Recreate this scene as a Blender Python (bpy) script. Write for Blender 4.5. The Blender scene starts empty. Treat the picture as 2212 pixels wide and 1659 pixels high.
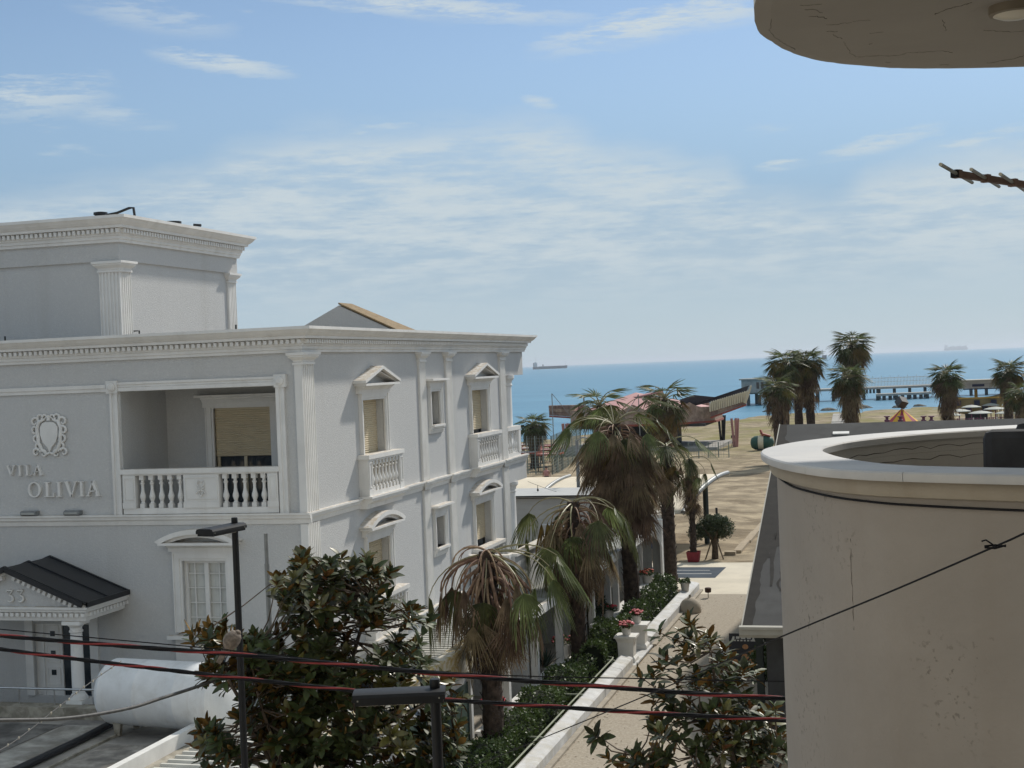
import bpy, bmesh, math, random
from mathutils import Vector, Matrix
RAD = math.radians
sc = bpy.context.scene
COL = sc.collection

# ------------------------------------------------------------------ camera
# world axes: +Y runs down the lane towards the sea, +X to the right, ground at z = 0
CAM_H = 9.3
FOC = 3068.0          # focal length in units where the picture is 2212 wide
YAW = math.atan(851 / FOC)
PITCH = math.atan(37 / FOC)
ROLL = math.atan(0.0397)
cam_d = bpy.data.cameras.new('camera')
cam_d.sensor_width = 36.0
cam_d.lens = FOC / 2212 * 36.0
cam_d.clip_start = 0.05
cam_d.clip_end = 200000
cam = bpy.data.objects.new('camera', cam_d)
COL.objects.link(cam)
_r = Vector((math.cos(YAW), math.sin(YAW), 0))
_f = Vector((-math.sin(YAW) * math.cos(PITCH), math.cos(YAW) * math.cos(PITCH), -math.sin(PITCH)))
_u = _r.cross(_f)
_cr = _r * math.cos(ROLL) - _u * math.sin(ROLL)
_cu = _r * math.sin(ROLL) + _u * math.cos(ROLL)
_m = Matrix((_cr, _cu, -_f)).transposed().to_4x4()
_m.translation = Vector((0, 0, CAM_H))
cam.matrix_world = _m
sc.camera = cam


def at(vx, vy, D):
    """world point on the sight line through (vx, vy) of a 2212 px wide view, at depth D metres"""
    d = _cr * ((vx - 1106) / FOC) - _cu * ((vy - 829.5) / FOC) + _f
    return Vector((0, 0, CAM_H)) + d * D


# ------------------------------------------------------------------ world and sun
SUN_DIR = Vector((0.28, 0.75, 0.76)).normalized()
SUN_EL = math.asin(SUN_DIR.z)
SUN_AZ = math.atan2(SUN_DIR.x, SUN_DIR.y)
world = bpy.data.worlds.new('World')
sc.world = world
world.use_nodes = True
wn = world.node_tree.nodes
wl = world.node_tree.links
wn.clear()


def wnode(t, **k):
    n = wn.new(t)
    for a, b in k.items():
        setattr(n, a, b)
    return n


def wmath(op, a, b=None, c=None, clamp=False):
    n = wn.new('ShaderNodeMath')
    n.operation = op
    n.use_clamp = clamp
    for i, v in enumerate((a, b, c)):
        if v is None:
            continue
        if isinstance(v, (int, float)):
            n.inputs[i].default_value = v
        else:
            wl.new(v, n.inputs[i])
    return n.outputs[0]


def wsmooth(v, lo, hi):
    n = wn.new('ShaderNodeMapRange')
    n.interpolation_type = 'SMOOTHSTEP'
    wl.new(v, n.inputs[0])
    n.inputs[1].default_value = lo
    n.inputs[2].default_value = hi
    return n.outputs[0]


w_out = wnode('ShaderNodeOutputWorld')
w_bg = wnode('ShaderNodeBackground')
SKY_STRENGTH = 0.105
w_bg.inputs[1].default_value = SKY_STRENGTH
w_sky = wnode('ShaderNodeTexSky', sky_type='NISHITA')
w_sky.sun_disc = False
w_sky.sun_elevation = SUN_EL
w_sky.sun_rotation = SUN_AZ
w_sky.altitude = 0
w_sky.air_density = 1.0
w_sky.dust_density = 0.25
w_sky.ozone_density = 2.0
w_tc = wnode('ShaderNodeTexCoord')
w_sep = wnode('ShaderNodeSeparateXYZ')
wl.new(w_tc.outputs['Generated'], w_sep.inputs[0])
zc = w_sep.outputs[2]
azn = wmath('ARCTAN2', w_sep.outputs[0], w_sep.outputs[1])


def wnoise(scale3, scale, detail, rough, dist, off=(0, 0, 0)):
    mp = wnode('ShaderNodeMapping')
    mp.inputs['Scale'].default_value = scale3
    mp.inputs['Location'].default_value = off
    wl.new(w_tc.outputs['Generated'], mp.inputs[0])
    n = wnode('ShaderNodeTexNoise')
    n.inputs['Scale'].default_value = scale
    n.inputs['Detail'].default_value = detail
    n.inputs['Roughness'].default_value = rough
    n.inputs['Distortion'].default_value = dist
    wl.new(mp.outputs[0], n.inputs['Vector'])
    return n.outputs[0]


n_mid = wnoise((1, 1, 4.6), 9.0, 4, .62, 0, (4.1, 2.7, 0))
n_fine = wnoise((1, 1, 6.5), 24.0, 5, .70, 0, (.3, 7.1, 2))
def vdir(vx, vy):
    d = (_cr * ((vx - 1106) / FOC) - _cu * ((vy - 829.5) / FOC) + _f).normalized()
    return math.atan2(d.x, d.y), d.z


# upper border of the cloud veil, by compass direction
rampn = wnode('ShaderNodeValToRGB')
rampn.color_ramp.interpolation = 'EASE'
prof_pts = [(-.68 * 2, .13), (-.80, .125)]
for vx, vy in ((0, 410), (230, 385), (430, 350), (520, 300), (720, 262), (1000, 255), (1180, 240), (1330, 300), (1560, 340), (1640, 405), (1790, 425), (1890, 345), (2060, 300), (2212, 285)):
    prof_pts.append(vdir(vx, vy))
prof_pts += [(.35, .19), (.8, .15)]
els = rampn.color_ramp.elements
A0, A1 = -1.4, .85
for k, (a, z) in enumerate(prof_pts):
    p = (a - A0) / (A1 - A0)
    e = els[k] if k < 2 else els.new(p)
    e.position = p
    e.color = (z * 4, z * 4, z * 4, 1)
wl.new(wmath('DIVIDE', wmath('SUBTRACT', azn, A0), A1 - A0, clamp=True), rampn.inputs[0])
topz = wmath('DIVIDE', rampn.outputs[0], 4.0)
zw = wmath('SUBTRACT', zc, topz)
zw = wmath('ADD', zw, wmath('MULTIPLY', wmath('SUBTRACT', n_mid, .5), .050))
zw = wmath('ADD', zw, wmath('MULTIPLY', wmath('SUBTRACT', n_fine, .5), .022))
veil = wmath('MULTIPLY', wsmooth(zc, .020, .085), wmath('SUBTRACT', 1.0, wsmooth(zw, -.022, .010)))
veil = wmath('MULTIPLY', veil, wmath('ADD', .26, wmath('MULTIPLY', wsmooth(wmath('ADD', wmath('MULTIPLY', n_fine, .50), wmath('MULTIPLY', n_mid, .50)), .38, .60), .72)))
wisp = wmath('MULTIPLY', wsmooth(n_mid, .60, .76), wsmooth(n_fine, .34, .62))
wisp = wmath('MULTIPLY', wisp, wsmooth(zc, .09, .17))
streaks = None
az_px = wmath('MULTIPLY', azn, FOC)
nf2 = wmath('MULTIPLY', wmath('SUBTRACT', n_fine, .5), 2.4)
for vx, vy, rx, ry, tilt, amt in ((480, 140, 150, 22, .11, .85), (70, 215, 170, 42, -.14, .75), (250, 255, 120, 22, .10, .45), (1400, 55, 250, 36, -.20, .95), (1560, 30, 140, 30, -.1, .8), (900, 18, 380, 22, .06, .85), (330, 40, 170, 30, .1, .45), (1165, 222, 40, 14, .2, .6), (1690, 357, 60, 12, -.08, .8), (1900, 312, 130, 20, -.22, .7), (2110, 305, 110, 18, -.22, .7)):
    a, z = vdir(vx, vy)
    dx = wmath('MULTIPLY_ADD', az_px, 1 / rx, -a * FOC / rx)
    dz = wmath('MULTIPLY_ADD', zc, -FOC / ry, z * FOC / ry)
    dz = wmath('MULTIPLY_ADD', dx, -(tilt + .04) * rx / ry, dz)
    dz = wmath('ADD', dz, nf2)
    q = wmath('MULTIPLY_ADD', dz, dz, wmath('MULTIPLY', dx, dx))
    g = wmath('MULTIPLY_ADD', q, -amt / 1.2, amt * 1.04)
    streaks = g if streaks is None else wmath('MAXIMUM', streaks, g)
streaks = wmath('MAXIMUM', streaks, 0.0)
streaks = wmath('MULTIPLY', streaks, wmath('ADD', .15, wmath('MULTIPLY', wsmooth(n_fine, .38, .60), .85)))
high = wmath('MULTIPLY', wsmooth(zc, .26, .45), wmath('ADD', .50, wmath('MULTIPLY', wsmooth(n_mid, .35, .65), .35)))
low = wmath('MULTIPLY', wmath('SUBTRACT', 1.0, wsmooth(zc, .05, .24)), .90)
cl = wmath('MAXIMUM', wmath('MULTIPLY', veil, .88), wmath('MULTIPLY', wisp, .6))
cl = wmath('MAXIMUM', cl, streaks)
cl = wmath('MAXIMUM', cl, high, clamp=True)
w_mixl = wnode('ShaderNodeMix', data_type='RGBA')
wl.new(low, w_mixl.inputs[0])
wl.new(w_sky.outputs[0], w_mixl.inputs[6])
w_lc = wnode('ShaderNodeMix', data_type='RGBA')
wl.new(wsmooth(zc, .015, .12), w_lc.inputs[0])
w_lc.inputs[6].default_value = (4.35, 5.55, 6.45, 1)
w_lc.inputs[7].default_value = (2.35, 3.75, 5.5, 1)
wl.new(w_lc.outputs[2], w_mixl.inputs[7])
w_mix = wnode('ShaderNodeMix', data_type='RGBA')
wl.new(cl, w_mix.inputs[0])
wl.new(w_mixl.outputs[2], w_mix.inputs[6])
w_mix.inputs[7].default_value = (6.0, 6.75, 7.1, 1)
wl.new(w_mix.outputs[2], w_bg.inputs[0])
wl.new(w_bg.outputs[0], w_out.inputs[0])

sun_d = bpy.data.lights.new('sun', 'SUN')
sun_d.energy = 3.9
sun_d.angle = RAD(2.6)
sun_d.color = (1.0, .94, .85)
sun = bpy.data.objects.new('sun', sun_d)
COL.objects.link(sun)
sun.rotation_euler = SUN_DIR.to_track_quat('Z', 'Y').to_euler()
sun.location = (20, 20, 60)

world.cycles.sampling_method = 'MANUAL'
world.cycles.sample_map_resolution = 512
vs = sc.view_settings
vs.view_transform = 'Standard'
vs.look = 'None'
vs.exposure = -0.07
vs.gamma = 1.0
vs.use_curve_mapping = False
sc.cycles.use_denoising = True
sc.cycles.max_bounces = 6
sc.cycles.diffuse_bounces = 3
sc.cycles.glossy_bounces = 2
sc.cycles.volume_bounces = 0
sc.cycles.transparent_max_bounces = 12
sc.cycles.caustics_reflective = False
sc.cycles.caustics_refractive = False

# ------------------------------------------------------------------ materials
MATS = {}


def mat(name, col, rough=.6, var=.10, scale=3.0, bump=0.0, bscale=60.0, metal=0.0, spec=.4,
        col2=None, mixlo=.45, mixhi=.65, top=None, topamt=.7, streak=None, rnd=0.0, detail=6, bdist=.01, trans=0.0, spots=None):
    """procedural surface: noise tint, optional second colour in patches, dirt lying on upward faces, vertical run marks"""
    m = bpy.data.materials.new(name)
    m.use_nodes = True
    nt = m.node_tree
    N, L = nt.nodes, nt.links
    b = N['Principled BSDF']
    b.inputs['Roughness'].default_value = rough
    b.inputs['Metallic'].default_value = metal
    b.inputs['Specular IOR Level'].default_value = spec
    tc = N.new('ShaderNodeTexCoord')

    def noise(sc_, det=6, ro=.55, vec=None, s3=None, di=0):
        n = N.new('ShaderNodeTexNoise')
        n.inputs['Scale'].default_value = sc_
        n.inputs['Detail'].default_value = det
        n.inputs['Roughness'].default_value = ro
        n.inputs['Distortion'].default_value = di
        if s3:
            mp = N.new('ShaderNodeMapping')
            mp.inputs['Scale'].default_value = s3
            L.new(tc.outputs['Object'], mp.inputs[0])
            L.new(mp.outputs[0], n.inputs['Vector'])
        else:
            L.new(tc.outputs['Object'], n.inputs['Vector'])
        return n.outputs[0]

    def ramp(v, lo, hi, a=0.0, c=1.0):
        n = N.new('ShaderNodeMapRange')
        L.new(v, n.inputs[0])
        n.inputs[1].default_value = lo
        n.inputs[2].default_value = hi
        n.inputs[3].default_value = a
        n.inputs[4].default_value = c
        return n.outputs[0]

    def mix(f, a, c):
        n = N.new('ShaderNodeMix')
        n.data_type = 'RGBA'
        if isinstance(f, float):
            n.inputs[0].default_value = f
        else:
            L.new(f, n.inputs[0])
        for i, v in ((6, a), (7, c)):
            if isinstance(v, tuple):
                n.inputs[i].default_value = (*v, 1)
            else:
                L.new(v, n.inputs[i])
        return n.outputs[2]

    def mul(a, c):
        n = N.new('ShaderNodeMath')
        n.operation = 'MULTIPLY'
        for i, v in ((0, a), (1, c)):
            if isinstance(v, (int, float)):
                n.inputs[i].default_value = v
            else:
                L.new(v, n.inputs[i])
        return n.outputs[0]

    cur = tuple(col)
    nv = noise(scale, detail)
    dark = tuple(c * (1 - var * 1.6) for c in col)
    lite = tuple(min(1, c * (1 + var)) for c in col)
    cur = mix(ramp(nv, .3, .7), dark, lite)
    if col2:
        n2 = noise(scale * .6, 8, .65, di=.6)
        cur = mix(ramp(n2, mixlo, mixhi), cur, tuple(col2))
    if streak:
        n3 = noise(1.0, 6, .6, s3=(streak[1], streak[1], streak[1] * .06))
        cur = mix(mul(ramp(n3, .52, .75), streak[2] if len(streak) > 2 else .5), cur, tuple(streak[0]))
    if spots:
        n5, n6 = noise(spots[1], 3, .6), noise(spots[2], 4, .6)
        cur = mix(mul(mul(ramp(n5, .58, .66), ramp(n6, .52, .66)), spots[3]), cur, tuple(spots[0]))
    if top:
        g = N.new('ShaderNodeNewGeometry')
        sx = N.new('ShaderNodeSeparateXYZ')
        L.new(g.outputs['Normal'], sx.inputs[0])
        n4 = noise(scale * 4, 8, .65)
        cur = mix(mul(mul(ramp(sx.outputs[2], .55, .95), ramp(n4, .35, .6)), topamt), cur, tuple(top))
    if rnd:
        oi = N.new('ShaderNodeObjectInfo')
        hs = N.new('ShaderNodeHueSaturation')
        L.new(ramp(oi.outputs['Random'], 0, 1, 1 - rnd, 1 + rnd), hs.inputs['Value'])
        L.new(ramp(oi.outputs['Random'], 0, 1, .5 - rnd * .06, .5 + rnd * .06), hs.inputs['Hue'])
        L.new(cur, hs.inputs['Color'])
        cur = hs.outputs[0]
    L.new(cur, b.inputs['Base Color'])
    if bump:
        nb = noise(bscale, 5, .6)
        bp = N.new('ShaderNodeBump')
        bp.inputs['Strength'].default_value = bump
        bp.inputs['Distance'].default_value = bdist
        L.new(nb, bp.inputs['Height'])
        L.new(bp.outputs[0], b.inputs['Normal'])
    if trans:
        tr = N.new('ShaderNodeBsdfTranslucent')
        L.new(cur, tr.inputs[0])
        ms = N.new('ShaderNodeMixShader')
        ms.inputs[0].default_value = trans
        L.new(b.outputs[0], ms.inputs[1])
        L.new(tr.outputs[0], ms.inputs[2])
        L.new(ms.outputs[0], N['Material Output'].inputs[0])
    MATS[name] = m
    return m


def glass(name, col=(.03, .04, .05), rough=.06):
    m = mat(name, col, rough, .2, 2, spec=.9)
    return m


# ------------------------------------------------------------------ mesh builder
ORG = {}


class MB:
    def __init__(s, T=None):
        s.v, s.f, s.m, s.T, s.k = [], [], [], T, 0

    def add(s, vs, fs, mi=None):
        o = len(s.v)
        T = s.T
        s.v += [T(*p) for p in vs] if T else [tuple(p) for p in vs]
        s.f += [[i + o for i in f] for f in fs]
        s.m += [s.k if mi is None else mi] * len(fs)
        return s

    def box(s, a0, b0, c0, a1, b1, c1):
        vs = [(a, b, c) for c in (c0, c1) for b in (b0, b1) for a in (a0, a1)]
        return s.add(vs, [(0, 2, 3, 1), (4, 5, 7, 6), (0, 1, 5, 4), (2, 6, 7, 3), (0, 4, 6, 2), (1, 3, 7, 5)])

    def obox(s, M, x, y, z):
        """box of half sizes x, y, z under matrix M"""
        vs = [tuple(M @ Vector((a * x, b * y, c * z))) for c in (-1, 1) for b in (-1, 1) for a in (-1, 1)]
        return s.add(vs, [(0, 2, 3, 1), (4, 5, 7, 6), (0, 1, 5, 4), (2, 6, 7, 3), (0, 4, 6, 2), (1, 3, 7, 5)])

    def beam(s, p, q, w, h, up=(0, 0, 1)):
        p, q = Vector(p), Vector(q)
        d = (q - p)
        L = d.length
        d.normalize()
        x = d.cross(Vector(up)).normalized()
        y = x.cross(d)
        M = Matrix((x, d, y)).transposed().to_4x4()
        M.translation = (p + q) / 2
        return s.obox(M, w / 2, L / 2, h / 2)

    def prism(s, pts, lo, hi, axis=2):
        """polygon pts in two coordinates, run along the third (axis) from lo to hi"""
        n = len(pts)

        def mk(p, h):
            c = list(p)
            c.insert(axis, h)
            return tuple(c)
        vs = [mk(p, lo) for p in pts] + [mk(p, hi) for p in pts]
        fs = [tuple(range(n)), tuple(range(2 * n - 1, n - 1, -1))]
        fs += [(i, (i + 1) % n, n + (i + 1) % n, n + i) for i in range(n)]
        return s.add(vs, fs)

    def tube(s, pts, r, n=8, caps=True):
        pts = [Vector(p) for p in pts]
        rs = r if isinstance(r, (list, tuple)) else [r] * len(pts)
        vs, fs = [], []
        ref = None
        for i, p in enumerate(pts):
            t = (pts[min(i + 1, len(pts) - 1)] - pts[max(i - 1, 0)]).normalized()
            if ref is None:
                ref = Vector((0, 0, 1)) if abs(t.z) < .9 else Vector((1, 0, 0))
            x = t.cross(ref).normalized()
            y = x.cross(t).normalized()
            ref = y
            for k in range(n):
                a = 2 * math.pi * k / n
                vs.append(tuple(p + (x * math.cos(a) + y * math.sin(a)) * rs[i]))
        for i in range(len(pts) - 1):
            for k in range(n):
                fs.append((i * n + k, i * n + (k + 1) % n, (i + 1) * n + (k + 1) % n, (i + 1) * n + k))
        if caps:
            fs.append(tuple(range(n - 1, -1, -1)))
            fs.append(tuple(range((len(pts) - 1) * n, len(pts) * n)))
        return s.add(vs, fs)

    def lathe(s, prof, n=16, c=(0, 0, 0), M=None, ph=0.0):
        vs, fs = [], []
        for r, z in prof:
            for k in range(n):
                a = 2 * math.pi * k / n + ph
                p = Vector((r * math.cos(a), r * math.sin(a), z))
                if M:
                    p = M @ p
                vs.append((p.x + c[0], p.y + c[1], p.z + c[2]))
        m = len(prof)
        for i in range(m - 1):
            for k in range(n):
                fs.append((i * n + k, i * n + (k + 1) % n, (i + 1) * n + (k + 1) % n, (i + 1) * n + k))
        fs.append(tuple(range(n - 1, -1, -1)))
        fs.append(tuple(range((m - 1) * n, m * n)))
        return s.add(vs, fs)

    def sweep(s, path, prof, closed=False, plane='xy'):
        """profile of (out, height) carried along a mitred path. plane 'xy': path (x, y), height z.
        plane 'st': path (s, t) in a wall, height = n off the wall; MB.T maps (s, n, t)"""
        n = len(path)
        P = [Vector(p) for p in path]
        rows = []
        for i in range(n):
            a = P[i - 1] if (i > 0 or closed) else None
            b = P[(i + 1) % n] if (i < n - 1 or closed) else None
            ns = []
            for q0, q1 in ((a, P[i]), (P[i], b)):
                if q0 is None or q1 is None:
                    continue
                d = (q1 - q0).normalized()
                ns.append(Vector((d.y, -d.x)))
            if len(ns) == 2:
                mv = (ns[0] + ns[1])
                mv = mv / max(.2, mv.length_squared) * 2
            else:
                mv = ns[0]
            row = []
            for o, h in prof:
                q = P[i] + mv * o
                row.append((q.x, q.y, h) if plane == 'xy' else (q.x, h, q.y))
            rows.append(row)
        m = len(prof)
        vs = [p for r_ in rows for p in r_]
        fs = []
        for i in range(n if closed else n - 1):
            j = (i + 1) % n
            for k in range(m):
                fs.append((i * m + k, i * m + (k + 1) % m, j * m + (k + 1) % m, j * m + k))
        if not closed:
            fs.append(tuple(range(m)))
            fs.append(tuple(range(n * m - 1, (n - 1) * m - 1, -1)))
        return s.add(vs, fs)

    def build(s, name, mats, parent=None, org=None, smooth=None, bevel=0, recalc=True):
        if parent is not None and org is None:
            org = ORG.get(parent.name, Vector((0, 0, 0)))
        o3 = Vector(org) if org is not None else Vector((0, 0, 0))
        me = bpy.data.meshes.new(name)
        me.from_pydata([(p[0] - o3.x, p[1] - o3.y, p[2] - o3.z) for p in s.v], [], s.f)
        if recalc:
            bm = bmesh.new()
            bm.from_mesh(me)
            bmesh.ops.recalc_face_normals(bm, faces=bm.faces)
            bm.to_mesh(me)
            bm.free()
        for m in (mats if isinstance(mats, (list, tuple)) else [mats]):
            me.materials.append(m)
        if len(set(s.m)) > 1:
            me.polygons.foreach_set('material_index', s.m)
        if smooth:
            me.shade_smooth()
            me.set_sharp_from_angle(angle=RAD(smooth))
        ob = bpy.data.objects.new(name, me)
        COL.objects.link(ob)
        if parent is not None:
            ob.parent = parent
        else:
            ob.location = o3
        ORG[ob.name] = o3
        if bevel:
            md = ob.modifiers.new('bevel', 'BEVEL')
            md.width = bevel
            md.segments = 2
            md.limit_method = 'ANGLE'
            md.angle_limit = RAD(40)
        return ob


def tag(o, label=None, cat=None, group=None, kind=None):
    for k, v in (('label', label), ('category', cat), ('group', group), ('kind', kind)):
        if v:
            o[k] = v
    return o


def thing(name, loc, label, cat, group=None, rz=0.0):
    o = bpy.data.objects.new(name, None)
    o.empty_display_size = .2
    COL.objects.link(o)
    o.location = loc
    o.rotation_euler = (0, 0, rz)
    ORG[o.name] = Vector(loc)
    return tag(o, label, cat, group)


def dup(o, parent, M=None, name=None):
    """one copied object sharing mesh data"""
    c = o.copy()
    if name:
        c.name = name
    COL.objects.link(c)
    c.parent = parent
    if M is not None:
        c.matrix_local = M
    return c


def copy_tree(o, parent=None):
    c = dup(o, parent)
    for ch in list(o.children):
        copy_tree(ch, c)
    return c

# ------------------------------------------------------------------ surfaces used below
m_plaster = mat('plaster', (.575, .58, .575), .85, .055, 22, bump=.9, bscale=30, bdist=.016, spec=.12, col2=(.545, .55, .55), mixlo=.4, mixhi=.6, detail=4, streak=((.40, .385, .35), 1.3, .26))
m_trim = mat('white_trim', (.76, .755, .735), .6, .05, 2.0, bump=.15, bscale=70, spec=.25, top=(.42, .33, .22), topamt=.75, streak=((.45, .42, .37), 4.0, .25))
m_shutter = mat('shutter_cream', (.60, .51, .355), .45, .05, 2, spec=.35)
m_dkglass = glass('dark_glass')
m_curtain = mat('net_curtain', (.62, .63, .60), .8, .06, 3, streak=((.42, .44, .43), 30, .6))
m_pane = glass('window_pane', (.34, .37, .37), .1)
m_black = mat('black_sheet', (.018, .019, .022), .45, .12, 5, bump=.08, bscale=30)
m_metal = mat('brushed_steel', (.55, .56, .57), .3, .1, 6, metal=.9)
m_dirt = mat('brown_tile', (.24, .165, .085), .9, .25, 12, bump=.5, bscale=30, col2=(.30, .23, .14))
m_greyroof = mat('grey_roof_felt', (.36, .335, .30), .95, .22, 1.2, bump=.35, bscale=12, col2=(.18, .17, .16), mixlo=.46, mixhi=.62, spec=.1)
m_ledge = mat('weathered_ledge', (.37, .34, .28), .9, .2, 6, bump=.4, bscale=20, col2=(.2, .18, .14))
m_tank = mat('tank_paint', (.76, .77, .77), .5, .05, 3, col2=(.63, .63, .61), mixlo=.55, mixhi=.75, streak=((.50, .46, .41), 5, .3), bump=.05, bscale=10)
m_slat = mat('slat_white', (.60, .59, .54), .6, .08, 3, streak=((.4, .36, .28), 4, .3))
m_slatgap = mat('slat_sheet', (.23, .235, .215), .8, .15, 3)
m_lichen = mat('lichen_coping', (.56, .54, .48), .9, .12, 5, bump=.4, bscale=25, col2=(.34, .26, .10), mixlo=.42, mixhi=.58)
m_white = mat('white_paint', (.72, .71, .68), .55, .06, 3, bump=.08, bscale=40, streak=((.5, .47, .4), 5, .25))
m_path = mat('path_concrete', (.385, .34, .275), .95, .16, 14, bump=.6, bscale=45, col2=(.31, .265, .205), mixlo=.48, mixhi=.7, spec=.1, spots=((.22, .18, .13), 3.0, .5, .5))
m_slab = mat('pale_slab', (.60, .54, .43), .9, .08, .8, bump=.2, bscale=30)
m_pad = mat('blue_grey_pad', (.085, .10, .12), .95, .12, 1.5, bump=.1, bscale=30, spec=.05)
m_kerb = mat('kerb_white', (.56, .56, .555), .7, .14, 2.5, bump=.35, bscale=22, col2=(.44, .42, .37), mixlo=.50, mixhi=.66, spots=((.3, .28, .22), 9, 1.0, .6))
m_kerbside = mat('kerb_plinth', (.34, .30, .24), .85, .15, 3, bump=.2, bscale=30)
m_soil = mat('soil', (.10, .07, .045), .95, .3, 6, bump=.6, bscale=25)
m_grass = mat('grass_blades', (.055, .085, .022), .7, .35, 8, spec=.2, trans=.25)
m_hedge = mat('hedge_leaf', (.075, .115, .032), .45, .45, 9, spec=.4, trans=.2)
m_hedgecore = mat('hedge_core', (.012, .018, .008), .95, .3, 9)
m_olive = mat('olive_leaf', (.075, .10, .05), .55, .4, 6, spec=.3, trans=.15)
m_bark = mat('bark', (.10, .07, .045), .95, .35, 9, bump=.8, bscale=22, bdist=.03)
m_palmtrunk = mat('palm_trunk', (.060, .042, .032), .95, .45, 7, bump=.9, bscale=26, bdist=.03)
m_frond = mat('palm_frond', (.105, .125, .046), .5, .4, 2.5, spec=.35, rnd=.35, trans=.4)
m_frond_y = mat('palm_frond_yellowing', (.17, .115, .03), .6, .4, 2.5, spec=.3, rnd=.3, trans=.25)
m_dead = mat('palm_frond_dead', (.205, .150, .098), .85, .35, 3.0, spec=.12, rnd=.45, trans=.35)
m_petiole = mat('petiole', (.30, .27, .15), .5, .2, 5, spec=.4, rnd=.2)
m_petiole_d = mat('petiole_dead', (.25, .155, .10), .7, .3, 5, rnd=.3)
m_leaf_t = mat('magnolia_leaf', (.042, .052, .016), .5, .5, 4, spec=.25, rnd=.45, trans=.06)
m_leaf_b = mat('magnolia_leaf_underside', (.15, .075, .024), .7, .4, 5, spec=.2, rnd=.4)
m_leaf_n = mat('magnolia_leaf_young', (.10, .095, .022), .35, .35, 7, spec=.5, rnd=.25)
m_twig = mat('twig', (.13, .10, .075), .9, .25, 9, bump=.5, bscale=40)
m_flower = mat('pink_flower', (.62, .15, .17), .7, .35, 30)
m_flower2 = mat('red_flower', (.55, .03, .05), .7, .3, 30)
m_pot = mat('pot_white', (.66, .64, .60), .6, .06, 5, streak=((.45, .4, .33), 8, .3))
m_terra = mat('pot_red', (.26, .03, .04), .6, .15, 5)
m_balc = mat('beige_render', (.335, .30, .262), .9, .05, .8, bump=.35, bscale=45, bdist=.006, col2=(.285, .255, .222), mixlo=.40, mixhi=.66, streak=((.25, .21, .17), 3.0, .25), spots=((.10, .085, .07), 30, 1.1, .75))
m_stain = mat('beige_render_band', (.35, .305, .24), .9, .08, 2.0, bump=.3, bscale=45, streak=((.25, .2, .14), 6, .4))
m_marble = mat('marble_coping', (.53, .52, .50), .6, .05, 1.6, bump=.03, bscale=20, spec=.5, col2=(.44, .44, .44), mixlo=.46, mixhi=.66, spots=((.3, .28, .24), 25, 2.0, .5))
m_inner = mat('balcony_inner', (.52, .50, .46), .9, .06, 2, bump=.3, bscale=40)
m_crack = mat('crack_dark', (.085, .07, .055), .95, .2, 10)
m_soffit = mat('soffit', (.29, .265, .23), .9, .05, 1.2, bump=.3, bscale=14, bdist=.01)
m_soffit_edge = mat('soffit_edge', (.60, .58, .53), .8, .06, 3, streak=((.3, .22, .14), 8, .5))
m_lampring = mat('lamp_ring', (.17, .14, .10), .5, .1, 4)
m_opal = mat('opal_glass', (.55, .50, .40), .3, .05, 4)
m_alu = mat('antenna_tube', (.33, .33, .29), .4, .2, 12, metal=.7)
m_boom = mat('antenna_boom', (.15, .095, .075), .6, .25, 14)
m_cush = mat('dark_cushion', (.048, .050, .055), .9, .15, 6, bump=.3, bscale=80)
m_bitumen = mat('pitched_roof_sheet', (.095, .094, .092), .95, .12, .7, bump=.25, bscale=9, col2=(.082, .081, .08), mixlo=.42, mixhi=.6, spec=.08, streak=((.05, .048, .045), 2.0, .4))
m_tar = mat('tar_runs', (.018, .016, .014), .95, .25, 3, bump=.4, bscale=20)
m_fascia = mat('fascia_cream', (.34, .325, .28), .6, .06, 3, streak=((.33, .3, .22), 4, .3))
m_lamp = mat('lamp_black', (.007, .008, .010), .5, .12, 18, bump=.06, bscale=160, spec=.3)
m_greypole = mat('galvanised', (.27, .28, .28), .5, .12, 5, metal=.4)
m_cblack = mat('cable_black', (.007, .007, .009), .6, .2, 20, spec=.2)
m_cred = mat('cable_red', (.24, .024, .022), .5, .15, 20)
m_cgrey = mat('cable_grey', (.10, .10, .10), .6, .2, 20)
m_bird = mat('dove_plumage', (.21, .175, .145), .9, .3, 30, bump=.6, bscale=80, bdist=.01)
m_sand = mat('beach_sand', (.375, .305, .21), .95, .28, .5, bump=.8, bscale=2.2, bdist=.12, col2=(.19, .15, .10), mixlo=.45, mixhi=.60, spec=.1, detail=10)
m_dry = mat('dry_grass', (.20, .175, .07), .95, .35, 2, spec=.1)
m_rock = mat('shore_rock', (.17, .15, .12), .95, .3, 3, bump=.8, bscale=8, bdist=.05)
m_conc = mat('old_concrete', (.35, .33, .30), .9, .14, 1.5, bump=.3, bscale=12, streak=((.16, .15, .13), 3, .5))
m_pile = mat('wet_pile', (.05, .06, .06), .8, .2, 4)
m_pink = mat('pink_roof', (.52, .28, .265), .7, .07, .5, streak=((.38, .2, .18), 3, .3))
m_wood = mat('ride_board', (.34, .25, .20), .85, .3, 2.5, col2=(.24, .16, .13), rnd=.25)
m_redp = mat('red_paint', (.30, .075, .05), .6, .12, 2)
m_pinkcol = mat('pink_column', (.42, .22, .2), .6, .1, 2)
m_cream = mat('cream_bulb', (.62, .55, .40), .5, .08, 2)
m_yell = mat('yellow_paint', (.50, .31, .06), .6, .1, 2)
m_crimson = mat('crimson_fabric', (.30, .02, .05), .7, .12, 2)
m_navy = mat('navy_paint', (.02, .025, .055), .6, .15, 2)
m_greenp = mat('green_paint', (.02, .075, .055), .55, .12, 2)
m_purp = mat('plum_paint', (.16, .05, .10), .6, .15, 2)
m_pale = mat('pale_green_fabric', (.34, .36, .33), .7, .08, 2)
m_iron = mat('iron_black', (.014, .016, .016), .5, .2, 5)
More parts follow.
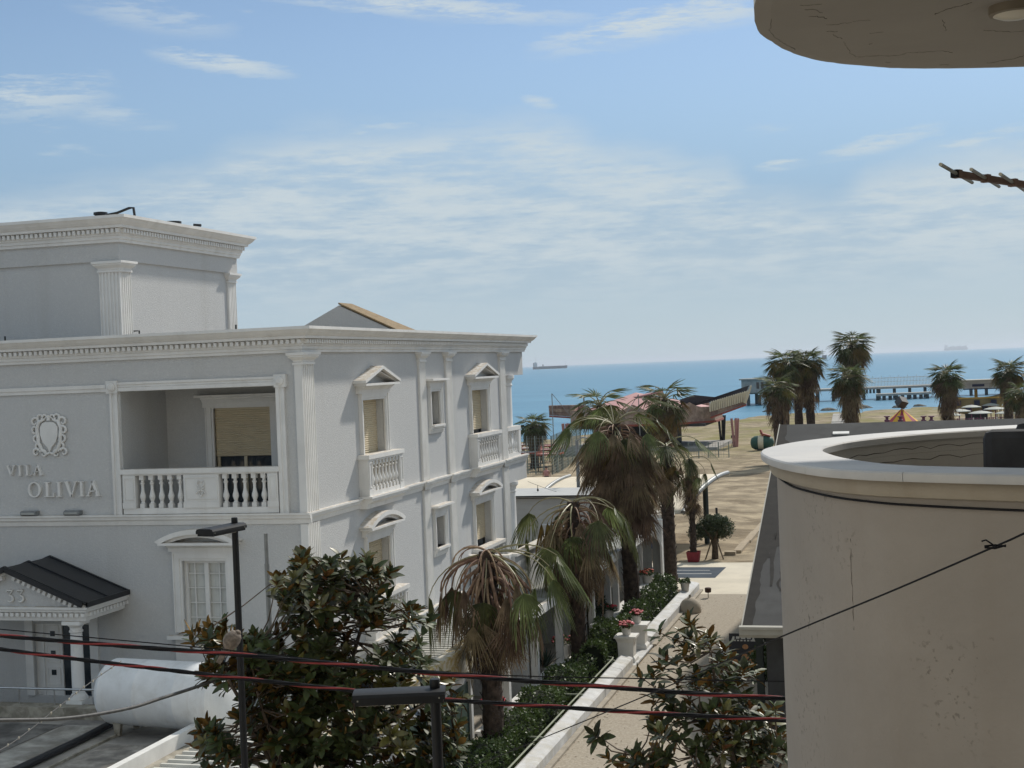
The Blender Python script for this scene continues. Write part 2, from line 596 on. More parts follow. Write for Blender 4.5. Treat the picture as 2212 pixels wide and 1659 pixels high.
m_mesh = mat('fence_wire', (.20, .24, .22), .6, .15, 5)
m_canvas = mat('cream_canvas', (.66, .58, .45), .8, .05, 1, bump=.1, bscale=10)
m_siding = mat('siding_grey', (.42, .42, .41), .7, .06, 1.5)
m_hull = mat('ship_hull', (.05, .06, .085), .6, .15, .05)
m_hull2 = mat('tanker_hull', (.16, .17, .2), .6, .1, .05)
m_super = mat('ship_superstructure', (.45, .45, .45), .6, .05, .05)
m_skin = mat('skin', (.45, .25, .18), .6, .06, 10)
m_cloth = mat('pink_shirt', (.48, .24, .22), .8, .1, 10)
m_short = mat('dark_shorts', (.03, .03, .035), .8, .1, 10)
m_print = mat('sign_print', (.62, .60, .55), .6, .05, 5)
m_pizza = mat('pizza_print', (.50, .24, .10), .6, .3, 20)
m_board = mat('sign_board', (.022, .022, .026), .5, .1, 5)
m_teal = mat('green_shade', (.045, .075, .06), .7, .15, 2)
m_shade = mat('interior_shade', (.05, .05, .05), .9, .2, 3)  # near-black colour stands in for shade inside and under roofs
m_curt2 = mat('grey_curtain', (.33, .34, .33), .85, .06, 3, streak=((.22, .23, .22), 12, .5))
m_facade = mat('facade_cream', (.74, .69, .60), .9, .06, .8, bump=.2, bscale=30)

# ------------------------------------------------------------------ villa
XS, YF = -12.60, 28.37            # side wall plane and front wall plane
XW, YE = -26.0, 44.5              # far left end of the front, end of the side wall
TF = lambda s, n, t: (s, YF - n, t)       # front wall: s = x, n = out of the wall, t = height
TS = lambda s, n, t: (XS + n, s, t)       # side wall: s = y
villa = thing('villa', (-18, 34, 0), 'white classical villa with pilasters, roller shutters, loggia and raised lettering', 'house')


def wall_sheet(mb, s0, s1, t0, t1, holes, reveal=.2):
    ss = sorted({s0, s1} | {h[0] for h in holes} | {h[1] for h in holes})
    ts = sorted({t0, t1} | {h[2] for h in holes} | {h[3] for h in holes})
    for i in range(len(ss) - 1):
        for j in range(len(ts) - 1):
            a, b, c, d = ss[i], ss[i + 1], ts[j], ts[j + 1]
            if any(h[0] <= a and b <= h[1] and h[2] <= c and d <= h[3] for h in holes):
                continue
            mb.add([(a, 0, c), (b, 0, c), (b, 0, d), (a, 0, d)], [(0, 1, 2, 3)])
    for h in holes:
        a, b, c, d = h[:4]
        q = h[4] if len(h) > 4 else reveal
        mb.add([(a, 0, c), (b, 0, c), (b, 0, d), (a, 0, d), (a, -q, c), (b, -q, c), (b, -q, d), (a, -q, d)],
               [(0, 1, 5, 4), (1, 2, 6, 5), (2, 3, 7, 6), (3, 0, 4, 7)])


LOG = (-17.0, -13.2, 6.38, 9.09)
W_UP = [(31.83, 33.30, 6.40, 8.64), (40.70, 42.35, 6.40, 8.64)]
W_LO = [(31.83, 33.30, 2.98, 5.22), (40.65, 42.30, 2.98, 5.20)]
W_SM = [(36.93, 37.67, 7.80, 8.71), (36.93, 37.67, 4.42, 5.24)]
mb = MB(TF)
wall_sheet(mb, XW, XS, 0, 9.95, [LOG + (.25,), (-15.62, -14.56, 3.70, 5.29, .16), (-19.50, -18.02, 2.2, 3.84, .12)])
wall_front = mb.build('front_wall', m_plaster, villa)
mb = MB(TS)
wall_sheet(mb, YF, YE, 0, 9.95, W_UP + W_LO + [w + (.25,) for w in W_SM])
side_wall = mb.build('side_wall', m_plaster, villa)
mb = MB()
mb.box(XW, 46.6, 0, XS - 2.9, 46.8, 9.82).box(XW - .1, YF, 0, XW, 46.8, 9.95)
mb.box(XS - 3, YE, 2.2, XS - .004, YE + .02, 9.81)
mb.build('rear_wall', m_plaster, villa)
MB().box(XW, YF + .2, 9.9, XS - .2, 46.7, 10.2).build('roof_deck', m_greyroof, villa)
# loggia recess behind the front wall
mb = MB()
x0, x1, z0, z1 = LOG
yb, ya = 30.40, YF + .25
for q in ([(x0, ya, z0), (x0, yb, z0), (x0, yb, z1), (x0, ya, z1)], [(x1, ya, z0), (x1, yb, z0), (x1, yb, z1), (x1, ya, z1)],
          [(x0, ya, z1), (x1, ya, z1), (x1, yb, z1), (x0, yb, z1)], [(x0, ya, z0), (x1, ya, z0), (x1, yb, z0), (x0, yb, z0)],
          [(x0, yb, z0), (-15.75, yb, z0), (-15.75, yb, z1), (x0, yb, z1)], [(-14.30, yb, z0), (x1, yb, z0), (x1, yb, z1), (-14.30, yb, z1)],
          [(-15.75, yb, 8.60), (-14.30, yb, 8.60), (-14.30, yb, z1), (-15.75, yb, z1)]):
    mb.add(q, [(0, 1, 2, 3)])
mb.build('loggia_recess', m_plaster, villa)


def shutter(parent, T, s0, s1, t0, t1, n, pitch=.052, name='roller_shutter'):
    mb = MB(T)
    k = int((t1 - t0) / pitch)
    pr = [(n - .03, t0)]
    for i in range(k):
        z = t0 + i * pitch
        pr += [(n - .004, z), (n + .012, z + pitch * .35), (n + .012, z + pitch * .65), (n - .004, z + pitch * .96)]
    pr += [(n - .004, t1), (n - .03, t1)]
    mb.prism(pr, s0, s1, axis=0)
    return mb.build(name, m_shutter, parent)


def window_surround(parent, T, s0, s1, t0, t1, w=.17, openbottom=True):
    mb = MB(T)
    prof = [(0, -.01), (0, .05), (.05, .05), (.055, .075), (w - .03, .075), (w - .03, .095), (w, .095), (w, -.01)]
    path = [(s0, t0), (s0, t1), (s1, t1), (s1, t0)]
    if openbottom:
        mb.sweep([(p[0], p[1]) for p in reversed(path)], prof, False, 'st')
    else:
        mb.sweep([(p[0], p[1]) for p in reversed(path)], prof, True, 'st')
    return mb.build('window_frame', m_trim, parent)


def flat_cap(mb, s0, s1, t, p=.30, h=.26):
    """swelling frieze and a flat shelf over a window"""
    mb.prism([(-.01, t), (.09, t), (.10, t + h * .35), (p * .6, t + h * .62), (p * .75, t + h * .66), (p * .75, t + h * .78), (p, t + h * .84), (p, t + h), (-.01, t + h)], s0 + .12, s1 - .12, axis=0)
    mb.box(s0, -.01, t + h - .055, s1, p + .02, t + h - .003)


def gable_hood(parent, T, s0, s1, t, p=.30, rise=.34):
    mb = MB(T)
    flat_cap(mb, s0, s1, t, p, .24)
    tb, sm = t + .243, (s0 + s1) / 2
    th = .085
    for q in (0, 1):                       # two raking slabs, stepped
        th_ = .075 - q * .03
        dn = .07 * q
        pr = p + .03 - q * .09
        mb.add([(s0 - .05 + q * .1, -.01, tb - .0), (sm, -.01, tb + rise - dn), (sm, -.01, tb + rise + th_ - dn - q * .03), (s0 - .05 + q * .1, -.01, tb + th_),
                (s0 - .05 + q * .1, pr, tb - .0), (sm, pr, tb + rise - dn), (sm, pr, tb + rise + th_ - dn - q * .03), (s0 - .05 + q * .1, pr, tb + th_)],
               [(0, 1, 2, 3), (4, 5, 6, 7), (0, 1, 5, 4), (3, 2, 6, 7), (0, 3, 7, 4)])
        mb.add([(s1 + .05 - q * .1, -.01, tb - .0), (sm, -.01, tb + rise - dn), (sm, -.01, tb + rise + th_ - dn - q * .03), (s1 + .05 - q * .1, -.01, tb + th_),
                (s1 + .05 - q * .1, pr, tb - .0), (sm, pr, tb + rise - dn), (sm, pr, tb + rise + th_ - dn - q * .03), (s1 + .05 - q * .1, pr, tb + th_)],
               [(0, 1, 2, 3), (4, 5, 6, 7), (0, 1, 5, 4), (3, 2, 6, 7), (0, 3, 7, 4)])
    return mb.build('pediment', m_trim, parent)


def arch_hood(parent, T, s0, s1, t, p=.30, rise=.28, w=.13):
    mb = MB(T)
    flat_cap(mb, s0, s1, t, p, .22)
    tb = t + .22
    half = (s1 - s0) / 2 + .06
    Rr = (half * half + rise * rise) / (2 * rise)
    a0 = math.asin(half / Rr)
    sm = (s0 + s1) / 2
    for inner, pr in ((0, p + .02), (.075, p - .07)):
        vs, fs = [], []
        n = 16
        for i in range(n + 1):
            a = -a0 + 2 * a0 * i / n
            for rr in (Rr - inner - .07, Rr - inner + .035):
                q = (sm + rr * math.sin(a), tb + max(-.005, rise - Rr + rr * math.cos(a)))
                vs += [(q[0], -.01, q[1]), (q[0], pr, q[1])]
        for i in range(n):
            b = 4 * i
            fs += [(b, b + 4, b + 5, b + 1), (b + 2, b + 3, b + 7, b + 6), (b + 1, b + 5, b + 7, b + 3), (b, b + 2, b + 6, b + 4)]
        fs += [(0, 1, 3, 2), (4 * n, 4 * n + 2, 4 * n + 3, 4 * n + 1)]
        mb.add(vs, fs)
    return mb.build('arched_hood', m_trim, parent)


def baluster_mesh():
    mb = MB()
    mb.box(-.055, -.055, 0, .055, .055, .10)
    pr = [(.048, .10), (.052, .115), (.036, .14), (.05, .18), (.068, .235), (.066, .28), (.045, .35), (.034, .42), (.034, .50), (.040, .53), (.052, .545), (.052, .565), (.036, .58), (.036, .615), (.052, .63)]
    mb.lathe(pr, 12)
    mb.box(-.055, -.055, .63, .055, .055, .73)
    return mb


balproto = None


def add_balusters(parent, T, s0, s1, n, t, count, height=.73):
    global balproto
    for i in range(count):
        s = s0 + (s1 - s0) * (i + .5) / count
        p = Vector(T(s, n, t)) - ORG[villa.name]
        if balproto is None:
            ob = baluster_mesh().build('baluster', m_trim, parent, org=(0, 0, 0), smooth=45)
            balproto = ob
        else:
            ob = dup(balproto, parent)
            ob.name = 'baluster'
        ob.location = p
        ob.scale = (1, 1, height / .73)


def balconet(T, s0, s1, t, p, count, h=.98):
    """small balcony: base moulding, two pedestals, rail, balusters"""
    mb = MB(T)
    mb.box(s0 + .0, -.005, t + h - .10, s1 - .0, p + .03, t + h).box(s0 + .04, -.005, t + h - .15, s1 - .04, p - .01, t + h - .10)
    mb.box(s0 + .06, p - .14, t, s1 - .06, p - .012, t + .10)
    for a, b in ((s0 + .03, s0 + .30), (s1 - .30, s1 - .03)):
        mb.box(a, p - .20, t, b, p, t + .16).box(a + .015, p - .19, t + .16, b - .015, p - .015, t + h - .15)
        mb.sweep([(b - .07, t + .22), (b - .07, t + h - .2), (a + .07, t + h - .2), (a + .07, t + .22)], [(0, p - .016), (0, p + .004), (.025, p + .004), (.025, p - .016)], True, 'st')
    mb.box(s0 + .052, -.005, t, s0 + .12, p - .192, t + h - .15).box(s1 - .12, -.005, t, s1 - .052, p - .192, t + h - .15)
    mb.box(s0 - .05, -.005, t - .05, s1 + .05, p + .09, t)
    mb.prism([(-.005, t - .30), (p - .08, t - .30), (p - .06, t - .2), (p + .01, t - .15), (p + .05, t - .12), (p + .05, t - .05), (-.005, t - .05)], s0 + .02, s1 - .02, axis=0)
    b = mb.build('balcony', m_trim, villa)
    add_balusters(b, T, s0 + .31, s1 - .31, p - .08, t + .10, count, h - .25)
    return b


# windows of the long side
for i, w in enumerate(W_UP):
    s0, s1, t0, t1 = w
    fr = window_surround(villa, TS, *w)
    shutter(fr, TS, s0, s1, (6.40 if i == 0 else 7.42), t1, -.19)
    MB(TS).box(s0, -.26, t0, s1, -.24, t1).build('pane', m_dkglass, fr)
    gable_hood(villa, TS, s0 - .42, s1 + .42, t1 + .16)
    balconet(TS, s0 - .38, s1 + .62, 6.36, .27, 8)
for i, w in enumerate(W_LO):
    s0, s1, t0, t1 = w
    fr = window_surround(villa, TS, *w)
    shutter(fr, TS, s0, s1, (3.0 if i == 0 else 4.05), t1, -.19)
    MB(TS).box(s0, -.26, t0, s1, -.24, t1).build('pane', m_dkglass, fr)
    arch_hood(villa, TS, s0 - .40, s1 + .40, t1 + .16)
    balconet(TS, s0 - .38, s1 + .62, 2.94, .27, 8)
for w in W_SM:
    s0, s1, t0, t1 = w
    fr = window_surround(villa, TS, *w, w=.16, openbottom=False)
    shutter(fr, TS, s0, s0 + .62, t0 + .02 if t0 > 6 else t0 + .42, t1, -.2)
    MB(TS).box(s0, -.28, t0, s1, -.26, t1).build('pane', m_dkglass, fr)
    mb = MB(TS)
    flat_cap(mb, s0 - .34, s1 + .34, t1 + .15, .22, .20)
    mb.build('window_cap', m_trim, villa)
    mb = MB(TS)
    mb.box(s0 - .12, -.2, t0 - .06, s1 + .12, .16, t0).prism([(-.01, t0 - .24), (.05, t0 - .24), (.07, t0 - .15), (.11, t0 - .1), (.11, t0 - .06), (-.01, t0 - .06)], s0 - .20, s1 + .20, axis=0)
    mb.build('window_sill', m_trim, villa)


# pilasters
def pilaster(T, s0, s1, t0, t1, flutes=True, cap=True, p=.06, wide=None):
    mb = MB(T)
    w = s1 - s0
    n = max(3, int(w / .085))
    pr = [(s0, -.005), (s0, p)]
    if flutes:
        for i in range(n):
            a = s0 + w * (i + .22) / n
            b = s0 + w * (i + .78) / n
            pr += [(a, p), (a + .008, p - .025), (b - .008, p - .025), (b, p)]
    pr += [(s1, p), (s1, -.005)]
    mb.prism(pr, t0, t1 - (.27 if cap else 0), axis=2)
    ob = mb.build('pilaster', m_trim, villa)
    if cap:
        mb = MB(T)
        z = t1 - .27
        pf = [(0, z), (p + .03, z), (p + .03, z + .05), (p + .01, z + .06), (p + .02, z + .10), (p + .10, z + .17), (p + .10, z + .20), (p + .13, z + .21), (p + .13, z + .268), (0, z + .268)]
        mb.sweep([(s0, 0), (s0, .001), (s1, .001), (s1, 0)], [(0, 0)], False) if False else None
        k = .10
        for j in range(1, len(pf) - 2):
            (a, za), (b, zb) = pf[j], pf[j + 1]
            if zb - za < .004:
                continue
            oa, ob_ = a - p, b - p
            mb.add([(s0 - oa, -.004, za), (s1 + oa, -.004, za), (s1 + oa, a, za), (s0 - oa, a, za),
                    (s0 - ob_, -.004, zb), (s1 + ob_, -.004, zb), (s1 + ob_, b, zb), (s0 - ob_, b, zb)],
                   [(0, 1, 2, 3), (4, 7, 6, 5), (0, 4, 5, 1), (1, 5, 6, 2), (2, 6, 7, 3), (3, 7, 4, 0)])
        mb.build('capital', m_trim, ob)
    return ob


BAND_T = 6.33
for s0, s1 in ((28.36, 28.95), (36.0, 36.5), (38.3, 38.8), (43.85, 44.45)):
    pilaster(TS, s0, s1, BAND_T, 9.80)
    pilaster(TS, s0, s1, 2.92, 6.08, cap=False)
pilaster(TF, -12.72, -12.545, BAND_T, 9.796, flutes=False)
pilaster(TF, -12.72, -12.545, 2.5, 6.08, flutes=False, cap=False)


# string course between the floors and base course
def band(T, s0, s1, t, name='string_course'):
    mb = MB(T)
    mb.prism([(-.004, t - .24), (.03, t - .24), (.05, t - .15), (.09, t - .11), (.09, t - .05), (.13, t - .04), (.13, t), (-.004, t)], s0, s1, axis=0)
    return mb.build(name, m_trim, villa)


band(TF, XW, XS + .13, BAND_T)
band(TS, YF + .002, 46.8, BAND_T - .002)
band(TS, YF + .002, 46.8, 2.90, 'base_course')
for s0, s1 in ((36.0, 36.5), (38.3, 38.8), (43.85, 44.45)):
    MB(TS).prism([(.1, BAND_T - .24), (.12, BAND_T - .15), (.15, BAND_T - .11), (.15, BAND_T - .05), (.19, BAND_T - .04), (.19, BAND_T - .003), (.1, BAND_T - .003)], s0 - .05, s1 + .05, axis=0).build('string_course_break', m_trim, villa)

# main cornice
CPROF = [(0, 9.80), (.07, 9.80), (.07, 9.86), (.10, 9.87), (.10, 9.93), (.13, 9.945), (.13, 10.085), (.26, 10.095), (.26, 10.15), (.30, 10.17), (.36, 10.22), (.41, 10.285), (.44, 10.285), (.44, 10.35), (-.25, 10.352)]
mb = MB()
mb.sweep([(XW, YF), (XS, YF), (XS, 46.9), (XS - 4, 46.9)], CPROF)
cornice = mb.build('cornice', m_trim, villa)
PITCH_D = .132
dent = None


def dentils(parent, pts, axis_y, w=.072, d=.09, h=.085):
    """one block for each dentil; the mesh is shared"""
    global dent
    for p in pts:
        if dent is None:
            dent = MB().box(-.5, -.5, 0, .5, .5, 1).build('dentil', m_trim, parent, org=(0, 0, 0))
            o = dent
        else:
            o = dup(dent, parent)
            o.name = 'dentil'
        o.location = Vector(p) - ORG[villa.name]
        o.scale = (d, w, h) if axis_y else (w, d, h)


dentils(cornice, [(XS - .02 + .1 - i * PITCH_D, YF - .172, 9.99) for i in range(60)], False)
dentils(cornice, [(XS + .172, YF - .02 + i * PITCH_D, 9.99) for i in range(141)], True)

# open loggia at the seaward end of the side: lintel, round column, balustrade
MB().box(XS - .5, YE, 9.02, XS + .001, 46.85, 9.82).build('lintel', m_plaster, villa)
MB().box(XS - .5, YE, 5.5, XS + .001, 46.85, 6.1).build('lintel', m_plaster, villa)
MB().box(XS - 3, YE + .25, 2.6, XS - 2.9, 46.58, 9.8).build('loggia_inner_wall', m_plaster, villa)
MB().box(XS - 3, YE, 6.0, XS - .05, 47, 6.25).build('loggia_floor', m_plaster, villa)
for zb, zt in ((6.33, 9.02), (2.95, 5.5)):
    mb = MB()
    mb.lathe([(.36, zb), (.36, zb + .12), (.30, zb + .2), (.30, zt - .36), (.33, zt - .34), (.33, zt - .30), (.31, zt - .28), (.33, zt - .18), (.40, zt - .1), (.40, zt)], 24, (XS - .33, 45.4, 0))
    mb.build('column', m_trim, villa, smooth=40)
mb = MB(TS)
mb.box(44.5, -.14, 7.20, 46.1, .06, 7.33).box(44.5, -.12, 6.33, 46.1, .03, 6.45).box(45.85, -.14, 6.45, 46.1, .05, 7.2)
lb = mb.build('balcony', m_trim, villa)
add_balusters(lb, TS, 44.55, 45.85, -.05, 6.45, 5, .75)

# loggia front: moulded frame, rosette blocks, balustrade, shuttered door
mb = MB(TF)
mb.sweep([(-12.98, 6.30), (-12.98, 9.30), (-17.24, 9.30), (-17.24, 6.30)], [(0, -.004), (0, .07), (-.05, .07), (-.06, .045), (-.11, .045), (-.12, .07), (-.20, .07), (-.20, -.004)], False, 'st')
mb.prism([(-.004, 9.10), (.045, 9.10), (.045, 9.17), (.07, 9.18), (.07, 9.26), (-.004, 9.26)], XW, -17.33, axis=0)
lf = mb.build('loggia_frame', m_trim, villa)
for x in (-17.16, -13.06):
    mb = MB(TF)
    mb.box(x - .14, .0, 9.06, x + .14, .10, 9.34)
    mb.lathe([(.10, .10), (.10, .125), (.07, .135), (.055, .15), (.02, .155)], 20, (0, 0, 0), None) if False else None
    vs = []
    for r, n in ((.10, .10), (.10, .13), (.075, .14), (.055, .155)):
        for k in range(20):
            a = k * math.pi / 10
            vs.append((x + r * math.cos(a), n, 9.20 + r * math.sin(a)))
    fs = [(i * 20 + k, i * 20 + (k + 1) % 20, (i + 1) * 20 + (k + 1) % 20, (i + 1) * 20 + k) for i in range(3) for k in range(20)] + [tuple(range(60, 80))]
    mb.add(vs, fs)
    mb.build('rosette_block', m_trim, lf)
mb = MB(TF)
mb.box(-17.04, -.16, 7.235, -13.16, .10, 7.345).box(-16.99, -.12, 7.20, -13.21, .06, 7.235)
mb.box(-16.99, -.12, 6.34, -13.21, .07, 6.47)
for a, b in ((-16.99, -16.68), (-15.48, -14.62), (-13.45, -13.21)):
    mb.box(a, -.13, 6.47, b, .075, 7.20)
    mb.box(a - .01, -.1, 6.47, b + .01, .095, 6.60)
    mb.sweep([(b - .06, 6.68), (b - .06, 7.13), (a + .06, 7.13), (a + .06, 6.68)], [(0, .07), (0, .092), (.022, .092), (.022, .07)], True, 'st')
lb = mb.build('balustrade', m_trim, villa)
add_balusters(lb, TF, -16.66, -15.49, -.02, 6.47, 5, .73)
add_balusters(lb, TF, -14.61, -13.46, -.02, 6.47, 5, .73)
# small raised emblem on the middle panel
mb = MB(TF)
for sg in (-1, 1):
    for pts in ([(0, 6.72), (.05, 6.80), (.02, 6.88), (.09, 6.92)], [(.02, 6.93), (.09, 6.99), (.06, 7.06), (.02, 7.04)], [(0, 6.86), (.07, 6.84), (.11, 6.78)]):
        mb.tube([(-15.05 + sg * a, .10, b) for a, b in pts], .014, 6)
mb.build('panel_emblem', m_trim, lb, smooth=60)
TB = lambda s, n, t: (s, yb - n, t)
fr = window_surround(villa, TB, -15.75, -14.30, 6.38, 8.60, w=.2)
shutter(fr, TB, -15.75, -14.30, 7.46, 8.60, -.05)
MB(TB).box(-15.75, -.14, 6.38, -14.30, -.12, 7.5).build('pane', m_dkglass, fr)
MB(TB).box(-15.06, -.12, 6.4, -14.98, -.08, 7.47).box(-15.75, -.12, 6.4, -15.68, -.08, 7.47).build('sash', m_shutter, fr)
mb = MB(TB)
flat_cap(mb, -16.12, -13.95, 8.62, .26, .30)
mb.build('window_cap', m_trim, villa)

# ground floor front window: curved hood, glazing bars, net curtain
s0, s1, t0, t1 = -15.62, -14.56, 3.70, 5.29
fr = window_surround(villa, TF, s0, s1, t0, t1, w=.21)
MB(TF).box(s0, -.20, t0, s1, -.17, t1).build('curtain', m_curtain, fr)
mb = MB(TF)
mb.sweep([(s1, t0), (s1, t1), (s0, t1), (s0, t0)], [(0, -.16), (0, -.08), (-.07, -.08), (-.07, -.16)], True, 'st')
mb.box(-15.14, -.15, t0 + .07, -15.04, -.086, t1 - .07)
for z in (4.0, 4.33, 4.66, 4.98):
    mb.box(s0 + .07, -.14, z, s1 - .07, -.115, z + .022)
for x in (-15.40, -14.80):
    mb.box(x, -.142, t0 + .07, x + .022, -.111, t1 - .07)
mb.build('glazing_bars', m_trim, fr)
arch_hood(villa, TF, s0 - .42, s1 + .36, t1 + .21, .32, .26)
MB(TF).box(s0 - .36, -.01, t0 - .14, s1 + .36, .20, t0 - .06).box(s0 - .22, -.01, 2.5, s1 + .22, .07, t0 - .14).build('window_sill', m_trim, villa)


# raised serif lettering, each letter a piece
def stroke(mb, x0, z0, x1, z1, w0, w1=None):
    """thick or tapering bar between two points in the wall plane"""
    w1 = w0 if w1 is None else w1
    d = Vector((x1 - x0, z1 - z0)).normalized()
    q = Vector((-d.y, d.x))
    a, b = Vector((x0, z0)), Vector((x1, z1))
    pts = [a - q * w0 / 2, b - q * w1 / 2, b + q * w1 / 2, a + q * w0 / 2]
    mb.prism([(p.x, p.y) for p in pts], 0.0, .075, axis=1)


def letter(ch, x, z, h, par):
    mb = MB(TF)
    th, tn, sf = h * .17, h * .075, h * .055

    def serif(cx, zz, w):
        mb.box(cx - w / 2, 0, zz, cx + w / 2, .077, zz + sf)
    W = h * .8
    if ch == 'I':
        W = h * .42
        stroke(mb, x + W / 2, z, x + W / 2, z + h, th)
        serif(x + W / 2, z, W)
        serif(x + W / 2, z + h - sf, W)
    elif ch == 'L':
        W = h * .72
        stroke(mb, x + W * .3, z, x + W * .3, z + h, th)
        serif(x + W * .3, z + h - sf, W * .6)
        serif(x + W * .5, z, W)
        stroke(mb, x + W - tn / 2, z, x + W - tn / 2, z + h * .26, tn, tn * .5)
    elif ch in 'VA':
        W = h * .98
        ap, bs = (z, z + h) if ch == 'V' else (z + h, z)
        if ch == 'V':
            stroke(mb, x + W * .12, bs, x + W * .5, ap, th)
            stroke(mb, x + W * .88, bs, x + W * .5, ap, tn)
            serif(x + W * .14, z + h - sf, W * .36)
            serif(x + W * .86, z + h - sf, W * .32)
        else:
            stroke(mb, x + W * .12, bs, x + W * .5, ap, tn)
            stroke(mb, x + W * .88, bs, x + W * .5, ap, th)
            stroke(mb, x + W * .26, z + h * .34, x + W * .74, z + h * .34, tn)
            serif(x + W * .13, z, W * .30)
            serif(x + W * .87, z, W * .36)
    elif ch == 'O':
        W = h * 1.0
        n = 28
        vs, fs = [], []
        for k in range(n):
            a = 2 * math.pi * k / n
            c, s_ = math.cos(a), math.sin(a)
            for rx, rz in ((W / 2, h * .52), (W / 2 - th * .95, h * .52 - tn)):
                for nn in (0, .075):
                    vs.append((x + W / 2 + rx * c, nn, z + h / 2 + rz * s_))
        for k in range(n):
            a, b = 4 * k, 4 * ((k + 1) % n)
            fs += [(a + 1, b + 1, b + 3, a + 3), (a, b, b + 1, a + 1), (a + 2, a + 3, b + 3, b + 2)]
        mb.add(vs, fs)
    mb.build('letter', m_trim, par)
    return W


lett = MB(TF).box(-19.99, -.01, 7.22, -19.98, .005, 7.23).build('lettering', m_plaster, villa)
x = -19.98
for ch, dx in zip('VILA', (.30, .19, .21, 0)):
    letter(ch, x, 7.26, .235, lett)
    x += dx
x = -19.44
for ch, dx in zip('OLIVIA', (.43, .31, .22, .36, .19, 0)):
    letter(ch, x, 6.76, .34, lett)
    x += dx

# coat of arms: plain shield in leafy scrollwork
crest = MB(TF)
cx, cz = -18.84, 8.17
sh = [(-.17, .27), (-.07, .30), (.07, .30), (.17, .27), (.23, .17), (.23, .0), (.17, -.17), (.06, -.28), (0, -.40), (-.06, -.28), (-.17, -.17), (-.23, .0), (-.23, .17)]
crest.prism([(cx + a, cz + b) for a, b in sh], 0, .055, axis=1)
crest = crest.build('coat_of_arms', m_trim, villa, bevel=.012)


def scroll(c, r0, r1, a0, turns, th, sg):
    pts, rs = [], []
    n = 14
    for i in range(n + 1):
        u = i / n
        a = a0 + turns * 2 * math.pi * u
        r = r0 + (r1 - r0) * u
        pts.append((cx + sg * (c[0] + r * math.cos(a)), .03, cz + c[1] + r * math.sin(a)))
        rs.append(th * (1 - .5 * u))
    return pts, rs


mb = MB(TF)
for sg in (-1, 1):
    for c, r0, r1, a0, tu, th in (((.20, .40), .10, .03, -1.2, .9, .036), ((.36, .30), .11, .03, 2.6, -.9, .036), ((.36, .10), .10, .025, 1.8, -.9, .034),
                                  ((.33, -.10), .10, .025, 1.7, -.9, .032), ((.29, -.27), .09, .02, 1.6, -1.0, .032), ((.36, -.40), .10, .03, 2.6, -.9, .036), ((.17, -.43), .10, .03, .6, .9, .036),
                                  ((.09, .41), .06, .02, 0, .8, .03)):
        mb.tube(*scroll(c, r0, r1, a0, tu, th, sg), n=7)
    mb.tube([(cx + sg * a, .03, cz + b) for a, b in ((.10, .36), (.25, .30), (.31, .15), (.29, -.02), (.28, -.18), (.20, -.34), (.08, -.44))], [.03, .05, .045, .05, .045, .045, .03], 7)
mb.tube([(cx, .03, cz + .33), (cx, .035, cz + .45)], [.05, .03], 8)
mb.tube([(cx - .09, .03, cz - .44), (cx, .03, cz - .40), (cx + .09, .03, cz - .44)], .03, 7)
mb.build('scrollwork', m_trim, crest, smooth=60)
for x in (-19.40, -18.28):
    mb = MB(TF)
    mb.prism([(0, 6.36), (.10, 6.33), (.17, 6.36), (.17, 6.42), (.10, 6.45), (0, 6.44)], x - .2, x + .2, axis=0)
    fl = mb.build('wall_floodlight', m_greypole, villa)
    MB(TF).box(x - .17, .172, 6.37, x + .17, .178, 6.41).build('lens', m_pane, fl)

# stair tower on the roof
TX, TY = -18.47, 31.0
tw = MB()
tw.box(-25.5, TY, 10.0, TX, 37.2, 13.2)
tower = tw.build('stair_tower', m_plaster, villa)
mb = MB()
mb.sweep([(-25.5, TY), (TX, TY), (TX, 37.25), (-25.5, 37.25)], [(0, 12.28), (.06, 12.28), (.06, 12.74), (0, 12.74)])
mb.build('tower_frieze', m_plaster, tower)
mb = MB()
P2 = [(o + .06 if o >= 0 else o, z - 9.80 + 12.73) for o, z in CPROF]
P2 = [(o, 12.73 + (z - 12.73) * 1.13) for o, z in P2]
mb.sweep([(-25.5, TY), (TX, TY), (TX, 37.25), (-25.5, 37.25)], P2)
tcor = mb.build('tower_cornice', m_trim, villa)
zz = 12.73 + (9.99 - 9.80) * 1.13
dentils(tcor, [(TX + .16 - i * PITCH_D, TY - .235, zz) for i in range(29)], False, .075, .09, .10)
dentils(tcor, [(TX + .235, TY - .09 + i * PITCH_D, zz) for i in range(50)], True, .075, .09, .10)
TTF = lambda s, n, t: (s, TY - n, t)
TTS = lambda s, n, t: (TX + n, s, t)
pilaster(TTF, TX - .52, TX + .055, 10.2, 12.276)
pilaster(TTS, TY + .002, TY + .46, 10.2, 12.28)
pilaster(TTS, 36.72, 37.2, 10.2, 12.28)
mb = MB()
mb.add([(-23.5, 31.8, 13.36), (-19.2, 31.8, 13.36), (-18.9, 36.5, 13.36), (-23.5, 36.5, 13.36), (-22.0, 33.2, 13.62), (-20.0, 33.2, 13.62), (-20.0, 35, 13.62), (-22.0, 35, 13.62)],
       [(0, 1, 5, 4), (1, 2, 6, 5), (2, 3, 7, 6), (3, 0, 4, 7), (4, 5, 6, 7)])
mb.build('tower_roof', m_lichen, tower)
mb = MB()
mb.lathe([(.15, 13.5), (.15, 13.66), (.18, 13.67), (.18, 13.73), (.1, 13.745)], 18, (-20.0, 32.8, 0))
mb.build('vent_cap', m_black, tower, smooth=40)
MB().lathe([(.2, 13.3), (.2, 13.52), (.22, 13.53), (.22, 13.58)], 16, (-18.9, 34.6, 0)).build('vent_cap', m_black, tower, smooth=40)
